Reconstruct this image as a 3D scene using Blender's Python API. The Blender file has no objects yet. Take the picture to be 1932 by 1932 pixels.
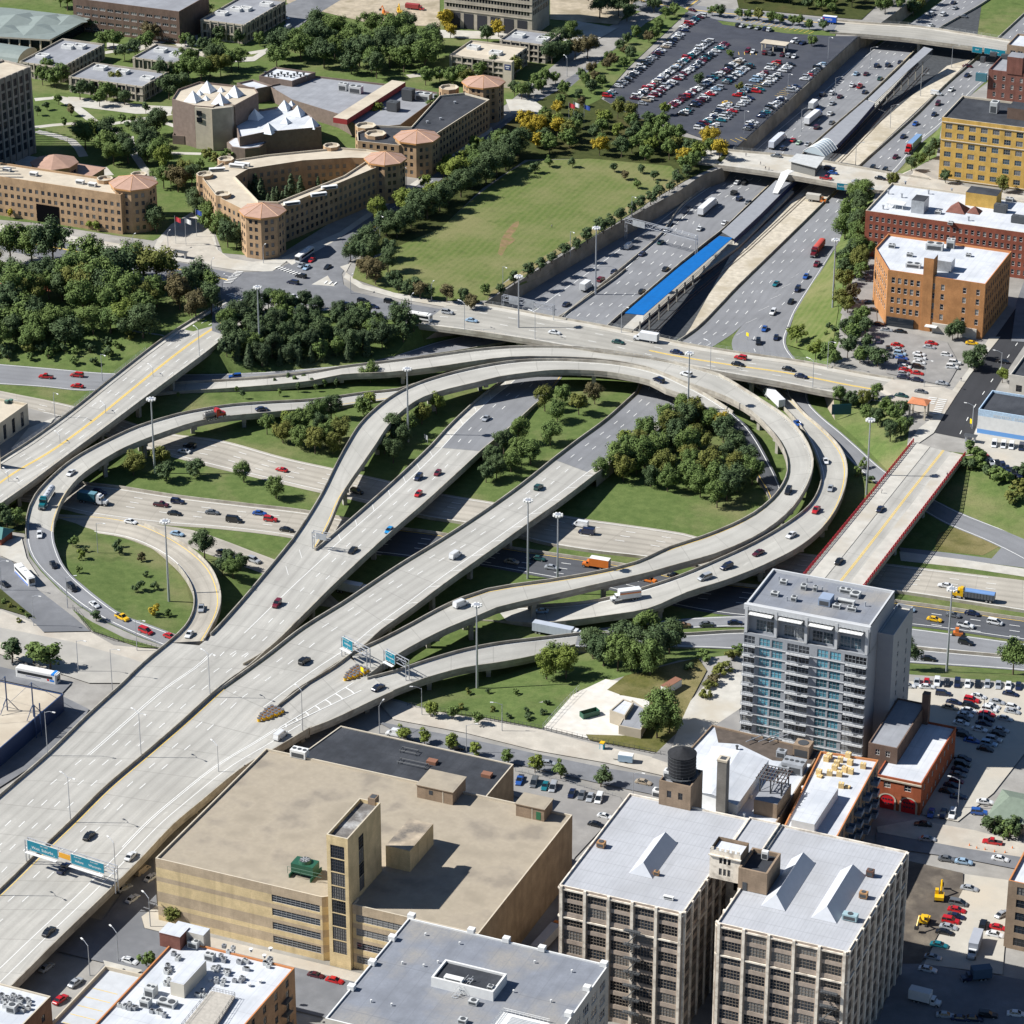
import bpy,bmesh,math,random
from math import sin,cos,tan,pi,radians,atan2,hypot,sqrt,floor,ceil
from mathutils import Vector,Matrix
from mathutils.geometry import delaunay_2d_cdt
from mathutils.bvhtree import BVHTree
V=Vector
random.seed(7)
S=bpy.context.scene
COL=S.collection
# -- camera
FPX,TILT,YAW,CAMH=6000.0,radians(25.5),radians(23.0),450.0
FWD=V((-cos(TILT)*sin(YAW),cos(TILT)*cos(YAW),-sin(TILT)))
RGT=V((cos(YAW),sin(YAW),0))
UPV=RGT.cross(FWD)
CAM=V((0,0,0))-FWD*(CAMH/sin(TILT)); CAM.z=CAMH
cd=bpy.data.cameras.new('camera'); cam=bpy.data.objects.new('camera',cd); COL.objects.link(cam)
cd.sensor_width=36; cd.lens=36*FPX/1932.0; cd.clip_start=5; cd.clip_end=8000
cam.matrix_world=Matrix.Translation(CAM)@Matrix((RGT,UPV,-FWD)).transposed().to_4x4()
S.camera=cam
# -- sky, sun, exposure
SUN_EL,SUN_AZ=radians(42),radians(22)
SDIR=V((-cos(SUN_EL)*cos(SUN_AZ),-cos(SUN_EL)*sin(SUN_AZ),sin(SUN_EL)))
wd=bpy.data.worlds.new('World'); S.world=wd; wd.use_nodes=True
nt=wd.node_tree; bg=nt.nodes['Background']
sk=nt.nodes.new('ShaderNodeTexSky'); sk.sky_type='NISHITA'; sk.sun_disc=False
sk.sun_elevation=SUN_EL; sk.sun_rotation=atan2(SDIR.x,SDIR.y); sk.air_density=1.0; sk.dust_density=0.4; sk.ozone_density=6.0
nt.links.new(sk.outputs[0],bg.inputs[0]); bg.inputs[1].default_value=0.05
sl=bpy.data.lights.new('sun','SUN'); sl.energy=4.9; sl.angle=radians(0.5); sl.color=(1.0,0.975,0.935)
so=bpy.data.objects.new('sun',sl); COL.objects.link(so)
so.rotation_euler=SDIR.to_track_quat('Z','Y').to_euler()
S.view_settings.view_transform='Standard'; S.view_settings.look='None'
S.view_settings.exposure=0.7; S.view_settings.gamma=1.0; S.view_settings.use_curve_mapping=False
S.cycles.max_bounces=5; S.cycles.diffuse_bounces=3; S.cycles.glossy_bounces=3
S.cycles.transparent_max_bounces=4; S.cycles.caustics_reflective=False; S.cycles.caustics_refractive=False
# -- places read from survey tiles, cast on to the real ground
TO={'A':(0,0),'B':(850,0),'C':(1700,0),'D':(0,850),'E':(850,850),'F':(1700,850),'G':(0,1700),'H':(850,1700),'I':(1700,1700),'O':(0,0)}
def ray(t,x,y):
 if t=='O':X,Y=x,y
 else:
  o=TO[t]; X=(o[0]+x*860/1932)*1932/2560; Y=(o[1]+y*860/1932)*1932/2560
 return(FWD*FPX+RGT*(X-966)-UPV*(Y-966)).normalized()
def W(t,x,y,z=0.0):
 d=ray(t,x,y); return CAM+d*((z-CAM.z)/d.z)
def pix(p):
 d=p-CAM; k=FPX/d.dot(FWD); return 966+d.dot(RGT)*k,966-d.dot(UPV)*k
# -- materials
MATS={}
def nodes(name):
 m=bpy.data.materials.new(name); m.use_nodes=True; MATS[name]=m
 return m,m.node_tree,m.node_tree.nodes['Principled BSDF']
def N(nt,typ,**kw):
 n=nt.nodes.new(typ)
 for k,v in kw.items():
  if k in('operation','blend_type','data_type','noise_dimensions','wave_type','bands_direction','feature','object_space','musgrave_type','distance'):setattr(n,k,v)
  else:n.inputs[k].default_value=v
 return n
def mixc(nt,fac,a,b,mode='MIX'):
 n=nt.nodes.new('ShaderNodeMix'); n.data_type='RGBA'; n.blend_type=mode
 for i,s in((0,fac),(6,a),(7,b)):
  if hasattr(s,'is_output'):nt.links.new(s,n.inputs[i])
  elif isinstance(s,(int,float)):n.inputs[i].default_value=s
  else:n.inputs[i].default_value=(*s[:3],1)
 return n.outputs[2]
def ramp(nt,src,lo,hi,a=0.0,b=1.0):
 n=nt.nodes.new('ShaderNodeMapRange'); nt.links.new(src,n.inputs[0])
 for i,v in zip((1,2,3,4),(lo,hi,a,b)):n.inputs[i].default_value=v
 return n.outputs[0]
def noise(nt,vec,scale,detail=4,rough=.55):
 n=nt.nodes.new('ShaderNodeTexNoise'); n.inputs['Scale'].default_value=scale; n.inputs['Detail'].default_value=detail; n.inputs['Roughness'].default_value=rough
 if vec is not None:nt.links.new(vec,n.inputs['Vector'])
 return n.outputs[0]
def geo(nt):
 return nt.nodes.new('ShaderNodeNewGeometry').outputs['Position']
def scaled(nt,vec,s):
 n=nt.nodes.new('ShaderNodeVectorMath'); n.operation='MULTIPLY'; nt.links.new(vec,n.inputs[0]); n.inputs[1].default_value=s
 return n.outputs[0]
def mat(name,col,rough=.85,var=.18,scale=.25,metal=0.0,col2=None,big=None,bump=0.0,spec=.3,seam=None):
 if name in MATS:return MATS[name]
 m,t,b=nodes(name)
 b.inputs['Roughness'].default_value=rough; b.inputs['Metallic'].default_value=metal; b.inputs['Specular IOR Level'].default_value=spec
 p=geo(t)
 dark=tuple(c*(1-var)for c in col); lite=tuple(min(1,c*(1+var*.8))for c in col)
 c=mixc(t,ramp(t,noise(t,p,scale,5),.3,.7),dark,lite)
 if col2 is not None:
  c=mixc(t,ramp(t,noise(t,p,big or scale*.2,4),.48,.66),c,col2)
 fine=noise(t,p,scale*9,2)
 c=mixc(t,ramp(t,fine,.3,.75,.0,.5),c,dark,'MIX')
 if seam:
  s=t.nodes.new('ShaderNodeSeparateXYZ'); t.links.new(p,s.inputs[0])
  for ax,per,k in((0,seam,.26),(1,seam*5.3,.5)):
   a=t.nodes.new('ShaderNodeMath'); a.operation='PINGPONG'; t.links.new(s.outputs[ax],a.inputs[0]); a.inputs[1].default_value=per/2
   c=mixc(t,ramp(t,a.outputs[0],.06,.16,k,0),c,tuple(x*.62 for x in col))
  c=mixc(t,ramp(t,noise(t,scaled(t,p,(.35,.05,1)),1.0,4),.5,.75,0,.35),c,tuple(x*.6 for x in col))
 t.links.new(c,b.inputs['Base Color'])
 return m
def paint(name,col,rough=.35,metal=0.0,coat=0.0,spec=.5):
 if name in MATS:return MATS[name]
 m,t,b=nodes(name)
 b.inputs['Base Color'].default_value=(*col,1); b.inputs['Roughness'].default_value=rough
 b.inputs['Metallic'].default_value=metal; b.inputs['Coat Weight'].default_value=coat; b.inputs['Specular IOR Level'].default_value=spec
 return m
def glass(name,col,rough=.08,vary=.6,blinds=True):
 if name in MATS:return MATS[name]
 m,t,b=nodes(name)
 oi=t.nodes.new('ShaderNodeObjectInfo')
 c=mixc(t,ramp(t,oi.outputs['Random'],0,1,0,1),tuple(x*(1-vary)for x in col),tuple(min(1,x*(1+vary))for x in col))
 wn=t.nodes.new('ShaderNodeTexWhiteNoise'); wn.noise_dimensions='1D'; t.links.new(oi.outputs['Random'],wn.inputs['W'])
 c=mixc(t,ramp(t,wn.outputs['Value'],.72,.74,0,.75),c,(.23,.225,.21))if blinds else c
 t.links.new(c,b.inputs['Base Color']); b.inputs['Roughness'].default_value=rough; b.inputs['Specular IOR Level'].default_value=.6
 return m
# -- mesh building
class MB:
 def __init__(s):s.v=[]; s.f=[]; s.m=[]; s.mats=[]; s.uv=None
 def mi(s,m):
  if m not in s.mats:s.mats.append(m)
  return s.mats.index(m)
 def face(s,pts,m):
  i=len(s.v); s.v+=[tuple(p)for p in pts]; s.f.append(tuple(range(i,i+len(pts)))); s.m.append(s.mi(m))
 def prism(s,poly,z0,z1,m,top=None,bottom=False):
  a=sum(poly[i][0]*poly[(i+1)%len(poly)][1]-poly[(i+1)%len(poly)][0]*poly[i][1]for i in range(len(poly)))
  if a<0:poly=poly[::-1]
  n=len(poly); i=len(s.v)
  s.v+=[(p[0],p[1],z0)for p in poly]+[(p[0],p[1],z1)for p in poly]
  k=s.mi(m)
  for j in range(n):
   s.f.append((i+j,i+(j+1)%n,i+n+(j+1)%n,i+n+j)); s.m.append(k)
  s.f.append(tuple(i+n+j for j in range(n))); s.m.append(s.mi(top or m))
  if bottom:s.f.append(tuple(i+n-1-j for j in range(n))); s.m.append(k)
 def box(s,c,d,m,rz=0.0,top=None):
  x,y=d[0]/2,d[1]/2; cr,sr=cos(rz),sin(rz)
  poly=[(c[0]+a*cr-b*sr,c[1]+a*sr+b*cr)for a,b in((-x,-y),(x,-y),(x,y),(-x,y))]
  s.prism(poly,c[2],c[2]+d[2],m,top,True)
 def cyl(s,c,r,h,m,n=10,r2=None,top=None):
  r2=r if r2 is None else r2; i=len(s.v); k=s.mi(m)
  for q in range(n):a=2*pi*q/n; s.v.append((c[0]+r*cos(a),c[1]+r*sin(a),c[2]))
  if r2>1e-4:
   for q in range(n):a=2*pi*q/n; s.v.append((c[0]+r2*cos(a),c[1]+r2*sin(a),c[2]+h))
   for q in range(n):s.f.append((i+q,i+(q+1)%n,i+n+(q+1)%n,i+n+q)); s.m.append(k)
   s.f.append(tuple(i+n+q for q in range(n))); s.m.append(s.mi(top or m))
  else:
   s.v.append((c[0],c[1],c[2]+h))
   for q in range(n):s.f.append((i+q,i+(q+1)%n,i+n)); s.m.append(k)
  s.f.append(tuple(i+n-1-q for q in range(n))); s.m.append(k)
 def tube(s,a,b,r,m,n=6,r2=None):
  a=V(a); b=V(b); d=(b-a); q=d.to_track_quat('Z','Y'); r2=r if r2 is None else r2
  i=len(s.v); k=s.mi(m)
  for p,rr in((a,r),(b,r2)):
   for j in range(n):
    t=2*pi*j/n; s.v.append(tuple(p+q@V((rr*cos(t),rr*sin(t),0))))
  for j in range(n):s.f.append((i+j,i+(j+1)%n,i+n+(j+1)%n,i+n+j)); s.m.append(k)
  s.f.append(tuple(i+n-1-j for j in range(n))); s.m.append(k); s.f.append(tuple(i+n+j for j in range(n))); s.m.append(k)
 def mesh(s,name,smooth=False):
  me=bpy.data.meshes.new(name); me.from_pydata(s.v,[],s.f)
  for m in s.mats:me.materials.append(m)
  me.polygons.foreach_set('material_index',s.m)
  if s.uv:
   l=me.uv_layers.new(name='uv')
   vi=[0]*len(me.loops); me.loops.foreach_get('vertex_index',vi)
   fl=[]
   for q in vi:fl+=s.uv[q]
   l.data.foreach_set('uv',fl)
  if smooth:me.polygons.foreach_set('use_smooth',[True]*len(me.polygons))
  me.update(); return me
 def build(s,name,parent=None,**kw):return ob(name,s.mesh(name,kw.pop('smooth',False)),parent,**kw)
def ob(name,data,parent=None,loc=None,rz=None,kind=None):
 o=bpy.data.objects.new(name,data); COL.objects.link(o)
 if loc is not None:o.location=loc
 if rz is not None:o.rotation_euler=(0,0,rz)
 if parent is not None:o.parent=parent
 if kind:o['kind']=kind
 return o
def tag(o,label,cat,group=None):
 o['label']=label; o['category']=cat
 if group:o['group']=group
 return o
def thing(name,label,cat,loc=(0,0,0),rz=0.0,group=None):
 return tag(ob(name,None,None,loc,rz),label,cat,group)
def local(pts,o):
 q=Matrix.Rotation(-o.rotation_euler.z,4,'Z')@Matrix.Translation(-V(o.location)); return[q@V(p)for p in pts]
ORD=['first','second','third','fourth','fifth','sixth','seventh','eighth','ninth','tenth','eleventh','twelfth','thirteenth','fourteenth','fifteenth','sixteenth','seventeenth','eighteenth','nineteenth','twentieth']
for q in range(1,10):ORD.append('twenty-'+ORD[q-1])
ORD.append('thirtieth')
for q in range(1,10):ORD.append('thirty-'+ORD[q-1])
def spline(pts,step=4.0):
 """points (tuples of any length) -> Catmull-Rom through them, roughly every step metres (first three numbers are a place)"""
 n=len(pts)
 if n==2:k=max(1,int((V(pts[0][:3])-V(pts[1][:3])).length/step)); return[tuple(a+(b-a)*i/k for a,b in zip(*pts))for i in range(k+1)]
 out=[]
 for i in range(n-1):
  p0,p1,p2,p3=pts[max(i-1,0)],pts[i],pts[i+1],pts[min(i+2,n-1)]
  k=max(1,int((V(p1[:3])-V(p2[:3])).length/step))
  d=[max(1e-3,(V(a[:3])-V(b[:3])).length**.5)for a,b in((p0,p1),(p1,p2),(p2,p3))]
  if i==0:d[0]=d[1]
  if i==n-2:d[2]=d[1]
  for j in range(k):
   t=j/k; r=[]
   for a,b,c,e in zip(p0,p1,p2,p3):
    m1=(c-b)+d[1]*((b-a)/d[0]-(c-a)/(d[0]+d[1])); m2=(c-b)+d[1]*((e-c)/d[2]-(e-b)/(d[1]+d[2]))
    if i==0:m1=c-b
    if i==n-2:m2=c-b
    r.append((2*t**3-3*t*t+1)*b+(t**3-2*t*t+t)*m1+(-2*t**3+3*t*t)*c+(t**3-t*t)*m2)
   out.append(tuple(r))
 out.append(tuple(pts[-1])); return out
# -- surfaces
concrete_road=None
def roadmat(name,col,lane=3.66,streak=.22,joints=.25,wear=.16,rough=.9):
 """u = metres across, v = metres along: wheel and oil tracks, joints, blotches"""
 m,t,b=nodes(name); b.inputs['Roughness'].default_value=rough; b.inputs['Specular IOR Level'].default_value=.25
 uv=t.nodes.new('ShaderNodeUVMap').outputs[0]
 sx=t.nodes.new('ShaderNodeSeparateXYZ'); t.links.new(uv,sx.inputs[0])
 def mth(op,a,b_=None):
  n=t.nodes.new('ShaderNodeMath'); n.operation=op
  for i,s in((0,a),(1,b_)):
   if s is None:continue
   if hasattr(s,'is_output'):t.links.new(s,n.inputs[i])
   else:n.inputs[i].default_value=s
  return n.outputs[0]
 p=geo(t)
 base=mixc(t,ramp(t,noise(t,p,.06,5),.3,.7),tuple(c*(1-wear)for c in col),tuple(c*(1+wear*.7)for c in col))
 cmb=t.nodes.new('ShaderNodeCombineXYZ')
 for i_,dv in((0,lane),(1,15.0)):t.links.new(mth('FLOOR',mth('DIVIDE',sx.outputs[i_],dv)),cmb.inputs[i_])
 wn=t.nodes.new('ShaderNodeTexWhiteNoise'); t.links.new(cmb.outputs[0],wn.inputs['Vector'])
 if joints:base=mixc(t,ramp(t,wn.outputs['Value'],0,1,0,.2),base,tuple(c*.55 for c in col))
 ph=mth('FRACT',mth('DIVIDE',sx.outputs[0],lane))
 band=ramp(t,mth('ABSOLUTE',mth('SUBTRACT',ph,.5)),.04,.36,1,0)
 st=noise(t,scaled(t,uv,(.9,.012,1)),1.0,4)
 band=mth('MULTIPLY',band,ramp(t,st,.3,.75,.15,1))
 c=mixc(t,mth('MULTIPLY',band,streak),base,tuple(x*.35 for x in col))
 c=mixc(t,ramp(t,noise(t,scaled(t,uv,(2.6,.02,1)),1.0,3),.5,.8,0,streak*.9),c,tuple(x*.45 for x in col))
 pv=noise(t,scaled(t,uv,(.28,.045,1)),1.0,2)
 c=mixc(t,ramp(t,pv,.66,.675,0,.3),c,tuple(x*.6 for x in col)); c=mixc(t,ramp(t,noise(t,scaled(t,uv,(.2,.06,1)),1.3,2),.70,.71,0,.35),c,tuple(min(1,x*1.35)for x in col))
 if joints:
  jf=mth('FRACT',mth('DIVIDE',sx.outputs[1],15.0))
  j=ramp(t,jf,.018,.022,1,0)
  c=mixc(t,mth('MULTIPLY',j,joints),c,tuple(x*.4 for x in col))
 c=mixc(t,ramp(t,noise(t,p,1.7,3),.35,.75,0,.22),c,tuple(x*.55 for x in col))
 t.links.new(c,b.inputs['Base Color']); return m
R_conc=roadmat('road_concrete',(.425,.412,.375),streak=.36,joints=.4)
R_ramp=roadmat('road_ramp_concrete',(.43,.418,.378),lane=5.0,streak=.24,joints=.4)
R_tan=roadmat('road_tan_concrete',(.40,.37,.315),streak=.46,wear=.2)
R_grey=roadmat('road_grey_asphalt',(.215,.22,.23),streak=.18,joints=0)
R_dark=roadmat('road_dark_asphalt',(.085,.09,.10),streak=.25,joints=0)
R_black=roadmat('road_fresh_asphalt',(.040,.041,.045),streak=.15,joints=0)
R_strt=roadmat('road_street',(.37,.355,.315),streak=.3,joints=.1)
R_strtA=roadmat('road_street_asphalt',(.16,.165,.18),streak=.25,joints=0)
M_par=mat('parapet_concrete',(.40,.37,.31),var=.25,scale=.5,col2=(.24,.21,.17),big=.15)
M_gird=mat('girder_concrete',(.34,.31,.26),var=.3,scale=.4,col2=(.2,.18,.15),big=.2)
M_pier=mat('pier_concrete',(.33,.31,.27),var=.25,scale=.4)
M_white=mat('road_paint_white',(.72,.72,.69),var=.12,scale=1.2,rough=.7)
M_yel=mat('road_paint_yellow',(.72,.50,.10),var=.15,scale=1.0,rough=.7)
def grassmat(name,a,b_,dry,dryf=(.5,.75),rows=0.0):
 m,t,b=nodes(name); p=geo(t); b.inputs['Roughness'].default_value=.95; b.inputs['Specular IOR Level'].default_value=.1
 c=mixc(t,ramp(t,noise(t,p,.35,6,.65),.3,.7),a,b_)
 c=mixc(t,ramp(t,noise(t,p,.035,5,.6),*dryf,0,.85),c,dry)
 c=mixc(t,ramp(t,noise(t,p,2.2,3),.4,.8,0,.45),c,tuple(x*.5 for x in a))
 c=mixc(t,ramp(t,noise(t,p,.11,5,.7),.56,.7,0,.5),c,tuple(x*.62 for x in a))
 if rows:
  wv=t.nodes.new('ShaderNodeTexWave'); wv.inputs['Scale'].default_value=rows; wv.inputs['Distortion'].default_value=5; wv.inputs['Detail Scale'].default_value=.3; t.links.new(p,wv.inputs[0]); c=mixc(t,ramp(t,wv.outputs['Fac'],0,1,0,.22),c,dry)
 t.links.new(c,b.inputs['Base Color']); return m
M_grass=grassmat('grass',(.078,.118,.034),(.130,.172,.055),(.22,.20,.10))
M_lawn=grassmat('lawn_grass',(.088,.130,.034),(.135,.168,.050),(.205,.195,.090),(.42,.66),rows=.12)
M_rough=grassmat('rough_grass',(.075,.085,.022),(.125,.120,.035),(.24,.20,.10),(.4,.6))
M_pave=mat('pavement_light',(.47,.45,.40),var=.16,scale=.3,col2=(.40,.36,.29),big=.06)
M_ground=mat('city_ground',(.30,.288,.265),var=.2,scale=.2,col2=(.2,.19,.17),big=.04)
M_dirt=mat('dirt',(.40,.34,.25),var=.25,scale=.3,col2=(.25,.21,.14),big=.1)
M_gravel=mat('gravel',(.50,.45,.36),var=.25,scale=.5,col2=(.36,.31,.22),big=.08)
M_wall=mat('retaining_wall_concrete',(.33,.28,.215),var=.28,scale=.22,col2=(.19,.16,.12),big=.12)
M_ballast=mat('ballast',(.06,.065,.07),var=.3,scale=.6)
# -- the land: street level at 0, the expressway cut at about -6.5
def P3(items):return[W(t,x,y,z)for t,x,y,z in items]
def q0(s,z=0.0):
 """'A12,34 B5,6;-3' -> points; ;z overrides"""
 out=[]
 for w in s.split():
  zz=z
  if ';' in w:w,k=w.split(';'); zz=float(k)
  t=w[0]; x,y=w[1:].split(','); out.append(W(t,float(x),float(y),zz))
 return out
far=420.0
def ext(p,dx,dy):return V((p.x+dx,p.y+dy,p.z))
cw=q0('C1040,190')[0]
top=[ext(cw,25,far),ext(cw,3,40),cw]+q0('C1010,198 C860,335 C720,468 C440,718 C300,845 C245,938 C120,985 C0,1068 B1500,1288 B1150,1490 B810,1700')
nwall=len(top)
top+=q0('B640,1790 B440,1830 B0,1735 A1560,1700 A1400,1730 A1345,1790 D1250,-15 D1150,55 D905,-25 A600,1845 A300,1800 A0,1765 A-700,1640')
bot=[V((p.x+.7,p.y-(30 if i==0 else.1),-6.5))for i,p in enumerate(top[:nwall])]
bot+=[V((p.x+.7,p.y+.1,-6.5))for p in q0('B640,1790')]+q0('B480,1905;-5 E480,30 E300,95 E100,140 D1909,150 D1500,183 D1180,185 D900,185 D600,180 D300,158 D0,132 D-640,50',-6.5)
top+=q0('D-700,1040 D-50,960 D120,985 D140,1100 D165,1215 D230,1300 D330,1400 D450,1500 D600,1590 D760,1662 D930,1725 H330,112 H520,172 H800,218 H1140,278 H1340,60 E1560,1899 F-10,1800 F300,1768 F700,1810 F1215,1872 F1932,1928 F2700,2040')
bot+=q0('D-640,990 D-50,930')+q0('D150,950;-6.5 D320,985;-6.5 D315,1070;-6 D330,1190;-3 D380,1290;-1 D450,1368;-.5 D700,1552;-.3 D940,1662;-.4 D1060,1645;-1.5 E420,1850;-4 E720,1862;-4 E900,1837;-4.5 E1100,1790;-5 E1320,1738;-5.5 F0,1742;-5.5 F340,1748;-5.5 F700,1782;-5.5 F1220,1818;-5.5 F1932,1864;-5.5 F2600,1945;-5.5')
bot[nwall+13:nwall+15]=[V((p.x,p.y,-6.5))for p in bot[nwall+13:nwall+15]]
top+=q0('F2700,930 F1932,762 F1660,642 F1275,600 F1290,470 F1100,315 F860,290 F835,140 C890,1925 C900,1800 C960,1600 C1030,1400 C1045,1250 C1100,1080 C1190,1010 C1290,960 C1440,880 C1470,700 C1640,530 C1932,300')
top.append(ext(top[-1],60,far))
bot+=q0('F2600,1255 F1932,1122 F1640,1000 F1440,908 F1180,748 F1000,562 F870,450 F830,385 F790,250 F770,160 C640,1932 C640,1770 C740,1600 C860,1420 C945,1240 C985,1110 C1180,1012 C1300,905 C1460,735 C1600,590 C1932,330',-6.5)
bot.append(ext(bot[-1],0,far-60))
isl_top=q0('D-260,292 D-60,322 D335,430 D430,500 D-60,800 D-260,880'); isl_bot=[V((p.x,p.y,-6.5))for p in isl_top]
c0=V((sum(p.x for p in isl_top)/6,sum(p.y for p in isl_top)/6,0)); isl_bot=[p+(p-c0).normalized()*.5 for p in isl_bot]
for p in isl_bot:p.z=-6.5
extra=q0('D500,1085;-6 D850,1178;-4 D1040,1345;-2.8 D1078,1500;-1.6 D700,1300;-2.5 D560,1200;-3.2 D1250,1560;-4.5 D1400,1450;-6.2')
BIG=1500.0
frame=[V((a,b,0))for a,b in((-BIG,-900),(BIG,-900),(BIG,2600),(-BIG,2600))]
TV=[]; TE=[]
def addloop(pts,close=True):
 i=len(TV); TV.extend(pts); n=len(pts)
 TE.extend((i+k,i+(k+1)%n)for k in range(n if close else n-1))
for l in(frame,top,bot,isl_top,isl_bot):addloop(l)
for l in('D600,432 D930,508 D1240,550 D1600,648 D1900,710 E300,778 E580,848 E870,893 E1120,938 E1380,988 E1620,1020 E1932,1068 F150,1098 F560,1165','D600,1030 D690,1042 D870,1106 D1000,1142 D1130,1202 D1290,1258 D1480,1326 D1650,1402 E0,1500','E230,1222 E520,1252 E820,1292 E1080,1338 E1500,1422 F-100,1502 F300,1572 F1230,1622 F1900,1712'):
 addloop(q0(l,-6.5),False)
TV+=extra
o2,oe,of,ov,_,_=delaunay_2d_cdt([V((p.x,p.y))for p in TV],TE,[],0,1e-4)
tz=[]
for p,org in zip(o2,ov):
 if org:tz.append(TV[org[0]].z)
 else:
  best=min(((V((p.x,p.y))-V((TV[a].x,TV[a].y))-(V((TV[b].x,TV[b].y))-V((TV[a].x,TV[a].y)))*max(0,min(1,(V((p.x,p.y))-V((TV[a].x,TV[a].y))).dot(V((TV[b].x-TV[a].x,TV[b].y-TV[a].y)))/max(1e-6,(TV[b]-TV[a]).xy.length_squared)))).length,a,b)for a,b in TE)
  a,b=TV[best[1]],TV[best[2]]; L=max(1e-6,(b-a).xy.length); tz.append(a.z+(b.z-a.z)*max(0,min(1,(V((p.x,p.y))-a.xy).length/L)))
tv=[(p.x,p.y,z)for p,z in zip(o2,tz)]
tf=[tuple(f)for f in of]
me=bpy.data.meshes.new('ground'); me.from_pydata(tv,[],tf)
me.materials.append(M_ground); me.materials.append(M_grass); me.materials.append(M_wall)
for pl in me.polygons:
 zz=[tv[i][2]for i in pl.vertices]
 pl.material_index=0 if min(zz)>-.25 else(2 if pl.normal.z<.35 else 1)
ob('ground',me,kind='structure')
LAND=BVHTree.FromPolygons(tv,tf)
def zt(x,y):
 h=LAND.ray_cast(V((x,y,50)),V((0,0,-1))); return h[0].z if h[0]else 0.0
def g(t,x,y,tree=None):
 d=ray(t,x,y); h=(tree or LAND).ray_cast(CAM,d)
 return h[0]if h[0]else W(t,x,y,0)
def gs(s):
 out=[]
 for w in s.split():x,y=w[1:].split(','); out.append(g(w[0],float(x),float(y)))
 return out
LAYER=[0]
def patch(name,s,m,dz=None,smooth=0,kind='structure',grid=7.0,z=None,mel=False):
 """a sheet of ground cover lying a few millimetres above the land"""
 pts=q0(s,z)if z is not None else(gs(s)if isinstance(s,str)else s)
 if smooth:pts=[V(p[:3])for p in spline([tuple(p)for p in pts+[pts[0]]],smooth)][:-1]
 if dz is None:LAYER[0]+=1; dz=.03+.004*LAYER[0]
 bnd=[]
 for i,p in enumerate(pts):
  q=pts[(i+1)%len(pts)]; k=max(1,int((q-p).xy.length/grid))
  bnd+=[p.xy.lerp(q.xy,j/k)for j in range(k)]
 vs=[V((p.x,p.y))for p in bnd]; n=len(vs)
 xs=[p.x for p in vs]; ys=[p.y for p in vs]
 if z is None and(max(xs)-min(xs))*(max(ys)-min(ys))<250000:
  x=min(xs)
  while x<max(xs):
   y=min(ys)
   while y<max(ys):vs.append(V((x+.013,y+.017))); y+=grid
   x+=grid
 r=delaunay_2d_cdt(vs,[],[list(range(n))],1,1e-4)
 if z is None:vv=[(p.x,p.y,zt(p.x,p.y)+dz)for p in r[0]]
 else:vv=[(p.x,p.y,z+dz)for p in r[0]]
 b=MB(); b.v=vv; b.f=[tuple(f)for f in r[2]]; b.m=[b.mi(m)]*len(b.f)
 return b.build(name,kind=kind)
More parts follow.
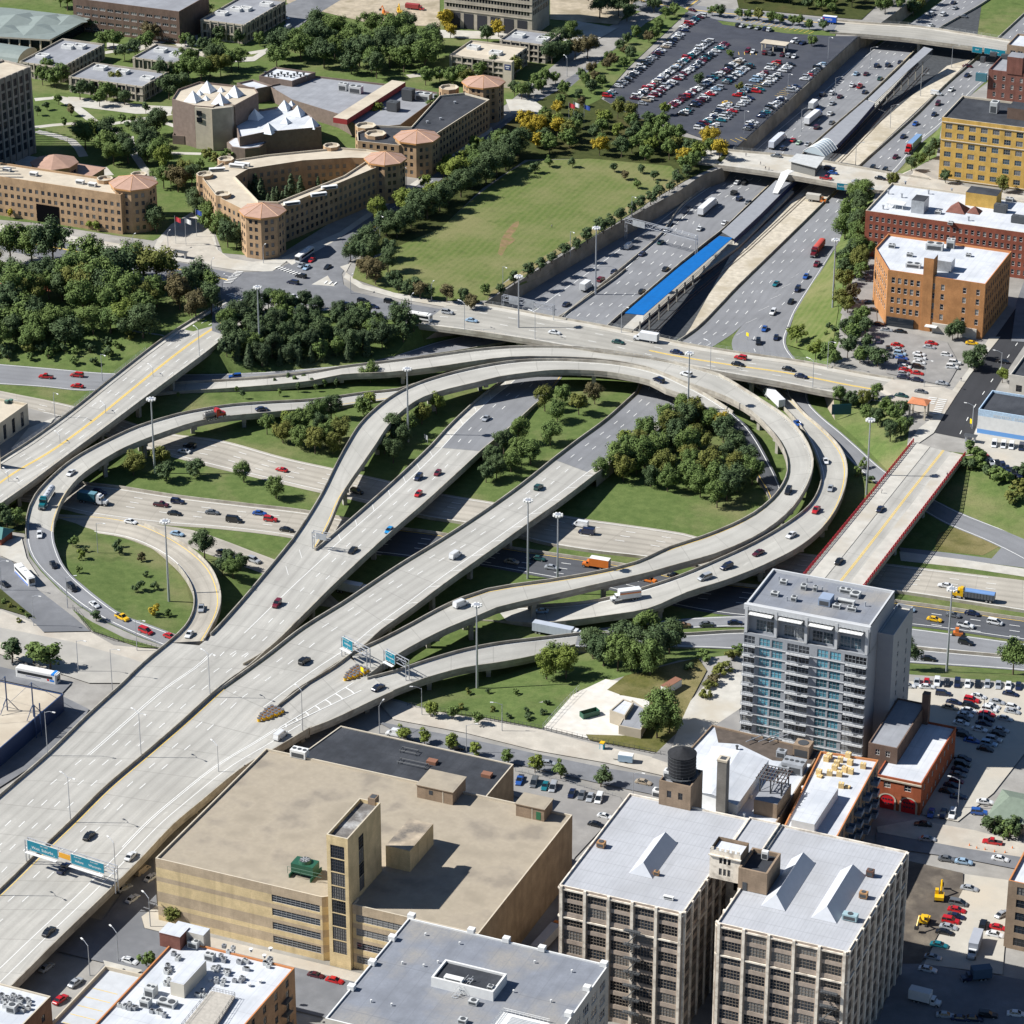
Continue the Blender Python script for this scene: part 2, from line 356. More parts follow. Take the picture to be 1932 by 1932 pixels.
# -- roads, ramps and bridges
RV,RF,RINF,ROADS=[],[],[],[]
def stations(s,step=4.0):
 raw=[]
 for line in s.split('/'):
  w=line.split()
  pts=[]
  t=None
  for q in w[:2]:
   if q[0].isalpha():t=q[0]; q=q[1:]
   pts.append((t,)+tuple(float(k)for k in q.split(',')))
  z=float(w[2])if len(w)>2 else raw[-1][1]
  raw.append((pts,z))
 out=[]
 for pts,z in raw:
  a,b=(W(*p,z)for p in pts); c=(a+b)/2
  out.append((*c,*a,*b))
 return[(V(r[3:6]),V(r[6:9]))for r in spline(out,step)]
class Road:pass
def road(name,s,m,label=None,cat=None,deck=0.0,par='',piers=0,marks='',dz=0.0,step=4.0,parh=.9,walk='',group=None,cap=True,pw=None,parm=None,rail=None):
 """s: stations 'T lx,ly rx,ry z / ...'; deck: depth of an elevated slab (0 = on the ground); par: 'LR' sides with a parapet"""
 st=stations(s,step)
 for a,b in st:a.z+=dz; b.z+=dz
 R=Road(); R.st=st; R.name=name
 cum=[0.0]
 for i in range(1,len(st)):cum.append(cum[-1]+((st[i][0]+st[i][1])/2-(st[i-1][0]+st[i-1][1])/2).length)
 R.cum=cum; R.len=cum[-1]; ROADS.append(R)
 def at(i,u):
  a,b=st[i]; d=(b-a); L=d.length
  return a+d*(u/L if u>=0 else 1+u/L)
 root=None
 if label:root=thing(name,label,cat or 'bridge',group=group)
 B=MB(); k=B.mi(m); B.uv=[]
 for i,(a,b)in enumerate(st):
  B.v+=[tuple(a),tuple(b)]; B.uv+=[(0,cum[i]),((b-a).length,cum[i])]
 n=len(st); base=len(RV); RV.extend(B.v)
 for i in range(n-1):
  B.f.append((2*i,2*i+1,2*i+3,2*i+2)); B.m.append(k)
  if(V(B.v[2*i+1])-V(B.v[2*i])).cross(V(B.v[2*i+2])-V(B.v[2*i])).z<0:B.f[-1]=B.f[-1][::-1]
  RF.append(tuple(base+j for j in B.f[-1])); RINF.append((R,i))
 top=B.build('deck' if root else name,root,kind=None if root else 'structure')
 if deck:
  G=MB()
  for sd in(0,1):
   for i in range(n-1):
    p,q=st[i][sd],st[i+1][sd]
    G.face([p-V((0,0,.02)),q-V((0,0,.02)),q-V((0,0,deck)),p-V((0,0,deck))],M_gird)
  for i in range(n-1):
   dn=V((0,0,deck)); G.face([st[i][0]-dn,st[i+1][0]-dn,st[i+1][1]-dn,st[i][1]-dn],M_gird)
  for i in(0,n-1):
   a,b=st[i]; dn=V((0,0,deck)); G.face([a-V((0,0,.02)),b-V((0,0,.02)),b-dn,a-dn],M_gird)
  G.build('girder',root or top)
 else:
  G=MB()
  for sd in(0,1):
   for i in range(n-1):
    p,q=st[i][sd],st[i+1][sd]; u,w=(max(0.15,z.z-zt(z.x,z.y)+.4)for z in(p,q))
    if max(u,w)>.75:G.face([p-V((0,0,.02)),q-V((0,0,.02)),q-V((0,0,w)),p-V((0,0,u))],M_gird)
  if G.f:G.build('kerb_face',root or top)
 for w in par.split():
  sd=0 if w[0]=='L' else 1; f0,f1=(0,1)if len(w)==1 else(float(x)for x in w[1:].split('-'))
  G=MB(); pm=parm or M_par; idx=[i for i in range(n)if f0*R.len-.01<=cum[i]<=f1*R.len+.01]
  prof=((0.0,-.25 if not deck else-deck*.35),(0.0,parh),(.32,parh),(.45,0.0))
  ring=[]
  for i in idx:
   a,b=st[i]; d=(b-a).normalized()
   if sd:a=b; d=-d
   ring.append([a-d*.05+d*x+V((0,0,z))for x,z in prof])
  for r0,r1 in zip(ring,ring[1:]):
   for j in range(3):
    f=[r0[j],r0[j+1],r1[j+1],r1[j]]
    G.face(f if sd else f[::-1],pm)
  if ring:
   G.face(ring[0],pm); G.face(ring[-1][::-1],pm)
   G.build('parapet',root or top)
 if rail:
  for w in rail.split():
   sd=0 if w[0]=='L' else 1; f0,f1=(0,1)if len(w)==1 else(float(x)for x in w[1:].split('-'))
   idx=[i for i in range(n)if f0*R.len-.01<=cum[i]<=f1*R.len+.01]
   G=MB(); mm=mat('railing_metal',(.42,.44,.45),rough=.5)
   for i,j in zip(idx,idx[1:]):
    p,q=st[i][sd],st[j][sd]
    for hh in(.95,1.5,2.0):G.tube(p+V((0,0,hh)),q+V((0,0,hh)),.035,mm,3)
    G.tube(p,p+V((0,0,2.0)),.04,mm,3)
   G.build('railing',root or top)
 for w in walk.split():
  sd,wd_=w[0],float(w[1:]); G=MB()
  for i in range(n-1):
   q=[]
   for j in(i,i+1):
    a,b=(at(j,.3),at(j,wd_))if sd=='L' else(at(j,-wd_),at(j,-.3))
    q+=[a,b]
   up=V((0,0,.14)); a0,b0,a1,b1=q
   G.face([a0+up,b0+up,b1+up,a1+up],M_pave)
   e0,e1=(b0,b1)if sd=='L' else(a0,a1)
   G.face([e0,e1,e1+up,e0+up],M_pave)
  G.build('pavement',root or top)
 if marks:
  G=MB()
  def piece(s0,s1,u0,u1,m,u2=None,u3=None):
   def pt(s_,u):
    j=min(max(0,next((q for q in range(1,n)if cum[q]>=s_),n-1)-1),n-2); f=(s_-cum[j])/max(1e-6,cum[j+1]-cum[j])
    return at(j,u).lerp(at(j+1,u),max(0,min(1,f)))+V((0,0,.025))
   k_=max(1,int((s1-s0)/5))
   for j in range(k_):
    a,b=s0+(s1-s0)*j/k_,s0+(s1-s0)*(j+1)/k_
    G.face([pt(a,u0),pt(a,u1),pt(b,u1 if u3 is None else u3),pt(b,u0 if u2 is None else u2)],m)
  for w in marks.split():
   kd,r=w[0],w[1:]; f0,f1=0.0,1.0
   if '@' in r:r,ff=r.split('@'); f0,f1=(float(x)for x in ff.split('-'))
   s0,s1=f0*R.len,f1*R.len
   if kd in 'wy':
    u=float(r); piece(s0,s1,u-.13,u+.13,M_white if kd=='w' else M_yel)
   elif kd=='Y':
    u=float(r)
    for du in(-.3,.3):piece(s0,s1,u+du-.2,u+du+.2,M_yel)
   elif kd=='d':
    u=float(r); s_=s0+3
    while s_<s1-3.5:piece(s_,s_+3.2,u-.13,u+.13,M_white); s_+=12.2
   elif kd=='s':
    a,b=(float(x)for x in r.split(':'))
    for j in range(n-1):
     if s0-.01<=cum[j]and cum[j+1]<=s1+.01:G.face([q+V((0,0,.012))for q in(at(j,a),at(j,b),at(j+1,b),at(j+1,a))],M_pave)
   elif kd=='h':
    a,b=(float(x)for x in r.split(':')); s_=s0+4; sg=1
    while s_<s1-8:
     def pt(s__,u):
      j=min(max(0,next((q for q in range(1,n)if cum[q]>=s__),n-1)-1),n-2); f=(s__-cum[j])/max(1e-6,cum[j+1]-cum[j])
      return at(j,u).lerp(at(j+1,u),f)+V((0,0,.025))
     G.face([pt(s_,a),pt(s_+.35,a),pt(s_+5.35 if a>0 else s_-3.65+1,b),pt(s_+5 if a>0 else s_-4+1,b)],M_white); s_+=13
  if G.f:G.build('lane_markings',root or top)
 if piers:
  last=8.0; q=1
  while last<R.len-6:
   i=next(j for j in range(n)if cum[j]>=last); a,b=st[i]; c=(a+b)/2; wd2=(b-a).length
   d=(b-a).normalized(); zb=zt(c.x,c.y); hh=c.z-deck-zb
   if hh>2.2:
    G=MB(); ang=atan2(d.y,d.x)
    G.box((c.x,c.y,c.z-deck-1.25),(wd2*.88,1.5,1.24),M_pier,ang)
    ks=(0,)if wd2<9.5 else((-.26,.26)if wd2<19 else(-.34,0,.34))
    good=False
    for f in ks:
     p=c+d*(f*wd2); zb=zt(p.x,p.y)
     if not onroad(p):G.box((p.x,p.y,zb-.3),(1.5,1.35,c.z-deck-1.2-zb+.3),M_pier,ang); good=True
    if good:G.build('pier',root)
   last+=piers
 return R
ATG=[]
def onroad(p):
 for R in ATG:
  for i in range(len(R.st)-1):
   a,b=R.st[i]
   c=(a+b)/2
   if abs(c.x-p.x)>40 or abs(c.y-p.y)>40:continue
   d=(b-a); L=d.length; u=(p-a).dot(d)/L
   nx=((R.st[i+1][0]+R.st[i+1][1])/2-c).xy
   if nx.length<.01:continue
   v=(p-c).xy.dot(nx.normalized())
   if.6<u<L-.6 and-.2<=v<=nx.length+.2 and a.z<p.z-4:return True
 return False
def ground_road(*a,**k):
 R=road(*a,**k); ATG.append(R); return R
patch('road_shoulder','C1330,-20 C1190,170 C1070,280 C880,440 C700,600 C560,715 C420,840 C240,995 C100,1090 B1909,1170 B1750,1275 B1550,1415 B1380,1540 B1200,1665 B1040,1775 B860,1765 B1150,1545 B1500,1345 C0,1125 C240,990 C300,900 C440,775 C720,525 C1010,255',R_grey,z=-6.5)
patch('track_bed','C1700,-20 C1440,190 C1280,320 C1170,440 C1040,560 C880,690 C760,790 C510,1040 C380,1160 C250,1285 B1890,1505 B1720,1655 B1530,1800 E1330,100 F-240,120 C90,1850 C310,1625 C510,1430 C710,1235 C860,1085 C1000,940 C1320,650 C1650,340',M_ballast)
patch('rough_grass','F1450,1090 F1600,1020 F1795,1160 F1700,1210 F1430,1185',M_rough)
patch('gravel_strip','C1640,330 C1500,370 C1180,640 C860,915 C640,1110 C280,1440 C60,1840 C30,1880 C95,1845 C300,1630 C540,1390 C850,1095 C990,940 C1310,640',M_gravel)
patch('track_bed','C1420,270 C1250,440 C1050,640 C830,880 C560,1120 C300,1380 C0,1680 B1760,1850 B1700,1870 C-230,1990 C30,1880 C60,1840 C280,1440 C640,1110 C860,915 C1180,640 C1500,370',M_ballast)
Z=-6.42
ground_road('expressway_road',f'C1760,-300 2000,-320 {Z} / C1500,-20 1760,-20 / C1180,205 1420,190 / C1060,290 1290,320 / C880,440 1160,445 / C700,600 1035,565 / C560,715 890,690 / C420,840 765,800 / C235,995 510,1040 / C100,1085 380,1162 / B1909,1165 2160,1285 / B1800,1320 2034,1385 / B1640,1460 1900,1495 / B1440,1625 1725,1645 / B1240,1790 1545,1798 / E1060,85 1330,90',R_grey,par='R L0.66-1',marks='d5 d8.7 d12.4 d16.1 w1.2 y-1.0')
ground_road('branch_road',f'C0,1150 90,1165 {Z} / B1750,1270 1860,1290 / B1550,1410 1690,1440 / B1380,1535 1560,1555 / B1200,1660 1400,1670 / B1040,1770 1225,1790 / E720,-30 960,10 / E520,18 700,62 / E330,80 480,96 / E100,125 210,142 / D1909,143 1909,163 / D1600,172 1600,202 / D1300,188 1300,228 / D1100,192 1080,240 / D850,192 800,262 / D560,183 480,285 / D300,160 250,264 / D0,135 0,248 / D-300,110 -300,235',R_grey,par='R0.2-0.72',marks='w.6 w-.6')
ground_road('expressway_road',f'C1932,80 2200,100 {Z} / C1650,340 1860,360 / C1490,480 1700,470 / C1320,650 1490,690 / C1160,795 1350,810 / C1000,940 1195,985 / C860,1085 985,1115 / C710,1235 945,1240 / C510,1430 860,1410 / C310,1625 700,1600 / C210,1730 440,1750 / C90,1850 300,1870 / F-160,120 70,130 / F-250,300 0,395',R_grey,par='L',marks='d4.6 d8.3 d12 y1.0 w-2.0@0-.6')
ground_road('exit_road',f'C700,1480 860,1410 {Z} / C560,1620 745,1600 / C420,1760 655,1745 / C330,1850 620,1830 / C290,1932 595,1932 / F350,150 700,170',R_grey,marks='d8 w-1 h3:.6@.1-.8',dz=.015)
ground_road('expressway_road',f'D-300,215 -300,320 {Z} / D0,285 0,378 / D380,362 330,440 / D700,450 600,545 / D930,520 850,625 / D1240,562 1100,692 / D1600,660 1420,770 / D1880,722 1750,848 / E280,792 150,918 / E570,862 450,998 / E850,908 680,1034 / E1100,955 900,1085 / E1370,1003 1160,1152 / E1600,1035 1400,1192 / E1932,1085 1740,1232 / F150,1118 0,1265 / F600,1185 500,1335 / F1300,1272 1220,1422 / F1932,1350 1932,1532 / F2500,1430 2500,1620',R_tan,marks='w1.2@.1-.9 d5.2 d8.9 d12.6 w-2.2',par='R.45-1')
ground_road('expressway_road',f'D-250,750 -300,870 {Z} / D150,780 50,895 / D430,806 330,945 / D650,828 500,985 / D1000,882 880,1035 / D1400,930 1250,1064 / D1720,967 1640,1114 / E100,1022 0,1184 / E330,1070 230,1210',R_tan,marks='w1.2 d5.2 d8.9 d12.6 w-2.2',par='L')
ground_road('expressway_road',f'E230,1050 130,1192 {Z} / E600,1098 500,1236 / E900,1162 800,1272 / E1150,1200 1060,1318 / E1600,1268 1500,1400 / F0,1335 -100,1480 / F400,1385 300,1550 / F1240,1475 1232,1600 / F1932,1572 1932,1692 / F2500,1640 2500,1770',R_dark,marks='y1.0 d4.7 d8.4 d12.1 w-1.6',par='L',dz=.012)
ground_road('collector_road',f'D320,978 300,1000 {Z} / D700,1003 690,1035 / D900,1040 870,1095 / D1080,1068 1000,1130 / D1270,1130 1130,1190 / D1400,1180 1290,1245 / D1560,1240 1480,1314 / D1720,1310 1650,1390 / E0,1480 -60,1550',R_tan,dz=.03)
ground_road('exit_ramp_road',f'F560,150 740,175 {Z} / F615,338 722,342 / F690,440 795,428 / F800,532 905,518 / F900,622 1005,606 / F1090,800 1175,752 / F1300,920 1390,872 / F1490,1030 1560,962 / F1700,1118 1770,1045 / F1830,1180 1932,1105 / F2000,1270 2100,1180',R_grey,marks='w.7 w-.7')
ground_road('service_road','F2500,1845 2500,1925 -5.4 / F1932,1790 1932,1858 / F1230,1725 1225,1808 / F700,1655 700,1765 / F350,1640 350,1738 -5.4 / F0,1658 0,1725 -5 / E1700,1658 1700,1725 -4.3 / E1500,1655 1500,1722 -3.2 / E1340,1655 1320,1724 -2.4',R_grey,marks='w.8 w-.8',par='L')
ground_road('collector_road','F2500,1770 2500,1840 -5.9 / F1932,1705 1932,1782 / F1235,1612 1230,1712 / F700,1565 700,1635 / F350,1550 350,1610 -5.9 / F0,1566 0,1622 / E1700,1590 1700,1642 / E1500,1613 1500,1662 / E1300,1640 1300,1692 / E1100,1664 1100,1718 / E900,1690 900,1740 / E700,1715 700,1768 / E550,1750 560,1802 / E400,1790 420,1850',R_grey,marks='w.6 w-.6')
patch('road_shoulder','F1230,1165 F1500,1195 F1750,1228 F1815,1155 F1932,1195 F2100,1240 F2100,1310 F1932,1280 F1240,1190',R_grey)
patch('road_shoulder','F1232,1188 F1600,1235 F2100,1310 F2100,1352 F1932,1330 F1600,1280 F1240,1240',M_pave)
ground_road('expressway_road','E1060,85 1330,90 -6.42 / E905,235 1180,295 -6.3 / E800,315 1085,380 -5.9 / E640,460 960,495 -4.5 / E510,600 800,625 -2.8',R_grey,par='L R.3-1',marks='s.5:3.8 w3.9 d7.6 d11.3 y-.9 h.8:3.8',dz=.02)
ground_road('expressway_road','E1660,300 1910,395 -6.42 / E1480,460 1700,580 -5 / E1330,570 1560,680 -3.5 / E1200,670 1440,760 -2',R_grey,par='L R.3-1',marks='s-3.8:-.5 y.9 d4.6 d8.3 w-3.9 h-3.8:-.8',dz=.02)
road('elevated_road','E510,600 800,625 -2.8 / E370,735 650,765 -1.2 / E200,890 480,920 0 / E0,1065 290,1085 1 / D1770,1185 2030,1240 1.6',R_conc,'elevated expressway carrying a red and a bright blue car over the lower expressway','viaduct',deck=1.5,par='L R',piers=24,marks='w3.9 d7.6 d11.3 y-.9 h1.0:3.8')
road('elevated_road','E1200,670 1440,760 -2 / E1000,830 1250,905 -.3 / E760,1000 1010,1075 .8 / E560,1130 830,1205 1.5 / E330,1270 600,1370 2.2 / E150,1390 400,1520 3 / E0,1490 230,1640 3.6 / G1700,-290 2040,-180 4.2 / G1480,-120 1840,-50 4.6 / G1180,95 1540,172 5',R_conc,'elevated expressway carrying the white panel van with blue windows, hatched shoulder on its near side','viaduct',deck=1.5,par='L R',piers=24,marks='y.9 d4.6 d8.3 w-3.9 h-3.8:-1.0@0-.8')
road('viaduct_road','D1640,1130 2030,1240 1.62 / D1500,1300 1860,1400 2.4 / D1330,1500 1700,1560 3.2 / D1150,1690 1500,1750 4 / D1020,1790 1370,1830 4.4',R_conc,'middle stretch of elevated expressway where the slip road merges beside the dark red car','viaduct',deck=1.6,par='L0-.82 R',piers=22,dz=.03,marks='d-4.6 d-8.3 y-.9 w-12.0@0-.75 h4.5:7.5@0-.35')
road('viaduct_road','D950,1700 1500,1750 4 / D800,1825 1400,1840 4.5 / G690,23 1240,45 5.2 / G480,215 1010,252 5.5 / G270,420 800,434 5.7 / G80,585 590,612 5.9 / G-100,740 400,800 6 / G-350,960 200,992 6 / G-600,1180 0,1188 6 / G-900,1450 -300,1452 6',R_conc,'wide far-side half of the elevated expressway, left of the lamp-lined median wall','viaduct',deck=1.6,par='L R',piers=22,dz=.06,marks='d-4.6 d-8.3 d-12.0 y-.9 w-15.7@0-.42 w-15.0@0-.42 d-15.7@.42-1 w1.0')
road('viaduct_road','G1240,45 1750,275 5 / G1010,252 1590,372 5.3 / G800,434 1370,500 5.6 / G590,612 1130,695 5.8 / G400,800 970,830 5.9 / G200,992 790,1020 6 / G0,1188 620,1190 6 / G-300,1452 330,1470 6 / G-500,1650 90,1710 6 / G-700,1850 -150,1950 6',R_conc,'wide near-side half of the elevated expressway spanned by the green sign gantry','viaduct',deck=1.6,par='R',piers=22,dz=.06,marks='y1.4 d5.0 d8.7 w-7.6 w-8.2@.05-.5 w-4.2')
road('elevated_ramp','D820,262 790,325 -6.4 / D1000,245 980,300 -6.3 / D1200,235 1190,288 -6 / D1500,215 1500,265 -5 / D1750,187 1760,238 -3.8 / E0,158 10,205 -2.6 / E250,128 270,192 -1.6 / E500,97 530,163 -.6 / E750,62 770,127 .3 / E950,45 960,105 .8 / E1150,41 1150,103 1 / E1350,48 1340,108 1.1 / E1550,70 1530,125 1.2 / E1750,105 1720,160 1.2 / F0,140 -70,205 1.2 / F100,165 20,240 1.2 / F220,200 130,280 / F350,275 260,330 / F500,370 400,410 / F600,440 485,490 / F690,540 555,575 / F740,640 595,665 / F748,720 600,745 / F715,820 575,815 / F640,940 510,900 / F540,1035 410,980 / F400,1125 280,1048 / F200,1210 120,1112 / F0,1267 -60,1170 1.4 / E1700,1325 1660,1255 1.8 / E1500,1370 1460,1305 2.1 / E1200,1440 1165,1356 2.4 / E1000,1484 960,1384 2.8 / E880,1514 825,1408 3 / E750,1570 685,1455 3.3 / E620,1622 545,1520 3.6 / E480,1690 400,1600 3.9 / E300,1792 222,1692 4.3 / E150,1900 60,1765 4.6',R_ramp,'long curved ramp sweeping right round the loop to the green signs on the viaduct','ramp',deck=1.5,par='L R',piers=21,marks='w1.1 y-1.0 w1.1',step=5)
road('viaduct_road','G1960,-130 2210,75 4.7 / G1880,-70 2090,130 4.75 / G1750,10 1930,207 4.9 / G1640,80 1820,255 4.95 / G1540,172 1740,285 5',R_conc,'short merging stretch of viaduct between the two clusters of yellow barrels','viaduct',deck=1.5,par='R L',piers=20,dz=.03)
road('elevated_ramp','E1340,1655 1320,1722 -2.4 / E1100,1683 1090,1785 -.8 / E900,1707 900,1822 .8 / E700,1745 700,1852 2.2 / E500,1802 500,1905 3.2 / E300,1868 E340,1965 4 / E150,1908 E291,1985 4.6',R_ramp,'climbing ramp from behind the dark trees to the yellow barrels on the viaduct','ramp',deck=1.5,par='L R',piers=21,marks='w1.0 y-1.0')
road('elevated_ramp','F330,185 470,190 -6.4 / F440,275 600,310 -6.3 / F560,365 700,420 -5.8 / F655,465 795,500 -5 / F720,560 875,580 -4 / F762,660 925,660 -3 / F790,760 940,765 -2 / F775,850 905,900 -1.2 / F720,940 825,1035 -.6 / F600,1035 690,1158 0 / F400,1152 470,1275 .2 / F200,1245 250,1362 .2 / F0,1330 40,1428 0 / E1700,1400 1730,1520 -.6 / E1450,1468 1480,1562 -2 / E1250,1490 1270,1590 -3.4 / E1050,1500 1080,1602 -4.8 / E860,1505 880,1590 -5.8 / E700,1530 700,1592 -6.2 / E540,1580 540,1650 -6.3',R_ramp,'outermost curved ramp of the loop, carrying the white box truck with orange stripes','ramp',deck=1.4,par='L R',piers=21,marks='w1.1 y-1.0')
road('elevated_ramp','D1640,1130 1770,1185 1.6 / D1720,1010 1850,1040 1.5 / D1810,860 1909,900 1.4 / E-20,700 60,800 1.3 / E40,590 130,700 1.2 / E110,480 205,590 1.1 / E200,390 275,485 1 / E300,315 360,400 1 / E420,255 470,330 1 / E560,208 610,285 / E700,172 760,250 / E850,142 890,218 / E1000,122 1030,197 / E1200,115 1200,180 / E1350,120 1350,180 / E1500,130 1500,190 / E1650,152 1620,210 / E1800,190 1740,238 / F0,240 -80,285 .9 / F100,287 20,318 .6 / F200,345 105,365 .2 / F300,412 190,425 -.6',R_ramp,'inner curved ramp that climbs from the viaduct and bends over both expressway roads','ramp',deck=1.4,par='L R',piers=21,marks='w1.1 y-1.0')
road('exit_ramp','F300,412 190,425 -.62 / F375,480 265,490 -1.6 / F440,570 330,580 -2.8 / F495,670 390,690 -4 / F540,760 445,790 -5 / F572,850 500,885 -5.8 / F560,960 470,1000 -6.2',R_dark,'dark asphalt slip road descending inside the loop beside the autumn trees','ramp',deck=0,par='',marks='w.9 y-.9')
road('elevated_ramp','E700,150 720,182 -6.2 / E520,215 560,248 -6.1 / E320,283 320,325 -6 / E150,300 150,348 -5.6 / E0,322 0,370 -5 / D1740,342 1750,392 -4 / D1500,355 1500,418 -2.5 / D1300,370 1310,435 -1 / D1150,392 1165,455 0 / D1000,422 1030,490 .6 / D900,450 930,525 .8 / D770,492 820,565 1 / D650,545 700,615 1 / D540,600 600,670 1 / D450,650 510,730 1 / D370,705 440,785 .8 / D300,765 385,850 .5 / D240,825 345,915 .3 / D195,880 320,980 .2 / D165,940 305,1030 .1 / D147,1010 300,1080 .1',R_ramp,'curved ramp hugging the yellow-lined bridge, carrying the silver tanker truck','ramp',deck=1.4,par='L R.25-1',piers=21,marks='w1.0 y-1.2')
ground_road('slip_road','D147,1010 300,1080 .1 / D143,1080 305,1130 .07 / D150,1150 325,1190 .05 / D175,1215 350,1250 .05 / D230,1290 395,1312 / D330,1390 465,1375 / D450,1490 560,1452 / D600,1580 690,1542 / D760,1655 840,1598 / D930,1725 1000,1657 / D1120,1810 1190,1720',R_grey,marks='w1.0 w-1.0',par='L0-.12')
road('loop_ramp','D150,1050 200,975 -6.4 / D310,1070 360,988 -6.4 / D500,1080 540,985 -6.2 / D700,1110 750,1020 -5.5 / D850,1168 920,1088 -4 / D960,1240 1075,1180 -2 / D1040,1330 1180,1280 0 / D1085,1430 1232,1390 1.6 / D1082,1530 1240,1490 2.6 / D1035,1620 1205,1590 3.4 / D950,1700 1150,1690 4',R_tan,'tight loop ramp curling round the small lawn up to the viaduct','ramp',deck=1.4,par='R.25-1 L.5-1',marks='y-1.2 w1.1')
road('street_bridge','A1262,1690 1418,1792 .14 / D1000,-60 1270,-10 .15 / D870,30 1150,85 .4 / D620,225 880,285 .9 / D390,410 620,480 1 / D170,570 390,650 .9 / D0,680 170,815 .6 / D-170,800 0,935 .4 / D-400,960 -230,1110 .3',R_conc,'wide street bridge with a bold double yellow line, at the left edge','bridge',deck=1.5,par='L R',piers=26,marks='Y11.2 d4.6 d8.0 d14.5 d18',walk='L2.2 R2.2',rail='L.25-.75 R.1-.95')
road('street_bridge','B620,1700 440,1830 .2 / B810,1715 640,1855 .4 / B1200,1785 1050,1915 .8 / B1560,1850 1430,1980 1 / F0,20 -150,115 1 / F330,75 200,185 .9 / F700,128 560,248 .5 / F1010,190 850,305 .2 / F1200,222 1060,338 .1',R_strt,'long flat street bridge across the sunken expressway, carrying the white box truck','bridge',deck=1.4,par='L0.05-1 R',piers=30,marks='Y11.5@.5-1 d7.5 d15',walk='L3.2 R3.0',rail='L.05-.95 R.05-.95')
M_red=paint('red_railing_paint',(.42,.025,.03),rough=.5)
vb=road('street_bridge','F1310,575 1600,650 .4 / F1100,835 1390,925 .8 / F900,1080 1210,1160 1 / F710,1310 1045,1375 .8 / F600,1445 920,1540 .4 / F480,1600 800,1700 .2',R_conc,'street bridge with bright red railings behind the glass apartment tower','bridge',deck=1.6,par='',piers=30,marks='y11.4 y11.9',walk='L6.5 R5')
pb=road('street_bridge','C90,830 60,920 .1 / C300,850 235,940 .2 / C620,880 560,985 .5 / C900,925 850,1035 .5 / C1180,975 1120,1080 .2 / C1400,1010 1380,1078 .1',M_pave,'pale footbridge-like street bridge carrying the station house with an arched roof','bridge',deck=1.3,par='L R',piers=34,rail='L.1-.7 R.1-.7')
road('street_bridge','C880,120 840,190 .05 / C1080,135 1010,200 .2 / C1330,152 1290,225 .3 / C1560,185 1520,255 .3 / C1932,245 1880,300 .2 / C2300,300 2260,350 .1',R_strt,'farthest street bridge across the sunken expressway, at the top right','bridge',deck=1.3,par='L R',piers=34,walk='L2.5 R2.5',rail='L.1-.9 R.1-.9')
root=bpy.data.objects.get('street_bridge.002')
for sd in(0,1):
 G=MB(); st=vb.st
 for i in range(0,int(len(st)*.78)):
  p,q=st[i][sd],st[i+1][sd]
  for a in(0,.5):
   r=p.lerp(q,a); G.box((r.x,r.y,r.z),(.35,.35,1.45),M_red)
  for hh in(.25,.7,1.25):G.tube(p+V((0,0,hh)),q+V((0,0,hh)),.11 if hh<1 else.17,M_red,4)
 G.build('railing',root)
RBVH=BVHTree.FromPolygons(RV,RF)
def onto(t,x,y):
 """camera ray at a pixel -> nearest of road surfaces and land; gives the place and the road's direction there"""
 d=ray(t,x,y); h=RBVH.ray_cast(CAM,d); l=LAND.ray_cast(CAM,d)
 if h[0]and(not l[0]or h[3]<l[3]+.8):
  R,i=RINF[h[2]]; a=(R.st[i][0]+R.st[i][1])/2; b=(R.st[i+1][0]+R.st[i+1][1])/2
  return h[0],(b-a).normalized(),R
 return(l[0]if l[0]else W(t,x,y)),None,None
# -- building kit
G_dark=glass('glass_dark',(.020,.026,.034),vary=.7)
G_blue=glass('glass_blue',(.03,.06,.08),vary=.7)
G_teal=glass('glass_teal',(.08,.24,.30),vary=.7,blinds=False)
M_fr_w=paint('frame_white',(.62,.61,.58),.5); M_fr_d=paint('frame_dark',(.06,.06,.065),.5); M_fr_g=paint('frame_grey',(.3,.31,.32),.5); M_fr_b=paint('frame_brown',(.10,.065,.045),.5)
WM={}
def window_mesh(w,h,fr=None,gl=None,nv=2,nh=1,d=.12):
 key=(round(w,2),round(h,2),fr.name if fr else 0,gl.name if gl else 0,nv,nh)
 if key in WM:return WM[key]
 fr=fr or M_fr_w; gl=gl or G_dark; b=MB(); t=.10
 def bar(x0,x1,z0,z1):b.box(((x0+x1)/2,0,z0),(x1-x0,d,z1-z0),fr)
 bar(-w/2,w/2,0,t); bar(-w/2,w/2,h-t,h); bar(-w/2,-w/2+t,t,h-t); bar(w/2-t,w/2,t,h-t)
 for i in range(1,nv):x=-w/2+w*i/nv; bar(x-.04,x+.04,t,h-t)
 for i in range(1,nh):z=h*i/nh; b.box((0,.001,z-.035),(w-2*t,d-.01,.07),fr)
 b.face([(-w/2+t,.02,t),(w/2-t,.02,t),(w/2-t,.02,h-t),(-w/2+t,.02,h-t)],gl)
 WM[key]=b.mesh('window'); return WM[key]
def spaced(n,L,m=1.2):return[m+(L-2*m)*(i+.5)/n for i in range(n)]
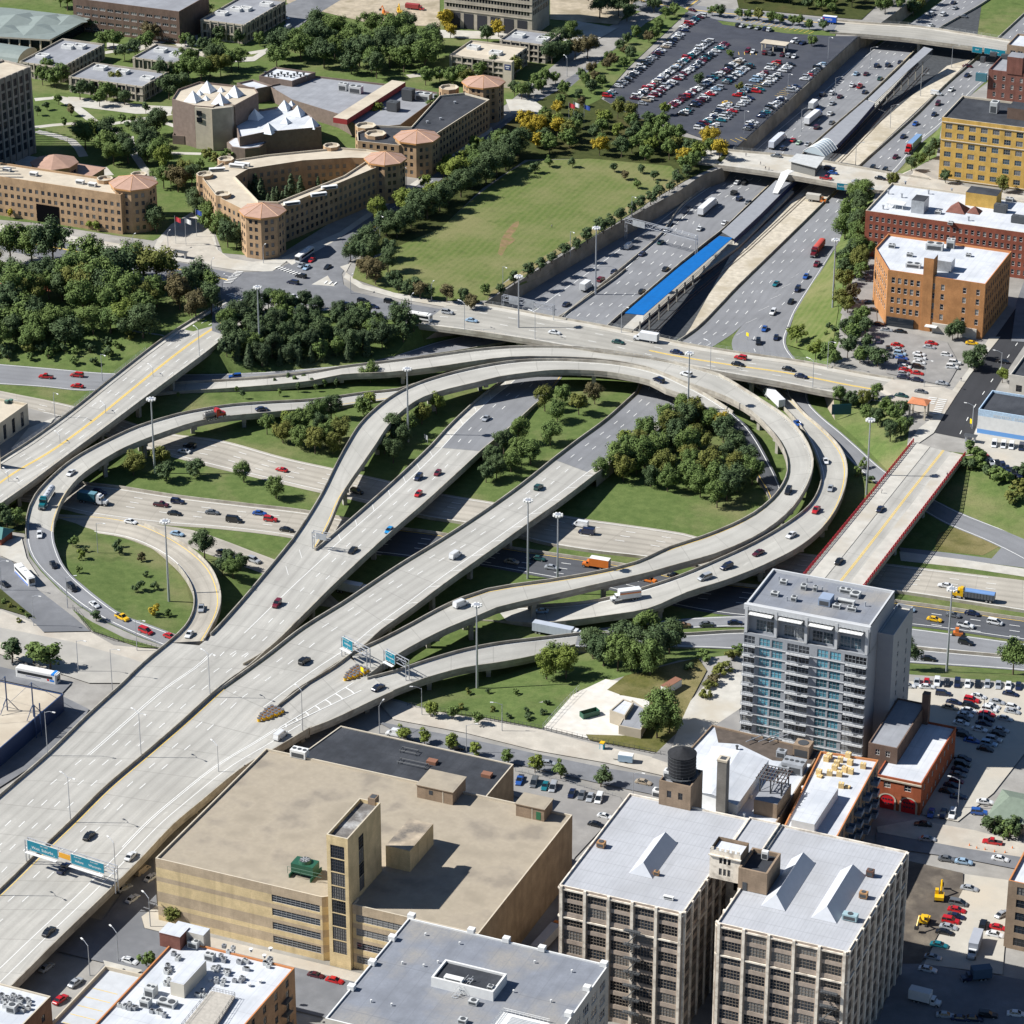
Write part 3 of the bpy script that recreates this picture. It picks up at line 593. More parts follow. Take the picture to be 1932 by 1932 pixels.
def facade(mb,p,q,z0,z1,spec,wm,wins):
 """wall from p to q (outside on the right-hand side going p->q) with recessed openings; collects window places"""
 p=V((p[0],p[1])); q=V((q[0],q[1])); d=q-p; L=d.length; d/=L; nrm=V((d.y,-d.x)); rec=.22
 mz=wm if callable(wm)else(lambda z:wm)
 def P(u,z,dep=0):return(p.x+d.x*u-nrm.x*dep,p.y+d.y*u-nrm.y*dep,z)
 bands=sorted(spec.get('bands',[])if spec else[])
 if not spec or not spec.get('rows'):
  zs=[z0]+[b for b in bands if z0<b<z1]+[z1]
  for a,b in zip(zs,zs[1:]):mb.face([P(0,a),P(L,a),P(L,b),P(0,b)],mz((a+b)/2))
  return
 w,h=spec['w'],spec['h']; cols=spec.get('cols')or spaced(spec['n'],L,spec.get('m',1.2))
 cols=sorted(c for c in cols if c-w/2>.1 and c+w/2<L-.1)
 rows=sorted(r for r in spec['rows']if r>z0 and r+h<z1)
 zs=[z0]
 for r in rows:
  for b in bands:
   if zs[-1]<b<r:zs.append(b)
  zs+=[r,r+h]
 for b in bands:
  if zs[-1]<b<z1:zs.append(b)
 zs.append(z1); rs=set(rows); skip=spec.get('skip',())
 for a,b in zip(zs,zs[1:]):
  m=mz((a+b)/2)
  if a in rs:
   x=0; ri=rows.index(a)
   for ci,c in enumerate(cols):
    if(ci,ri)in skip:continue
    mb.face([P(x,a),P(c-w/2,a),P(c-w/2,b),P(x,b)],m); x=c+w/2
    l,r=c-w/2,c+w/2
    mb.face([P(l,a),P(r,a),P(r,a,rec),P(l,a,rec)],spec.get('sill',m)); mb.face([P(l,b,rec),P(r,b,rec),P(r,b),P(l,b)],m)
    mb.face([P(l,a),P(l,a,rec),P(l,b,rec),P(l,b)],m); mb.face([P(r,a,rec),P(r,a),P(r,b),P(r,b,rec)],m)
    wins.append((V(P(c,a,rec-.06)),atan2(d.y,d.x),w,h,dict(spec,gl=spec['glc'][ci])if ci in spec.get('glc',())else spec))
   mb.face([P(x,a),P(L,a),P(L,b),P(x,b)],m)
  else:mb.face([P(0,a),P(L,a),P(L,b),P(0,b)],m)
 for u in spec.get('piers',()):
  c=P(u,z0,-.2); mb.box((c[0],c[1],z0+.01),(spec.get('pw',.9),.5,z1-z0-.02),spec.get('pm',mz(z1)),atan2(d.y,d.x))
 for z in spec.get('ledges',()):
  c=P(L/2,z,-.15); mb.box((c[0],c[1],z),(L-.02,.36,spec.get('lh',.35)),spec.get('lm',mz(z)),atan2(d.y,d.x))
def off(root,mb,name,**kw):
 o=root.location; mb.v=[(x-o.x,y-o.y,z-o.z)for x,y,z in mb.v]
 return mb.build(name,root,**kw)
def building(name,label,cat,poly,h,wall,roof,fac=None,z0=0.0,hole=None,par=.8,coping=None,group=None,cap=100,root=None,roofname='roof'):
 """poly: counter-clockwise (north right, west up); fac: {edge: spec} or one spec for every edge over 5 m"""
 poly=[V((p[0],p[1]))for p in poly]
 a=sum(poly[i].x*poly[(i+1)%len(poly)].y-poly[(i+1)%len(poly)].x*poly[i].y for i in range(len(poly)))
 if a<0:poly=poly[::-1]
 cx=sum(p.x for p in poly)/len(poly); cy=sum(p.y for p in poly)/len(poly)
 new=root is None
 if new:root=thing(name,label,cat,(cx,cy,z0),group=group)
 wm=MB(); wins=[]; n=len(poly)
 def spec_for(i,L):
  if fac is None:return None
  if 'rows' in fac or 'bands' in fac:
   if L<4.5 and 'rows' in fac:return None
   s=dict(fac)
   if 'pitch' in s:s['n']=max(1,int((L-2)/s['pitch']))
   return s
  return fac.get(i,fac.get('*'))
 loops=[poly]+([[V((p[0],p[1]))for p in hole]]if hole else[])
 if hole:
  hl=loops[1]; ar=sum(hl[i].x*hl[(i+1)%len(hl)].y-hl[(i+1)%len(hl)].x*hl[i].y for i in range(len(hl)))
  if ar>0:loops[1]=hl[::-1]
 for li,lp in enumerate(loops):
  for i in range(len(lp)):
   p,q=lp[i],lp[(i+1)%len(lp)]
   facade(wm,p,q,z0-.5 if z0<=0 else z0,h,spec_for(i if li==0 else 'hole',(q-p).length),wall,wins)
 cm=coping or(wall(h)if callable(wall)else wall); rm=MB()
 pw=.35
 inner=[]
 for lp in loops:
  k=len(lp); inn=[]
  for i in range(k):
   a_,b_,c_=lp[i-1],lp[i],lp[(i+1)%k]
   d1=(b_-a_).normalized(); d2=(c_-b_).normalized(); n1=V((-d1.y,d1.x)); n2=V((-d2.y,d2.x)); bs=(n1+n2)
   bs=bs/max(.3,bs.length_squared/2)if bs.length>.1 else n1
   inn.append(b_+bs*pw)
  inner.append(inn)
  cp=MB()
  for i in range(k):
   j=(i+1)%k
   cp.face([(*lp[i],h),(*lp[j],h),(*inn[j],h),(*inn[i],h)],cm)
   cp.face([(*inn[i],h),(*inn[j],h),(*inn[j],h-par),(*inn[i],h-par)],cm)
  base=len(wm.v); wm.v+=cp.v; wm.f+=[tuple(base+x for x in f)for f in cp.f]; wm.m+=[wm.mi(cm)]*len(cp.f)
 vs=[p for l in inner for p in l]; k=len(inner[0])
 r=delaunay_2d_cdt(vs,[(k+i,k+(i+1)%(len(vs)-k))for i in range(len(vs)-k)],[list(range(k))],1,1e-4)
 for f in r[2]:
  pts=[r[0][i]for i in f]; c=sum(pts,V((0,0)))/len(pts)
  if hole and inside(c,inner[1]):continue
  rm.face([(p.x,p.y,h-par)for p in pts],roof)
 off(root,wm,'wall'); off(root,rm,roofname)
 F_=[w for w in wins]; F_.sort(key=lambda w:(w[0]-CAM).length-(25 if(w[0]-CAM).dot(V((sin(w[1]),-cos(w[1]),0)))<0 else 0)*1)
 o=V(root.location); rest=MB()
 already=sum(1 for c in root.children if c.name.startswith('window'))
 for i,(p,a_,w,hh,sp)in enumerate(F_):
  me=window_mesh(w,hh,sp.get('fr'),sp.get('gl'),sp.get('nv',2),sp.get('nh',2))
  if i+already<cap:ob('window',me,root,p-o,a_)
  else:
   mt=Matrix.Translation(p-o)@Matrix.Rotation(a_,4,'Z'); bs=len(rest.v)
   rest.v+=[tuple(mt@v.co)for v in me.vertices]
   mi=[rest.mi(m)for m in me.materials]
   for pl in me.polygons:rest.f.append(tuple(bs+x for x in pl.vertices)); rest.m.append(mi[pl.material_index])
 if rest.f:rest.build('windows',root,kind='stuff')
 return root
def inside(p,poly):
 r=False; j=len(poly)-1
 for i in range(len(poly)):
  a,b=poly[i],poly[j]
  if(a.y>p.y)!=(b.y>p.y)and p.x<(b.x-a.x)*(p.y-a.y)/(b.y-a.y)+a.x:r=not r
  j=i
 return r
def R3(h,s):
 """roof corners near-left, near-right, far-right in survey pixels -> south, east, north, west limits"""
 a,b,c=q0(s,h); return a.x,(a.y+b.y)/2,b.x,c.y
def rect(x0,y0,x1,y1):return[(x0,y0),(x1,y0),(x1,y1),(x0,y1)]
def octa(c,r,a=pi/8):return[(c.x+r*cos(a+i*pi/4),c.y+r*sin(a+i*pi/4))for i in range(8)]
def pyramid(mb,c,r,h,m,n=4,a=pi/4,z=0):
 i=[(c[0]+r*cos(a+k*2*pi/n),c[1]+r*sin(a+k*2*pi/n),c[2])for k in range(n)]
 for k in range(n):mb.face([i[k],i[(k+1)%n],(c[0],c[1],c[2]+h)],m)
M_metal=mat('galvanised_metal',(.42,.44,.46),rough=.45,var=.2,scale=.8,metal=.3)
M_ac=mat('rooftop_unit_paint',(.50,.51,.50),rough=.5,var=.15,scale=.9)
M_acd=paint('rooftop_unit_dark',(.06,.065,.07),.6)
M_copper=mat('copper_roof',(.40,.255,.19),var=.14,scale=.5,rough=.6)
M_copperE=paint('copper_edge',(.50,.25,.09),.5)
def ac_unit(root,p,d,rz=0,m=None,fans=1):
 b=MB(); m=m or M_ac; x,y,z=p; b.box((x,y,z+.15),d,m,rz); b.box((x,y,z),(d[0]*.8,d[1]*.8,.15),M_acd,rz)
 for k in range(fans):
  u=(k+.5)/fans-.5; b.cyl((x+cos(rz)*u*d[0],y+sin(rz)*u*d[0],z+d[2]+.15),min(d[0]/fans,d[1])*.38,.12,M_acd,10)
 b.box((x+sin(rz)*(d[1]/2+.01),y-cos(rz)*(d[1]/2+.01),z+.35),(d[0]*.8,.03,d[2]*.6),M_acd,rz)
 return off(root,b,'air_conditioner')
def vent(root,p,r=.25,h=.8,m=None):
 b=MB(); b.cyl(p,r,h,m or M_metal,8); b.cyl((p[0],p[1],p[2]+h),r*1.6,.22,m or M_metal,8); return off(root,b,'roof_vent')
def skylight(root,x0,y0,x1,y1,z,h,m,axis='y',name='roof_monitor'):
 b=MB()
 if axis=='y':
  xm=(x0+x1)/2; hip=min(2.0,(y1-y0)*.1)
  b.face([(x0,y0,z),(xm,y0+hip,z+h),(xm,y1-hip*.3,z+h),(x0,y1,z)],m); b.face([(xm,y0+hip,z+h),(x1,y0,z),(x1,y1,z),(xm,y1-hip*.3,z+h)],m)
  b.face([(x0,y0,z),(x1,y0,z),(xm,y0+hip,z+h)],m); b.face([(x1,y1,z),(x0,y1,z),(xm,y1-hip*.3,z+h)],m)
 return off(root,b,name)
def small_house(root,name,x0,y0,x1,y1,z,h,wall,roof,over=0.0,win=None):
 b=MB(); b.prism(rect(x0,y0,x1,y1),z-.1,z+h,wall); r=.3; b.prism(rect(x0-over,y0-over,x1+over,y1+over),z+h+.002,z+h+.25,wall,roof); b.prism(rect(x0+r,y0+r,x1-r,y1-r),z+h+.25,z+h+.27,roof)
 if win:
  for(sx,zz,w,hh,m)in win:b.box((sx,y0-.02,z+zz),(w,.06,hh),m)
 return off(root,b,name)
# -- buildings
def brick(name,c,c2=None):
 m,t,b=nodes(name); p=geo(t); b.inputs['Roughness'].default_value=.9; b.inputs['Specular IOR Level'].default_value=.15
 col=mixc(t,ramp(t,noise(t,p,.3,5),.3,.7),tuple(x*.8 for x in c),tuple(x*1.15 for x in c))
 z=t.nodes.new('ShaderNodeSeparateXYZ'); t.links.new(p,z.inputs[0])
 w=t.nodes.new('ShaderNodeMath'); w.operation='FRACT'; s=t.nodes.new('ShaderNodeMath'); s.operation='MULTIPLY'; s.inputs[1].default_value=1.6
 t.links.new(z.outputs[2],s.inputs[0]); t.links.new(s.outputs[0],w.inputs[0])
 col=mixc(t,ramp(t,w.outputs[0],.0,.12,.3,0),col,tuple(x*.45 for x in c))
 col=mixc(t,ramp(t,noise(t,p,2.5,2),.4,.8,0,.4),col,tuple(x*.6 for x in c))
 col=mixc(t,ramp(t,noise(t,scaled(t,p,(.5,.5,.05)),1.0,3),.52,.75,0,.5),col,tuple(x*.5 for x in c))
 t.links.new(col,b.inputs['Base Color']); return m
B_uic=brick('brick_tan',(.42,.285,.17)); B_brn=brick('brick_brown',(.16,.11,.085)); B_org=brick('brick_orange',(.42,.205,.085))
B_red=brick('brick_red',(.26,.085,.055)); B_yel=brick('brick_yellow',(.56,.36,.10)); B_dk=brick('brick_dark_red',(.20,.09,.07))
B_old=brick('brick_old',(.29,.215,.15)); B_loft=brick('brick_loft',(.24,.155,.10)); B_fire=brick('brick_fire_station',(.36,.105,.05))
C_frame=mat('campus_concrete',(.40,.36,.29),var=.15,scale=.4,col2=(.3,.27,.22),big=.15)
C_tower=mat('tower_concrete',(.33,.30,.26),var=.2,scale=.4)
C_lime=mat('limestone_trim',(.52,.46,.36),var=.12,scale=.6)
RF_tan=mat('roof_tan_gravel',(.50,.44,.345),var=.12,scale=.35,col2=(.40,.34,.26),big=.08)
RF_grey=mat('roof_grey',(.27,.28,.30),var=.15,scale=.25,col2=(.21,.215,.23),big=.06,seam=3.0)
RF_blue=mat('roof_bluegrey',(.205,.22,.25),var=.18,scale=.22,col2=(.28,.265,.24),big=.07,seam=4.0)
RF_black=mat('roof_black_tar',(.038,.042,.050),var=.3,scale=.3,col2=(.06,.065,.075),big=.08,seam=2.6)
RF_white=mat('roof_white_membrane',(.54,.56,.585),var=.09,scale=.4,col2=(.42,.445,.48),big=.09,seam=2.4)
RF_silver=mat('roof_silver_coating',(.40,.41,.43),var=.07,scale=.5,col2=(.33,.335,.345),big=.05,seam=1.0)
RF_beige=mat('roof_stained_beige',(.365,.315,.24),var=.26,scale=.10,col2=(.23,.20,.16),big=.10)
M_wht=mat('painted_white',(.66,.66,.64),var=.08,scale=.7); M_stucco=mat('pale_stucco',(.5,.47,.41),var=.12,scale=.5)
HALL=dict(pitch=2.9,n=1,rows=[1.4,4.9,8.3,11.7],w=1.5,h=1.75,fr=M_fr_d,nv=2,nh=2)
def octo_tower(root,c,r,h,cone,rows,wall=B_uic,crown=True,n=2):
 sp=dict(n=n,rows=rows,w=1.35,h=1.75,fr=M_fr_d,m=.9)
 b=MB(); wins=[]; P=octa(c,r)
 for i in range(8):facade(b,P[i],P[(i+1)%8],-.5,h,sp,wall,wins)
 off(root,b,'tower_wall'); o=V(root.location)
 for p,a,w,hh,s in wins:
  if(p-CAM).dot(V((sin(a),-cos(a),0)))<0:ob('window',window_mesh(w,hh,M_fr_d,None,2,2),root,p-o,a)
 b=MB()
 if cone:
  E=octa(c,r+.75); b.prism(E,h-.5,h+.15,M_copperE);
  for i in range(8):b.face([(*E[i],h+.16),(*E[(i+1)%8],h+.16),(c.x,c.y,h+cone)],M_copper)
  for i in range(8):b.tube((*E[i],h+.2),(c.x,c.y,h+cone),.09,M_copperE,4)
  off(root,b,'copper_roof')
 else:
  o8=octa(c,r); i8=octa(c,r-.5)
  for i in range(8):
   j=(i+1)%8; b.face([(*o8[i],h),(*o8[j],h),(*i8[j],h),(*i8[i],h)],C_lime); b.face([(*i8[i],h),(*i8[j],h),(*i8[j],h-1),(*i8[i],h-1)],C_lime)
  b.face([(*p,h-1)for p in i8],RF_tan); off(root,b,'turret_roof')
a,b_=q0('A-520,935 A640,1088',17.0); oc=W('A',750,1040,17.5)
hl=building('brick_hall','long tan brick hall with a vehicle archway and an octagonal copper-roofed tower at its corner','hall',rect(a.x,b_.y,oc.x,b_.y+15),17.0,B_uic,RF_tan,{0:dict(HALL,cols=[3+i*2.9 for i in range(80)if not 27<i%60<0]),1:None})
octo_tower(hl,oc,9.2,18.6,3.2,[1.5,4.9,8.3,11.7,15.0])
m=MB(); ar=W('A',270,1255,0); m.box((ar.x,b_.y+.45,0),(10.5,1.2,7.6),paint('archway_painted_shade',(.005,.005,.006),.9,spec=0)); off(hl,m,'archway')  # solid flat panel, no opening: the archway's shade is painted as near-black
for x,y in((590,1010),(780,985)):octo_tower(hl,W('A',x,y,17.0),3.4,17.8,0,[],n=1)
for x,y in((40,960),(190,985),(520,1045),(450,1030)):p=W('A',x,y,16.3); ac_unit(hl,p,(3.4,1.8,1.3),0,M_wht,0)
oc2=W('A',305,905,9)
dn=building('dining_pavilion','low brick pavilion behind the long hall with an octagonal copper roof','pavilion',octa(oc2,9.6),8.2,B_uic,RF_tan,dict(n=2,rows=[3.5],w=2.2,h=2.6,fr=M_fr_d))
m=MB(); E=octa(oc2,10.2); m.prism(E,8.25,8.6,M_copperE)
for i in range(8):m.face([(*E[i],8.61),(*E[(i+1)%8],8.61),(oc2.x,oc2.y,12)],M_copper)
off(dn,m,'copper_roof')
w1=W('A',460,960,5.0); m=MB(); m.prism(rect(w1.x-9,w1.y-8,w1.x+6,w1.y+8),-.2,4.2,B_uic); m.prism(rect(w1.x-9.5,w1.y-8.5,w1.x+6.5,w1.y+8.5),4.2,4.6,M_copper); off(dn,m,'annex')
outer=q0('A1475,1205 B262,915 B330,870 B150,838 B0,828 A1500,868 A1262,905 A1125,985 A1215,1100 A1385,1185',15.7)
inner=q0('A1392,948 A1320,990 A1452,1128 A1560,1132 A1932,985 B172,888 B60,884 A1700,900',15.7)
th=building('brick_hall','triangular tan brick hall built round a courtyard of conifers','hall',outer,15.7,B_uic,RF_tan,dict(HALL,rows=[1.4,4.7,8.0,11.3]),hole=inner,coping=C_lime)
octo_tower(th,W('A',1475,1190,16.8),8.8,17.4,3.2,[1.4,4.7,8.0,11.3,14.4]); octo_tower(th,W('B',255,893,16.8),8.2,17.0,3.2,[1.4,4.7,8.0,11.3,14.2])
for x,y in((1150,985),(1268,900),(1250,1095),(1862,825)):octo_tower(th,W('A',x,y,15.7),3.5,16.5,0,[4.7,8.0,11.3],n=1)
for x,y,rz in((1220,960,.6),(1330,940,.1),(1640,1150,.75),(1850,1060,.75),(1790,1100,.75),(1360,930,.1)):ac_unit(th,W('A',x,y,15),(6.5,1.7,1.2),rz,M_wht,0)
ah=building('brick_hall','tan brick hall with a black roof along the avenue, octagonal copper roofs at both ends','hall',q0('B330,815 B480,790 B840,558 B700,520 B560,535 B400,712 B210,702 B95,742 B100,790',13.8),13.8,B_uic,RF_black,dict(HALL,rows=[1.4,4.7,8.0,11.0]),coping=C_lime)
octo_tower(ah,W('B',432,775,14.6),9.2,15.2,2.8,[1.4,4.7,8.0,11.2]); octo_tower(ah,W('B',806,478,15),9.0,16.5,3,[1.4,4.7,8.0,11.2,13.8])
for x,y,r in((145,712,4.6),(200,757,4.6),(612,498,4.4)):octo_tower(ah,W('B',x,y,13.8),r,14.6,0,[4.7,8.0,11.0],n=1)
for x,y in((490,690),(645,580),(565,672)):vent(ah,W('B',x,y,13.1),.4,.7)
M_slate=mat('dark_brown_brick_wall',(.19,.145,.12),var=.2,scale=.6); M_pyr=mat('pyramid_metal',(.66,.70,.73),var=.06,scale=.8,rough=.4)
ar1=building('angular_hall','tall angular brick hall with a concrete stair face and white pyramid skylights','hall',q0('A1090,592 A1195,600 A1230,580 A1320,590 A1450,520 A1430,490 A1120,458 A1000,500 A965,555',19.3),19.3,lambda z:M_slate,RF_tan)
def pyr(root,t,x,y,z,r,h):
 m=MB(); p=W(t,x,y,z); pyramid(m,p,r,h,M_pyr); off(root,m,'pyramid_skylight')
for x,y,r in((1085,565,4.3),(1165,510,4.3),(1238,578,4.3),(1320,535,4.3),(1120,530,1.9),(1157,560,1.9),(1242,512,1.9),(1280,548,1.9)):pyr(ar1,'A',x,y,18.6,r,r*1.08)
m=MB(); p0,p1,p2=(W('A',*c,19.2)for c in((1095,594),(1195,604),(1310,592)))
m.prism([(p0.x,p0.y-.5),(p1.x,p1.y-.5),(p1.x,p1.y+1),(p0.x,p0.y+1)],0,18.8,C_lime); m.prism([(p1.x+.3,p1.y-1.6),(p2.x,p2.y-1.6),(p2.x,p2.y+2),(p1.x+.3,p1.y+2)],0,19.0,C_frame)
for zz in(12.2,15.2):m.box((p0.x+2.2,p0.y-.58,zz),(2.6,.1,2.2),G_dark)
off(ar1,m,'concrete_face')
ar2=building('angular_hall','lower angular brick hall with a pale roof ringed by white pyramid skylights','hall',q0('A1300,615 A1345,770 A1480,742 A1805,712 A1740,640 A1600,590 A1480,612',10.4),10.4,M_slate,RF_white,{0:None})
for x,y,r in((1432,665,4.2),(1508,742,4.2),(1598,612,4),(1672,645,4.2),(1750,712,4.2),(1605,690,2.6),(1637,590,2.0)):pyr(ar2,'A',x,y,9.7,r,r*1.05)
m=MB(); oc=W('A',1385,800,6); m.prism(octa(oc,8.5),-.3,6,M_slate); m.prism(octa(oc,7.6),6.01,6.1,RF_white); pyramid(m,(oc.x,oc.y,6.1),2.2,2.6,M_pyr,8); off(ar2,m,'octagon_annex')
lw=building('brick_workshop','low sprawling brown brick workshops with a railed red fascia walkway','workshop',q0('A1505,480 A1770,425 B250,470 B560,520 B530,560 B340,700 B130,720 A1900,640 A1640,560',6.5),6.5,M_slate,RF_grey)
m=MB(); p0,p1=W('B',0,665,9),W('B',330,455,9); d=(p1-p0).normalized(); nn=V((-d.y,d.x,0))*3.4
m.prism([tuple((p0-nn).xy),tuple((p1-nn).xy),tuple((p1+nn).xy),tuple((p0+nn).xy)],6.6,9.0,paint('red_fascia',(.30,.03,.03),.7),RF_tan,True); off(lw,m,'walkway')
for x,y,w,d_,h_,mt in((300,620,5,4,4,M_acd),(385,560,5,4,5,M_acd),(470,560,7,4,3,M_ac),(90,520,6,3,3,M_ac),(20,505,4,3,3,M_ac)):ac_unit(lw,W('B',x,y,5.8),(w,d_,h_),0,mt,2)
lw2=building('brick_workshop','brown brick block with a white gravel roof dotted with dark vents, behind the pyramid skylights','workshop',q0('A1455,425 A1640,455 A1772,405 A1545,375',8.5),8.5,M_slate,RF_white)
for i in range(14):p=W('A',1490+i*18,415+(i*37%23),7.8); vent(lw2,p,.45,.9,M_acd)
lw3=building('brick_workshop','small brown brick block with a white roof next to the tall pyramid hall','workshop',q0('A1330,465 A1430,500 A1530,480 A1420,445',7),7,M_slate,RF_white)
cs=building('stair_core','narrow slanted brick annex on the lawn side of the pyramid hall','annex',q0('A968,760 A1035,765 A1040,735 A985,725',4),4,M_slate,RF_tan)
def campus(label,s,h,rows,roof=RF_grey,units=(),n=14,nn=4,cat='campus block'):
 x0,y0,x1,y1=R3(h,s)
 L=x1-x0; D=y1-y0
 sp=lambda k,LL:dict(n=k,rows=rows,w=(LL-2.4)/k*.74,h=(h/len(rows))*.66,fr=M_fr_d,nv=3,nh=1,m=1.2,ledges=[r-.9 for r in rows[1:]]+[h-.7],lm=C_frame,piers=[1.2+(LL-2.4)*i/k for i in range(0,k+1,2)],pm=C_frame,pw=.6)
 r=building('campus_block',label,cat,rect(x0,y0,x1,y1),h,C_frame,roof,{0:sp(n,L),1:sp(max(2,int(n*D/L)),D)})
 for u,v in units:
  m=MB(); cx,cy=x0+u*L,y0+v*D
  for a_,b__,c_,d_ in((-2.6,0,.5,4),(2.6,0,.5,4),(0,-1.9,5.2,.5),(0,1.9,5.2,.5)):m.box((cx+a_,cy+b__,h-.8),(c_,d_,1.5),M_wht)
  m.box((cx,cy,h-.8),(2.5,1.6,1.0),M_ac); off(r,m,'roof_enclosure')
 return r
campus('grey flat-roofed concrete campus block with three white roof boxes, in the middle of the lawns','A380,432 A806,482 A915,402',7.4,[.7,4.2],units=((.18,.75),(.5,.7),(.9,.5)),n=15)
campus('grey flat-roofed concrete campus block just behind the dark tower','A108,345 A345,378 A580,245',7.4,[.7,4.2],units=((.25,.3),(.4,.75),(.62,1.0-.2)),n=12)
campus('small grey flat-roofed campus block with two white roof boxes among the trees','A742,322 A985,352 A1115,275',5.5,[.8],units=((.3,.65),(.75,.5)),n=9)
campus('tall grey campus block with a long row of white rooftop machines, beside the grey lane','A1130,105 A1365,142 A1585,0',9.6,[.8,4.6],units=((.2,.3),(.5,.55),(.35,.5),(.75,.8)),n=10)
campus('pale-roofed campus block with two white roof boxes beside yellow trees','B617,305 B930,350 B1040,262',8.6,[.7,3.4,6.0],RF_tan,((.2,.6),(.65,.45)),n=10)
campus('grey-roofed campus block joined to the pale one, in front of the concrete tower','B900,218 B1150,255 B1240,190',9.2,[.7,3.6,6.4],RF_grey,((.25,.5),(.8,.45)),n=9)
tp_=[tuple(W('A',*c,38.6).xy)for c in((-330,580),(172,372),(20,335),(-420,470))]
LT=(V(tp_[1])-V(tp_[0])).length
building('concrete_tower','tall concrete tower with deep dark vertical ribs, at the left edge','tower',tp_,38.6,C_tower,RF_tan,{'*':dict(n=14,rows=[3.5+i*4.2 for i in range(8)],w=LT/14*.62,h=3.2,fr=M_fr_d,nv=4,nh=2,piers=[1+i*(LT-2)/14 for i in range(15)],pw=1.0,pm=C_tower)})
g0=W('B',560,165,0); g1=W('B',1085,205,0); yv=(g0.y+g1.y)/2+2
x0=W('B',565,60,14).x
cot=building('concrete_tower','broad concrete office tower on an open colonnade, cut by the top edge','tower',rect(g0.x,yv,g1.x,yv+22),52,C_frame,RF_tan,{0:dict(n=28,rows=[10.2+i*3.6 for i in range(11)],w=1.25,h=2.5,fr=M_fr_d,nv=1,nh=1,ledges=[8.6+i*3.6 for i in range(12)],lm=C_frame),1:dict(n=10,rows=[10.2+i*3.6 for i in range(11)],w=1.25,h=2.5,fr=M_fr_d,nv=1,nh=1)})
m=MB(); LL=g1.x-g0.x
for i in range(6):
 m.box((g0.x+2.4+(i+.5)*(LL-4)/6.0,yv-.02,.3),((LL-4)/6*.72,.2,7.4),paint('colonnade_painted_shade',(.02,.022,.03),.8))  # solid slabs on the wall; shade between the columns is put into their colour
off(cot,m,'colonnade_shade_panel')
x0,y0,x1,y1=R3(16,'A545,10 A1010,62 A1060,20')
building('brick_block','dark brick academic block with pale window strips, cut by the top edge','academic block',rect(x0-14,y0,x1,y0+30),16,B_brn,RF_grey,{0:dict(n=13,rows=[1.2,4.6,8,11.4],w=3.2,h=1.3,fr=M_fr_w,nv=3,nh=1)})
pv=thing('faceted_pavilion','wide low pavilion with a faceted grey-green metal roof, at the top left corner','pavilion',W('A',200,130,7))
M_gg=mat('green_grey_roof',(.20,.235,.22),var=.1,scale=.3,rough=.6)
ps=q0('A-250,190 A280,222 A515,98 A60,45 A-300,20',7.0); m=MB(); m.prism([tuple(p.xy)for p in ps],6.2,7.0,C_lime,M_gg,True); off(pv,m,'roof')
m=MB()
for cx_,cy_,r in((90,110,13),(250,115,12),(390,110,10),(200,165,11),(20,165,9)):p=W('A',cx_,cy_,7.02); pyramid(m,p,r,r*.2,M_gg,4,0)
off(pv,m,'roof_facet')
m=MB(); ps2=[V(p)for p in ps]; cc=sum(ps2,V((0,0,0)))/5; m.prism([tuple((cc+(p-cc)*.9).xy)for p in ps2],-.3,6.2,G_blue); off(pv,m,'glass_wall')
for i in range(10):
 p=ps2[0].lerp(ps2[1],i/9); m=MB(); m.box((p.x,p.y+.8,0),(.7,.7,6.2),C_lime); off(pv,m,'column')
cr=thing('vaulted_hall','low hall with a curved grey roof in front of the faceted pavilion','hall',W('A',30,285,0)); m=MB(); p=W('A',60,285,4)
for i in range(8):
 a0,a1=pi*i/8,pi*(i+1)/8; m.face([(p.x-60,p.y-9*cos(a0),2+4*sin(a0)),(p.x+9,p.y-9*cos(a0),2+4*sin(a0)),(p.x+9,p.y-9*cos(a1),2+4*sin(a1)),(p.x-60,p.y-9*cos(a1),2+4*sin(a1))],M_gg)
m.face([(p.x+9,p.y-9*cos(pi*i/8),2+4*sin(pi*i/8))for i in range(9)],C_lime); off(cr,m,'roof'); m=MB(); m.prism(rect(p.x-60,p.y-8.9,p.x+8.8,p.y+8.9),-.3,2.1,C_lime); off(cr,m,'wall')
py=thing('pylon','free-standing pale concrete campus pylon with a square emblem panel','pylon',W('B',948,490,0)); q=V(py.location); m=MB(); m.box((q.x,q.y,0),(4.0,3.0,12.5),C_lime); off(py,m,'shaft')
m=MB(); m.box((q.x,q.y-1.55,8.6),(3.0,.12,2.6),paint('emblem_navy',(.03,.045,.14),.5)); m.box((q.x,q.y-1.63,10.0),(2.0,.05,.5),M_wht); m.box((q.x,q.y-1.63,9.2),(1.4,.05,.3),M_wht); off(py,m,'emblem_panel')
x0,y0,x1,y1=R3(22,'C1165,1520 C1720,1590 C1860,1410')
g0=W('C',1095,1400,22)
ob_=building('brick_warehouse','orange brick warehouse with a white roof, a square stair tower and a slanted left wall','warehouse',[(x0,y0),(x1,y0),(x1,y1),(x0-11.2,y1),(x0-11.2,y0+20)],22,B_org,RF_white,{0:dict(cols=[2.2,4.6,7.0,9.4,11.8,15.8,17.6,21.2,29.5,34.6],rows=[5.2,9.2,13.2,17.0],w=1.35,h=2.3,fr=M_fr_w,nv=1),1:dict(pitch=2.6,n=11,rows=[1.5,5.2,9.2,13.2,17.0],w=1.4,h=2.3,fr=M_fr_d),4:dict(n=7,rows=[5.2,9.2,13.2,17.0],w=1.2,h=2.3,fr=M_fr_w,nv=1)},coping=paint('terracotta_coping',(.50,.20,.07),.7))
tx=W('C',1440,1500,22); m=MB(); m.prism(rect(tx.x-2.2,y0-.35,tx.x+1.6,y0+5),0,29,B_org,RF_white); off(ob_,m,'stair_tower')
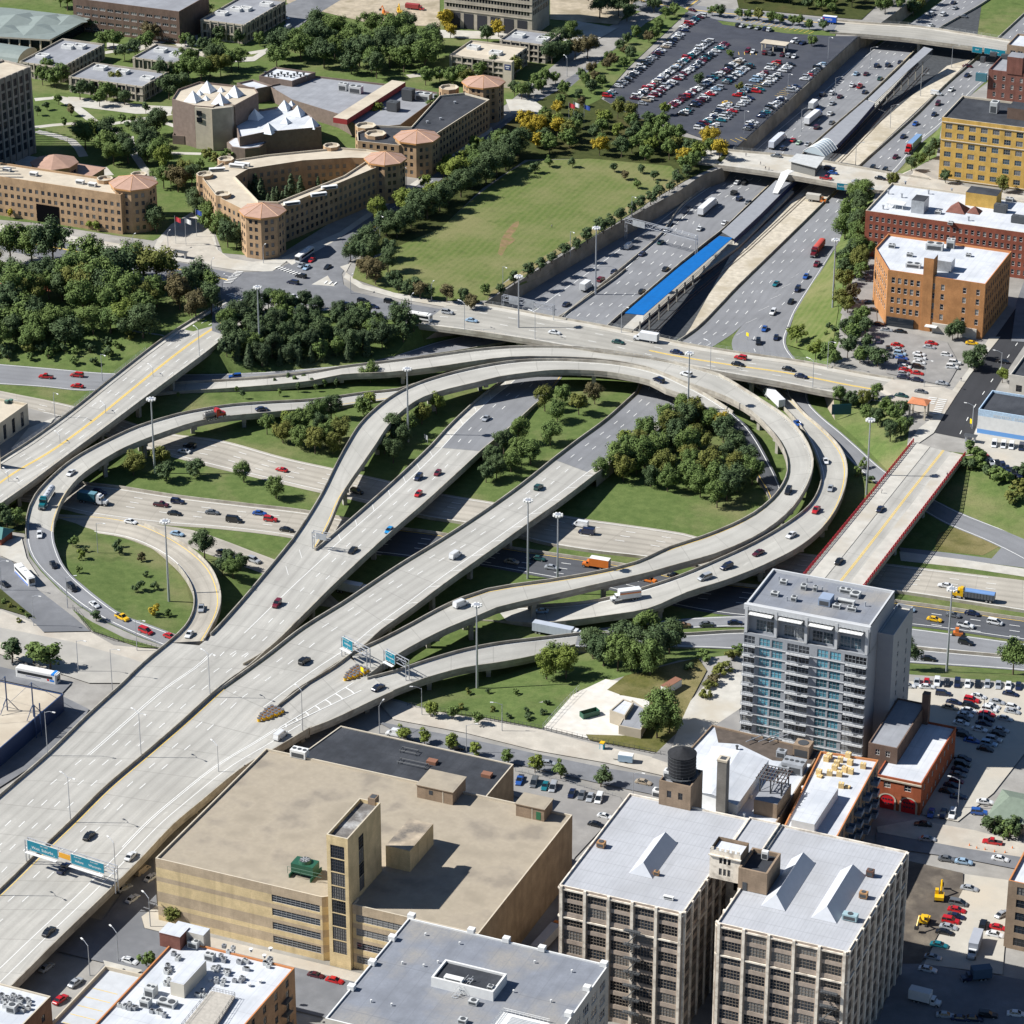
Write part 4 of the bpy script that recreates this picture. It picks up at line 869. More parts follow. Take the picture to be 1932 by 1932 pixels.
m=MB(); m.box((W('C',1240,1830,0).x,y0-.4,.2),(10.5,.7,3.4),G_dark); m.box((W('C',1580,1830,0).x,y0-.3,0),(17,.55,3.8),M_stucco); m.box((W('C',1440,1830,0).x,y0-1.3,2.6),(4.5,2.6,.25),M_wht); off(ob_,m,'shopfront')
small_house(ob_,'penthouse',W('C',1500,1470,21.2).x-2,y0+8,W('C',1500,1470,21.2).x+4.5,y0+13,21.2,4,M_metal,RF_white)
for x,y,d in((1310,1500,(5.5,2.6,1.5)),(1430,1400,(6.5,3.2,2.4)),(1290,1440,(2.4,1.6,1.2)),(1190,1390,(2.6,1.8,1.3)),(1620,1440,(2,1.5,1)),(1520,1390,(3,3,3.2))):ac_unit(ob_,W('C',x,y,21.2),d,.1,M_ac,2)
x0,y0,x1,y1=R3(19,'C1040,1185 C1932,1303 C1185,1025'); y1=W('C',1185,1025,19).y
rb=building('brick_warehouse','long red brick warehouse with a bright white cluttered roof behind the orange one','warehouse',rect(x0,y0,x1+16,y1),19,B_red,RF_white,{0:dict(pitch=2.3,n=32,rows=[1.4,4.8,8.2,11.6,15.0],w=1.25,h=2.0,fr=M_fr_w,nv=1),1:dict(pitch=2.6,n=12,rows=[1.4,4.8,8.2,11.6,15.0],w=1.3,h=2.0)},coping=C_lime)
p=W('C',1695,1150,18.2); small_house(rb,'penthouse',p.x-6,p.y-3,p.x+6.5,p.y+5,18.2,5.2,B_yel,RF_black)
p=W('C',1340,1190,18.2); small_house(rb,'penthouse',p.x-2.6,p.y-2,p.x+2.6,p.y+5,18.2,5.0,M_metal,RF_black)
m=MB(); p=W('C',1560,1180,18.3); pyramid(m,p,5.5,3.6,B_dk); off(rb,m,'hipped_skylight'); m=MB(); p=W('C',1655,1190,18.3); pyramid(m,p,3.6,2.4,B_dk); off(rb,m,'hipped_skylight')
m=MB(); p=W('C',1215,1165,18.3); m.box((p.x,p.y,20.1),(7,4,.25),M_wht); [m.box((p.x+a_,p.y+b__,18.2),(.2,.2,2),M_wht)for a_ in(-3,0,3)for b__ in(-1.8,1.8)]; off(rb,m,'roof_canopy')
for x,y in((1170,1090),(1265,1040),(1525,1080),(1395,1090),(1620,1240),(1700,1080),(1140,1175),(1245,1110)):vent(rb,W('C',x,y,18.2),.35,1.5)
for x,y,d in((1800,1190,(5,3,3)),(1905,1250,(6,3,2.6)),(1450,1200,(2.4,2,1.2)),(1850,1130,(3,2,1.4)),(1520,1260,(2,2,1))):ac_unit(rb,W('C',x,y,18.2),d,0,M_acd if d[0]>4 else M_ac,2)
x0,y0,x1,y1=R3(27.4,'C1475,662 C1900,708 C1575,535')
x0-=.5; yb=building('brick_warehouse','tall yellow brick factory with rows of grey windows and a black roof','factory',rect(x0,y0,x1+12,y1),27.4,B_yel,RF_black,{0:dict(cols=[3.2+i*5.05 for i in range(9)],rows=[2,6.2,10.4,14.6,18.8,22.6],w=2.9,h=2.3,fr=M_fr_g,gl=G_blue,nv=3,nh=2,ledges=[25.4,17.6,.6],lm=C_lime,lh=.3),1:None},coping=C_lime)
p=W('C',1765,630,26.6); ac_unit(yb,p,(3.2,4.2,4.6),0,M_ac,1); small_house(yb,'penthouse',p.x+7,p.y-6,p.x+16,p.y+3,26.6,4.5,B_brn,RF_black)
x0,y0,x1,y1=R3(30,'C1640,395 C1865,420 C1690,350')
db=building('brick_warehouse','dark red brick warehouse with a square corner tower, behind the yellow factory','warehouse',rect(x0,W('C',1630,500,12).y,x1+40,W('C',1630,500,12).y+24),22,B_dk,RF_grey,{0:dict(n=14,rows=[2,6,10,14,17.6],w=1.3,h=2.1,fr=M_fr_w,nv=1)})
p=V(db.location); tw=W('C',1770,440,26); m=MB(); m.prism(rect(tw.x-1,W('C',1630,500,12).y-.3,tw.x+6,W('C',1630,500,12).y+7),21.2,29,B_dk,RF_grey); off(db,m,'corner_tower')
m=MB(); m.box((W('C',1690,440,18).x,W('C',1630,500,12).y-.8,16.5),(5,1.4,3.6),G_teal); off(db,m,'glass_bay')
for x,y,d in((1760,315,(3,2,1.6)),(1830,330,(4,2,1.8)),(1700,350,(2,2,2.4)),(1900,350,(5,3,2))):ac_unit(db,W('C',x,y,21.3),d,0,M_acd,1)
x0,y0,x1,y1=R3(16,'C1838,250 C1990,270 C1870,185')
building('corner_shop','small tan building with a white window front, next to the far bridge','shop building',rect(x0,y0,x1,y1),16,B_old,RF_white,{0:dict(n=3,rows=[6,11],w=2.4,h=2.6,fr=M_fr_w)})
x0,y0,x1,y1=R3(9.2,'F1680,382 F1975,442 F1745,280')
bs=building('painted_shop','white storehouse with blue painted bands and faded blue lettering on its wall','storehouse',rect(x0,y0,x1+8,y1),9.2,lambda z:M_wht if 1.9<z<6.8 else(paint('sky_blue_band',(.12,.30,.62),.6)if z<2 else mat('faded_blue_band',(.42,.55,.68),var=.25,scale=1.5)),RF_black,{0:dict(bands=[1.9,6.8,8.3]),1:None})
x0,y0,x1,y1=R3(8,'F1855,180 F1990,205 F1932,95')
building('corner_shop','low pale corner shop with a dark roof beside the fresh black asphalt','shop building',rect(x0,y0,x1+8,y1+12),7.2,M_stucco,RF_black,{0:dict(n=3,rows=[1],w=2.2,h=2.6,fr=M_fr_d),3:dict(n=4,rows=[1],w=2.0,h=2.6,fr=M_fr_d)})
# ---- the near blocks
h=19.0; x0,y0,_,_=(*[W('G',872,1000,h).x,W('G',872,1000,h).y],0,0); x1=W('H',1305,757,h).x; y1=W('H',1305,757,h).y
M_by=brick('brick_pale_yellow',(.66,.52,.295)); M_bt=brick('brick_buff_band',(.47,.375,.26)); M_bn=brick('brick_tan_side',(.42,.315,.20))
bz=(2.4,4.6,6.9,9.1,11.4,13.6,15.9)
def bwall(z):
 k=sum(1 for b in bz if z>b); return M_by if k%2==0 else M_bt
txa,txb=W('G',1838,860,38.6).x,W('H',62,872,38.6).x
xa=txa-.2; rw=[1.9,6.0,10.1,14.2]
rib=dict(rows=rw,h=2.1,fr=M_fr_g,nv=10,nh=3,bands=list(bz))
Lr=xa-x0
bb=building('beige_building','large flat-roofed beige brick building with striped walls and a tall window tower','industrial building',[(x0,y0),(xa-2.2,y0),(xa,y0+1.6),(xa,y0+3),(txb+.2,y0+3),(txb+.2,y0),(x1,y0),(x1,y1),(x0+.4,y1)],h,bwall,RF_beige,{0:dict(rib,cols=[Lr-2.4-7.2],w=13.6),4:dict(bands=list(bz)),5:dict(rib,cols=[8.2],w=14.5,nv=10),6:None,'*':dict(bands=list(bz))},coping=C_lime,par=.6)
m=MB(); m.face([(x1+.03,y0+.02,-.5),(x1+.03,y1-.02,-.5),(x1+.03,y1-.02,h-.02),(x1+.03,y0+.02,h-.02)],M_bn); off(bb,m,'side_wall')
TZ=38.6; ty0=W('H',62,872,TZ).y; ty1=W('H',235,690,TZ).y
m=MB(); wins=[]
facade(m,(txa,y0-1.2),(txb,y0-1.2),-.3,TZ,dict(cols=[(txb-txa)*.5],rows=[4.2+4*k for k in range(8)],w=(txb-txa)*.66,h=3.75,fr=M_fr_d,nv=6,nh=4),M_by,wins)
facade(m,(txb,y0-1.2),(txb,ty1),-.3,TZ,dict(cols=[(ty1-y0)*.42],rows=[19.6,23.6,27.6,31.6],w=3.0,h=3.96,fr=M_fr_d,nv=3,nh=4),M_by,wins)
facade(m,(txb,ty1),(txa,ty1),h-1,TZ,None,M_by,wins); facade(m,(txa,ty1),(txa,y0-1.2),-.3,TZ,None,M_by,wins)
rr=rect(txa,y0-1.2,txb,ty1); ri=rect(txa+.35,y0-.85,txb-.35,ty1-.35)
for i in range(4):
 j=(i+1)%4; m.face([(*rr[i],TZ),(*rr[j],TZ),(*ri[j],TZ),(*ri[i],TZ)],C_lime); m.face([(*ri[i],TZ),(*ri[j],TZ),(*ri[j],TZ-1),(*ri[i],TZ-1)],M_by)
off(bb,m,'tower_wall'); m=MB(); m.face([(*p,TZ-1)for p in ri],mat('roof_sooty',(.16,.15,.14),var=.5,scale=.3,col2=(.45,.45,.44),big=.2)); off(bb,m,'tower_roof')
for p,a,w,hh,s in wins:ob('window',window_mesh(w,hh,M_fr_d,G_dark,s['nv'],s['nh']),bb,p-V(bb.location),a)
m=MB(); p=W('H',188,690,TZ-1); m.box((p.x,p.y,TZ-1),(2,2.4,1.9),B_old); m.box((p.x,p.y,TZ+.91),(1.4,1.8,.05),M_acd); off(bb,m,'roof_hatch')
pz=h+5.4; a,b_,c_=q0('H392,965 H525,812 H242,748',pz)
small_house(bb,'penthouse',txb+.05,a.y,a.x,b_.y,h-.6,pz-h+.6,M_by,mat('roof_ash',(.42,.35,.26),var=.3,scale=.3,col2=(.12,.11,.1),big=.12))
pz=h+3.2; a,b_=W('H',432,590,pz),W('H',640,625,pz); small_house(bb,'penthouse',a.x,a.y,b_.x,W('H',700,548,pz).y,h-.6,3.8,B_old,RF_beige,.25,[(a.x+4,1.8,1.1,1.2,G_dark),(a.x+7.5,0,.3,3.6,C_lime)])
a,b_=W('H',988,692,pz),W('H',1150,722,pz); small_house(bb,'penthouse',a.x,a.y,b_.x,W('H',1195,668,pz).y,h-.6,3.6,B_old,RF_beige,.25,[(a.x+6.4,.3,1.3,2.3,paint('green_door',(.02,.13,.06),.6)),(a.x+4.6,0,.25,3.5,C_lime)])
p=W('G',1683,430,h-.6); ac_unit(bb,p,(4.6,2.6,2.2),0,M_wht,3)
ct=thing('cooling_tower','green cooling tower with a round fan on the beige roof beside the slab tower','cooling tower',W('G',1715,1090,h-.6)); q=V(ct.location); gm=paint('machine_green',(.018,.085,.05),.5)
m=MB(); m.box((q.x,q.y,q.z+1.0),(6.2,3.8,2.6),gm); off(ct,m,'casing'); m=MB(); m.cyl((q.x,q.y,q.z+3.6),1.7,.7,gm,16,1.5); m.cyl((q.x,q.y,q.z+4.31),1.4,.05,M_acd,16);
for k in range(4):m.box((q.x,q.y,q.z+4.37),(2.6,.25,.06),M_fr_g,k*pi/4)
off(ct,m,'fan'); m=MB()
for x in(-3,3):m.box((q.x+x,q.y,q.z),(.3,6.4,1.0),gm)
off(ct,m,'support'); m=MB()
for x in(-3.6,0,3.6):m.tube((q.x+x,q.y-2.8,q.z+1),(q.x+x,q.y-2.8,q.z+3),.06,gm,4)
for z in(2,3):m.tube((q.x-3.6,q.y-2.8,q.z+z),(q.x+6,q.y-2.8,q.z+z),.06,gm,4)
off(ct,m,'railing')
hz=12.0; a,b_,c_=q0('H832,645 H975,472 H-25,250',hz); d_=W('H',-110,262,hz)
bh=building('black_roofed_hall','low hall with a wide black tar roof behind the beige building','hall',[(d_.x,y1+.3),(a.x,y1+.3),(b_.x,b_.y),(d_.x+5,c_.y)],hz,M_bn,RF_black,None,coping=C_lime,par=.3)
for s in('H518,462 H520,488','H825,535 H828,560'):
 p=q0(s,hz)[0]; m=MB(); m.box((p.x,p.y,hz-.3),(2.8,2.0,1.0),paint('rust',(.22,.10,.06),.8)); off(bh,m,'skylight')
for x,y in((390,408),(410,478)):
 p=W('H',x,y,hz-.3); m=MB(); w_=2.6 if x<400 else 4.4
 for u in(-1,1):
  m.tube((p.x-w_,p.y+u,p.z+.8),(p.x+w_,p.y+u,p.z+.8),.12,M_acd,4); m.tube((p.x+u*w_*.9,p.y-1,p.z+.8),(p.x+u*w_*.9,p.y+1,p.z+.8),.12,M_acd,4)
  for k in(-1,1):m.tube((p.x+u*w_*.9,p.y+k,p.z-.1),(p.x+u*w_*.9,p.y+k,p.z+.8),.1,M_acd,4)
 off(bh,m,'steel_frame')
h=30.0; a,b_,c_=q0('H-95,1875 H1500,1612 H385,1335',h); gx0,gx1,gy1=c_.x,b_.x,c_.y; gy0=gy1-46
gb=building('grey_roofed_building','building with a broad blue-grey flat roof and white corner blocks, at the bottom edge','office building',[(gx0,gy0),(gx1-10,gy0),(gx1-10,gy0+12),(gx1,gy0+12),(gx1,gy1),(gx0,gy1)],h,M_stucco,RF_blue,{3:dict(n=6,rows=[5,9,13,17,21,25],w=3.6,h=2.4,fr=M_fr_w,nv=3)},coping=M_wht,par=.4)
for s in('H402,1330','H738,1412','H935,1462','H1135,1512','H1483,1600','H295,1452','H182,1590','H65,1730','H1388,1735','H1285,1880'):
 p=q0(s,h)[0]; m=MB(); m.box((p.x,p.y,h-.3),(1.7,1.5,1.2),M_wht); off(gb,m,'parapet_block')
a,b_,c_=q0('H512,1680 H860,1765 H930,1660',h+1.6); m=MB(); rr=rect(a.x,b_.y,b_.x,c_.y); ri=rect(a.x+.5,b_.y+.5,b_.x-.5,c_.y-.5); m.prism(rr,h-.41,h+1.6,M_wht);
for i in range(4):j=(i+1)%4; m.face([(*rr[i],h+2.2),(*rr[j],h+2.2),(*ri[j],h+2.2),(*ri[i],h+2.2)],M_wht); m.face([(*ri[i],h+2.2),(*ri[j],h+2.2),(*ri[j],h+1.62),(*ri[i],h+1.62)],M_wht); m.face([(*rr[i],h+1.6),(*rr[j],h+1.6),(*rr[j],h+2.2),(*rr[i],h+2.2)],M_wht)
m.face([(*p,h+1.63)for p in ri],RF_black); off(gb,m,'raised_roof'); p=W('H',640,1690,h+1.7); ac_unit(gb,p,(4.6,1.6,.9),0,M_wht,0)
ac_unit(gb,W('H',845,1735,h+1.7),(1.3,1.3,.8),0,M_ac,1); ac_unit(gb,W('H',750,1820,h-.4),(2.2,1.7,1),0,M_ac,1); ac_unit(gb,W('H',690,1925,h-.4),(2,1.6,1),0,M_ac,1)
m=MB(); p=W('H',690,1750,h-.4)
for s in(-.6,.6):
 m.tube((p.x+s+1.2,p.y+2.0,h+2.2),(p.x+s-.8,p.y-3.2,h-.3),.09,M_wht,4); m.tube((p.x+s+1.2,p.y+2.0,h+3.2),(p.x+s-.8,p.y-3.2,h+.7),.06,M_wht,4)
for k in range(8):t=k/7; m.box((p.x+1.2-2*t,p.y+2-5.2*t,h+2.2-2.5*t),(1.2,.3,.08),M_metal)
off(gb,m,'roof_stair')
for s in('H350,1595','H470,1610','H480,1435','H672,1485','H1093,1590','H1302,1642','H975,1755','H1185,1810','H550,1590','H290,1830','H175,1810'):vent(gb,q0(s,h-.4)[0],.16,.5,M_wht)
p=W('H',1000,1900,h-.4); m=MB(); m.prism(rect(p.x-4,p.y-9,p.x+7.5,p.y+1),h-.39,h-.36,M_wht)
for u in range(12):m.tube((p.x-4+u,p.y+1.1,h-.4),(p.x-4+u,p.y+1.1,h+.7),.05,M_wht,4); m.tube((p.x-4.1,p.y+1-u*.8,h-.4),(p.x-4.1,p.y+1-u*.8,h+.7),.05,M_wht,4)
for z in(.2,.7):m.tube((p.x-4.1,p.y+1.1,h+z),(p.x+7.4,p.y+1.1,h+z),.06,M_wht,4); m.tube((p.x-4.1,p.y+1.1,h+z),(p.x-4.1,p.y-8,h+z),.06,M_wht,4)
for k in range(7):m.box((p.x+2,p.y-.3-k*.55,h-.36),(7,.25,.12),M_metal)
off(gb,m,'roof_well')
M_terra=mat('white_terracotta',(.76,.69,.58),var=.14,scale=.9,col2=(.38,.33,.27),big=.5); M_span=brick('brick_spandrel',(.40,.33,.27))
h=36.0; a,b_,c_=q0('I205,1362 I940,1535 I1285,963',h); n0,n1=q0('H1230,1150 H1925,1312',h); ly1=c_.y
rows=[1.2,5.2,9.2,13.1,17.0,20.9,24.8,28.7,32.5]
def loftspec(L,nb,off_=0):
 bw=(L-1.4)/nb; return dict(cols=[.7+bw*(i+.5)for i in range(nb)],rows=rows,w=bw*.80,h=2.75,fr=paint('frame_tan',(.24,.20,.16),.6),gl=G_dark,nv=6,nh=3,piers=[.7+bw*i for i in range(nb+1)],pw=.7,pm=M_terra,ledges=[27.0,34.95],lm=M_terra,lh=.4)
w2=building('loft_building','right wing of the tall white-piered loft, with two gabled roof monitors','loft building',rect(a.x,a.y,b_.x,ly1),h,M_span,RF_silver,{0:loftspec(b_.x-a.x,5),1:loftspec(ly1-a.y,9),3:loftspec(ly1-a.y,9)},coping=M_terra,par=.5,cap=100)
w1=building('loft_building','left wing of the tall white-piered loft, with one long roof monitor','loft building',rect(n0.x,n0.y,n1.x,ly1-.5),h,M_span,RF_silver,{0:loftspec(n1.x-n0.x,5),1:dict(loftspec(ly1-n0.y,9)),3:dict(loftspec(ly1-n0.y,9),piers=())},coping=M_terra,par=.5,cap=100)
p=W('I',265,1010,h)
cn=building('loft_building','narrow decorated stair block of the loft building, standing between its two wings','stair block',rect(n1.x+.3,ly1-17,a.x-.3,ly1-.6),h+.6,M_terra,RF_silver,{0:dict(n=2,rows=rows,w=1.7,h=2.2,fr=M_fr_d)},par=.4)
th_=h+8.2; q1,q2,q3=q0('I160,960 I340,985 I390,915',th_); m=MB(); wins=[]; R_=rect(q1.x,q2.y,q2.x,q3.y); sp=dict(cols=[(q2.x-q1.x)*.36,(q2.x-q1.x)*.5,(q2.x-q1.x)*.64],rows=[h+1.4,h+4.6],w=.75,h=1.9,fr=M_fr_d,nv=1)
for i in range(4):facade(m,R_[i],R_[(i+1)%4],h+.1,th_,sp if i==0 else None,M_terra if i==0 else B_old,wins)
m.prism(rect(q1.x+.4,q2.y+.4,q2.x-.4,q3.y-.4),th_-.9,th_-.88,RF_white)
for i in range(6):m.box((q1.x+.6+i*(q2.x-q1.x-1.2)/5,q2.y+.1,th_),(.7,.3,.7),M_terra)
m.box(((q1.x+q2.x)/2,q2.y-.2,h+5.7+.9),(q2.x-q1.x+.5,.5,.3),M_terra); off(cn,m,'stair_tower')
for pp,a_,w,hh,s in wins:ob('window',window_mesh(w,hh,M_fr_d,None,1,2),cn,pp-V(cn.location),a_)
q4=W('I',445,1100,h+5.5); m=MB(); m.prism(rect(q2.x+.1,q2.y-1.5,q2.x+7.4,q3.y+2.5),h-.4,h+4.5,B_old); rr=rect(q2.x+.1,q2.y-1.5,q2.x+7.4,q3.y+2.5); ri=rect(q2.x+.6,q2.y-1,q2.x+6.9,q3.y+2)
for i in range(4):j=(i+1)%4; m.face([(*rr[i],h+5.6),(*rr[j],h+5.6),(*ri[j],h+5.6),(*ri[i],h+5.6)],B_old); m.face([(*ri[i],h+5.6),(*ri[j],h+5.6),(*ri[j],h+4.55),(*ri[i],h+4.55)],B_old); m.face([(*rr[i],h+4.5),(*rr[j],h+4.5),(*rr[j],h+5.6),(*rr[i],h+5.6)],B_old)
m.face([(*p,h+4.56)for p in ri],RF_black); m.box((q2.x+1.8,q2.y-1.55,h-.3),(1.1,.12,2.2),M_acd); off(cn,m,'plant_room'); ac_unit(cn,(q2.x+4.2,q3.y,h+4.6),(1.6,1.1,2.2),0,M_wht,0)
for s,rt in(('H1620,1085 H1755,1115 H1880,855',w1),('I455,1265 I590,1300 I745,968',w2),('I735,1335 I880,1368 I1025,1035',w2)):
 u,v,w=q0(s,h-.4); zz=2.9; skylight(rt,u.x,(u.y+v.y)/2,v.x,W(s.split()[2][0],*map(float,s.split()[2][1:].split(',')),h+2.6).y,h-.45,zz,mat('monitor_white_metal',(.46,.475,.50),var=.06,scale=.8,rough=.5))
ac_unit(w2,W('I',955,1345,h-.4),(3.6,1.8,1.5),0,mat('duct_teal',(.30,.42,.45),var=.1),1); ac_unit(w2,W('I',1030,1222,h-.4),(2,1.5,1.5),0,paint('rust_unit',(.36,.20,.09),.8),1); ac_unit(w2,W('I',1068,1100,h-.4),(1.8,1.5,1.6),0,paint('rust_dark',(.12,.06,.04),.8),1)
ac_unit(w1,W('H',1467,935,h-.4),(2,1.8,1.3),0,paint('rust_unit',(.36,.20,.09),.8),1); ac_unit(w1,W('H',1778,1095,h-.4),(1.3,1.0,1),0,paint('rust_unit',(.36,.20,.09),.8),1); ac_unit(w1,W('H',1845,1230,h-.4),(2.6,.9,.7),0,M_wht,0)
def fire_escape(root,x,y,z0,z1,step=3.93,w=4.2):
 m=MB(); z=z0; k=0
 while z<z1:
  m.box((x,y-.75,z),(w,1.2,.12),M_acd)
  for hh in(.5,1.0):m.tube((x-w/2,y-1.35,z+hh),(x+w/2,y-1.35,z+hh),.05,M_acd,4)
  for u in range(7):m.tube((x-w/2+u*w/6,y-1.35,z),(x-w/2+u*w/6,y-1.35,z+1),.04,M_acd,4)
  if z+step<z1:
   s=1 if k%2 else-1
   for d in(-.5,-1.1):m.tube((x-s*w*.35,y+d,z+.1),(x+s*w*.35,y+d,z+step),.07,M_acd,4)
   for t in range(1,9):m.box((x-s*w*.35+s*w*.7*t/9,y-.8,z+step*t/9),(.3,.6,.05),M_acd)
  z+=step; k+=1
 return off(root,m,'fire_escape')
fx=W('H',1650,1250,h).x; fire_escape(w1,fx,n0.y-.3,4.5,29.5); fire_escape(w2,W('I',850,1520,h).x,a.y-.3,4.5,26)
tk0,tk1=q0('H1660,700 H1935,815',h); wb=building('brick_stair_block','dirty brick stair block that carries the black water tank','stair block',rect(tk0.x+5,ly1-2,tk0.x+13.5,ly1+7),h+6.5,B_old,RF_grey,{0:dict(n=2,rows=[h+2],w=1.2,h=2,fr=M_fr_d)},z0=0)
wt=W('I',0,620,h+7); tk=thing('water_tank','black wooden rooftop water tank with a conical lid beside the loft building','water tank',(tk0.x+9.4,ly1+2.5,h+5.7)); q=V(tk.location); bk=mat('tank_black',(.022,.023,.026),var=.3,scale=1.2)
m=MB(); m.cyl((q.x,q.y,q.z+1.7),3.6,5.6,bk,24)
for k in range(6):m.cyl((q.x,q.y,q.z+2+k*.95),3.66,.09,M_acd,24)
off(tk,m,'tank'); m=MB(); m.cyl((q.x,q.y,q.z+7.31),3.75,1.7,bk,24,0); off(tk,m,'lid')
for k in range(4):m=MB(); m.box((q.x+2.4*cos(k*pi/2+pi/4),q.y+2.4*sin(k*pi/2+pi/4),q.z),(.4,.4,1.7),M_acd); off(tk,m,'leg')
m=MB(); m.cyl((q.x,q.y,q.z+1.3),4.3,.15,M_acd,20)
for k in range(16):m.tube((q.x+4.2*cos(k*pi/8),q.y+4.2*sin(k*pi/8),q.z+1.4),(q.x+4.2*cos(k*pi/8),q.y+4.2*sin(k*pi/8),q.z+2.4),.05,M_acd,4)
off(tk,m,'platform')
for dx,dy,d in((-3.5,-1.5,(2.2,1.8,2.4)),(-6.5,-1,(2.4,2,1.8)),(-5,2.5,(2,2,1.5))):ac_unit(wb,(q.x+dx+.5,q.y+dy,h-.4 if dx<-4 else h+5.7),d,0,M_wht,1)
hw=17.0; a,b_,c_=q0('I75,700 I555,850 I300,250',hw)
k1=q0('I0,445 I180,250 I790,395 I500,870 I75,760',hw)
wk=building('white_roofed_works','old works with a white hip-roofed shed and silver machines on its roof','works building',[tuple(p.xy)for p in k1],hw,B_old,RF_white,{0:None},par=.5)
m=MB(); rp=[W('I',*c,hw+zz)for c,zz in(((80,628),2.5),((320,705),2.5),((498,450),2.5),((180,368),2.5))]; rg=[W('I',*c,hw+4.0)for c in((176,640),(335,395))]
base=[V((p.x,p.y,hw-.5))for p in rp]
for i in range(4):j=(i+1)%4; m.face([base[i],base[j],rp[j],rp[i]],M_wht)
m.face([rp[0],rp[1],rg[0]],RF_white); m.face([rp[1],rp[2],rg[1],rg[0]],RF_white); m.face([rp[2],rp[3],rg[1]],RF_white); m.face([rp[3],rp[0],rg[0],rg[1]],RF_white); off(wk,m,'shed_roof')
ch=W('I',235,745,hw); chm=thing('chimney','square grey brick chimney stack rising from the white works roof','chimney',(ch.x,ch.y,hw-.6)); m=MB()
m.prism(rect(ch.x-1.3,ch.y-1.3,ch.x+1.3,ch.y+1.3),hw-.6,hw+16,brick('brick_grey_stack',(.24,.225,.20))); m.prism(rect(ch.x-1.42,ch.y-1.42,ch.x+1.42,ch.y+1.42),hw+16.01,hw+16.6,C_lime); m.prism(rect(ch.x-.8,ch.y-.8,ch.x+.8,ch.y+.8),hw+16.61,hw+16.64,M_acd); off(chm,m,'stack')
m=MB(); m.prism([tuple(W('I',*k,hw-.4).xy)for k in((195,262),(778,395),(735,470),(520,450),(330,358),(215,350))],hw-.49,hw-.44,mat('tar_brown',(.10,.08,.065),var=.3,scale=.5)); off(wk,m,'tar_roof')
rt=W('I',490,740,hw-.5); small_house(wk,'penthouse',rt.x-3,rt.y-2.5,rt.x+3.5,rt.y+9,hw-.5,4.2,B_old,RF_grey)
tf_=thing('tank_frame','rusty black steel frame of an old tank on the works roof','steel frame',(rt.x,rt.y+5,hw+3.7)); q=V(tf_.location); m=MB()
for x in(-3,0,3):
 for y in(-3,3):m.tube((q.x+x,q.y+y,q.z),(q.x+x,q.y+y,q.z+4.4),.2,M_acd,5)
 m.tube((q.x+x,q.y-3,q.z),(q.x+x,q.y+3,q.z+4.2),.12,M_acd,4)
off(tf_,m,'legs'); m=MB()
for k in range(9):m.tube((q.x-3.8+k*.95,q.y-3.8,q.z+4.5),(q.x-3.8+k*.95,q.y+3.8,q.z+4.5),.16,paint('rust_dark',(.12,.06,.04),.8),4)
for k in range(5):m.tube((q.x-4,q.y-3.6+k*1.8,q.z+4.75),(q.x+4,q.y-3.6+k*1.8,q.z+4.75),.16,M_acd,4)
off(tf_,m,'top_grid')
for x,y,d in((570,432,(2.6,1.8,2)),(640,510,(6,4.2,3)),(585,520,(3,2.2,2)),(690,420,(4.6,4,3.6))):ac_unit(wk,W('I',x,y,hw-.5),d,0,M_metal if x!=690 else B_old,4 if x==640 else 1)
for x,y in((320,390),(172,590),(300,775),(360,770),(400,665),(690,620)):vent(wk,W('I',x,y,hw-.5),.3,1.0,M_acd if x<350 else M_wht)
for x in(410,480,540):
 p=W('I',x,340,hw-.5); m=MB(); m.tube((p.x-1,p.y-3,p.z+1),(p.x+3,p.y+4,p.z+1),.15,M_metal,5); m.box((p.x,p.y,p.z),(1,.3,1),M_acd); off(wk,m,'pipe')
a,b_,c_=q0('I555,850 I870,905 I1115,448',18); ax0=W('I',640,760,18).x
ap=building('apartment_block','apartment block with stacked timber on its white roof and blue balconies','apartment block',[(W('I',560,860,18).x,b_.y),(b_.x,b_.y),(c_.x,c_.y),(W('I',790,398,18).x,W('I',790,398,18).y)],18,B_old,RF_white,{1:dict(n=10,rows=[1.2,4.6,8.0,11.4,14.6],w=1.9,h=2.2,fr=M_fr_g)},coping=paint('terracotta_coping',(.50,.20,.07),.7),par=.6)
u,v,w=q0('I640,770 I755,820 I875,612',20); small_house(ap,'penthouse',u.x,v.y,v.x,w.y,17.4,2.8,M_wht,RF_white)
dB=(V((c_.x,c_.y))-V((b_.x,b_.y))); nB=V((dB.y,-dB.x)).normalized(); aB=atan2(dB.y,dB.x)
for i in range(5):
 for k in range(4):
  p=V((b_.x,b_.y))+dB*(.1+.19*i)+nB*1.0; m=MB(); z=4+k*3.4; m.box((p.x,p.y,z),(3.0,1.9,.2),M_metal,aB); m.box((p.x+nB.x*.92,p.y+nB.y*.92,z+.2),(3.0,.06,1.0),paint('balcony_blue_grey',(.16,.22,.30),.5),aB)
  for s in(-1,1):m.box((p.x+dB.normalized().x*s*1.47,p.y+dB.normalized().y*s*1.47,z+.2),(.06,1.8,1.0),paint('balcony_blue_grey',(.16,.22,.30),.5),aB)
  off(ap,m,'balcony')
tm=mat('new_timber',(.66,.48,.22),var=.15,scale=1.5)
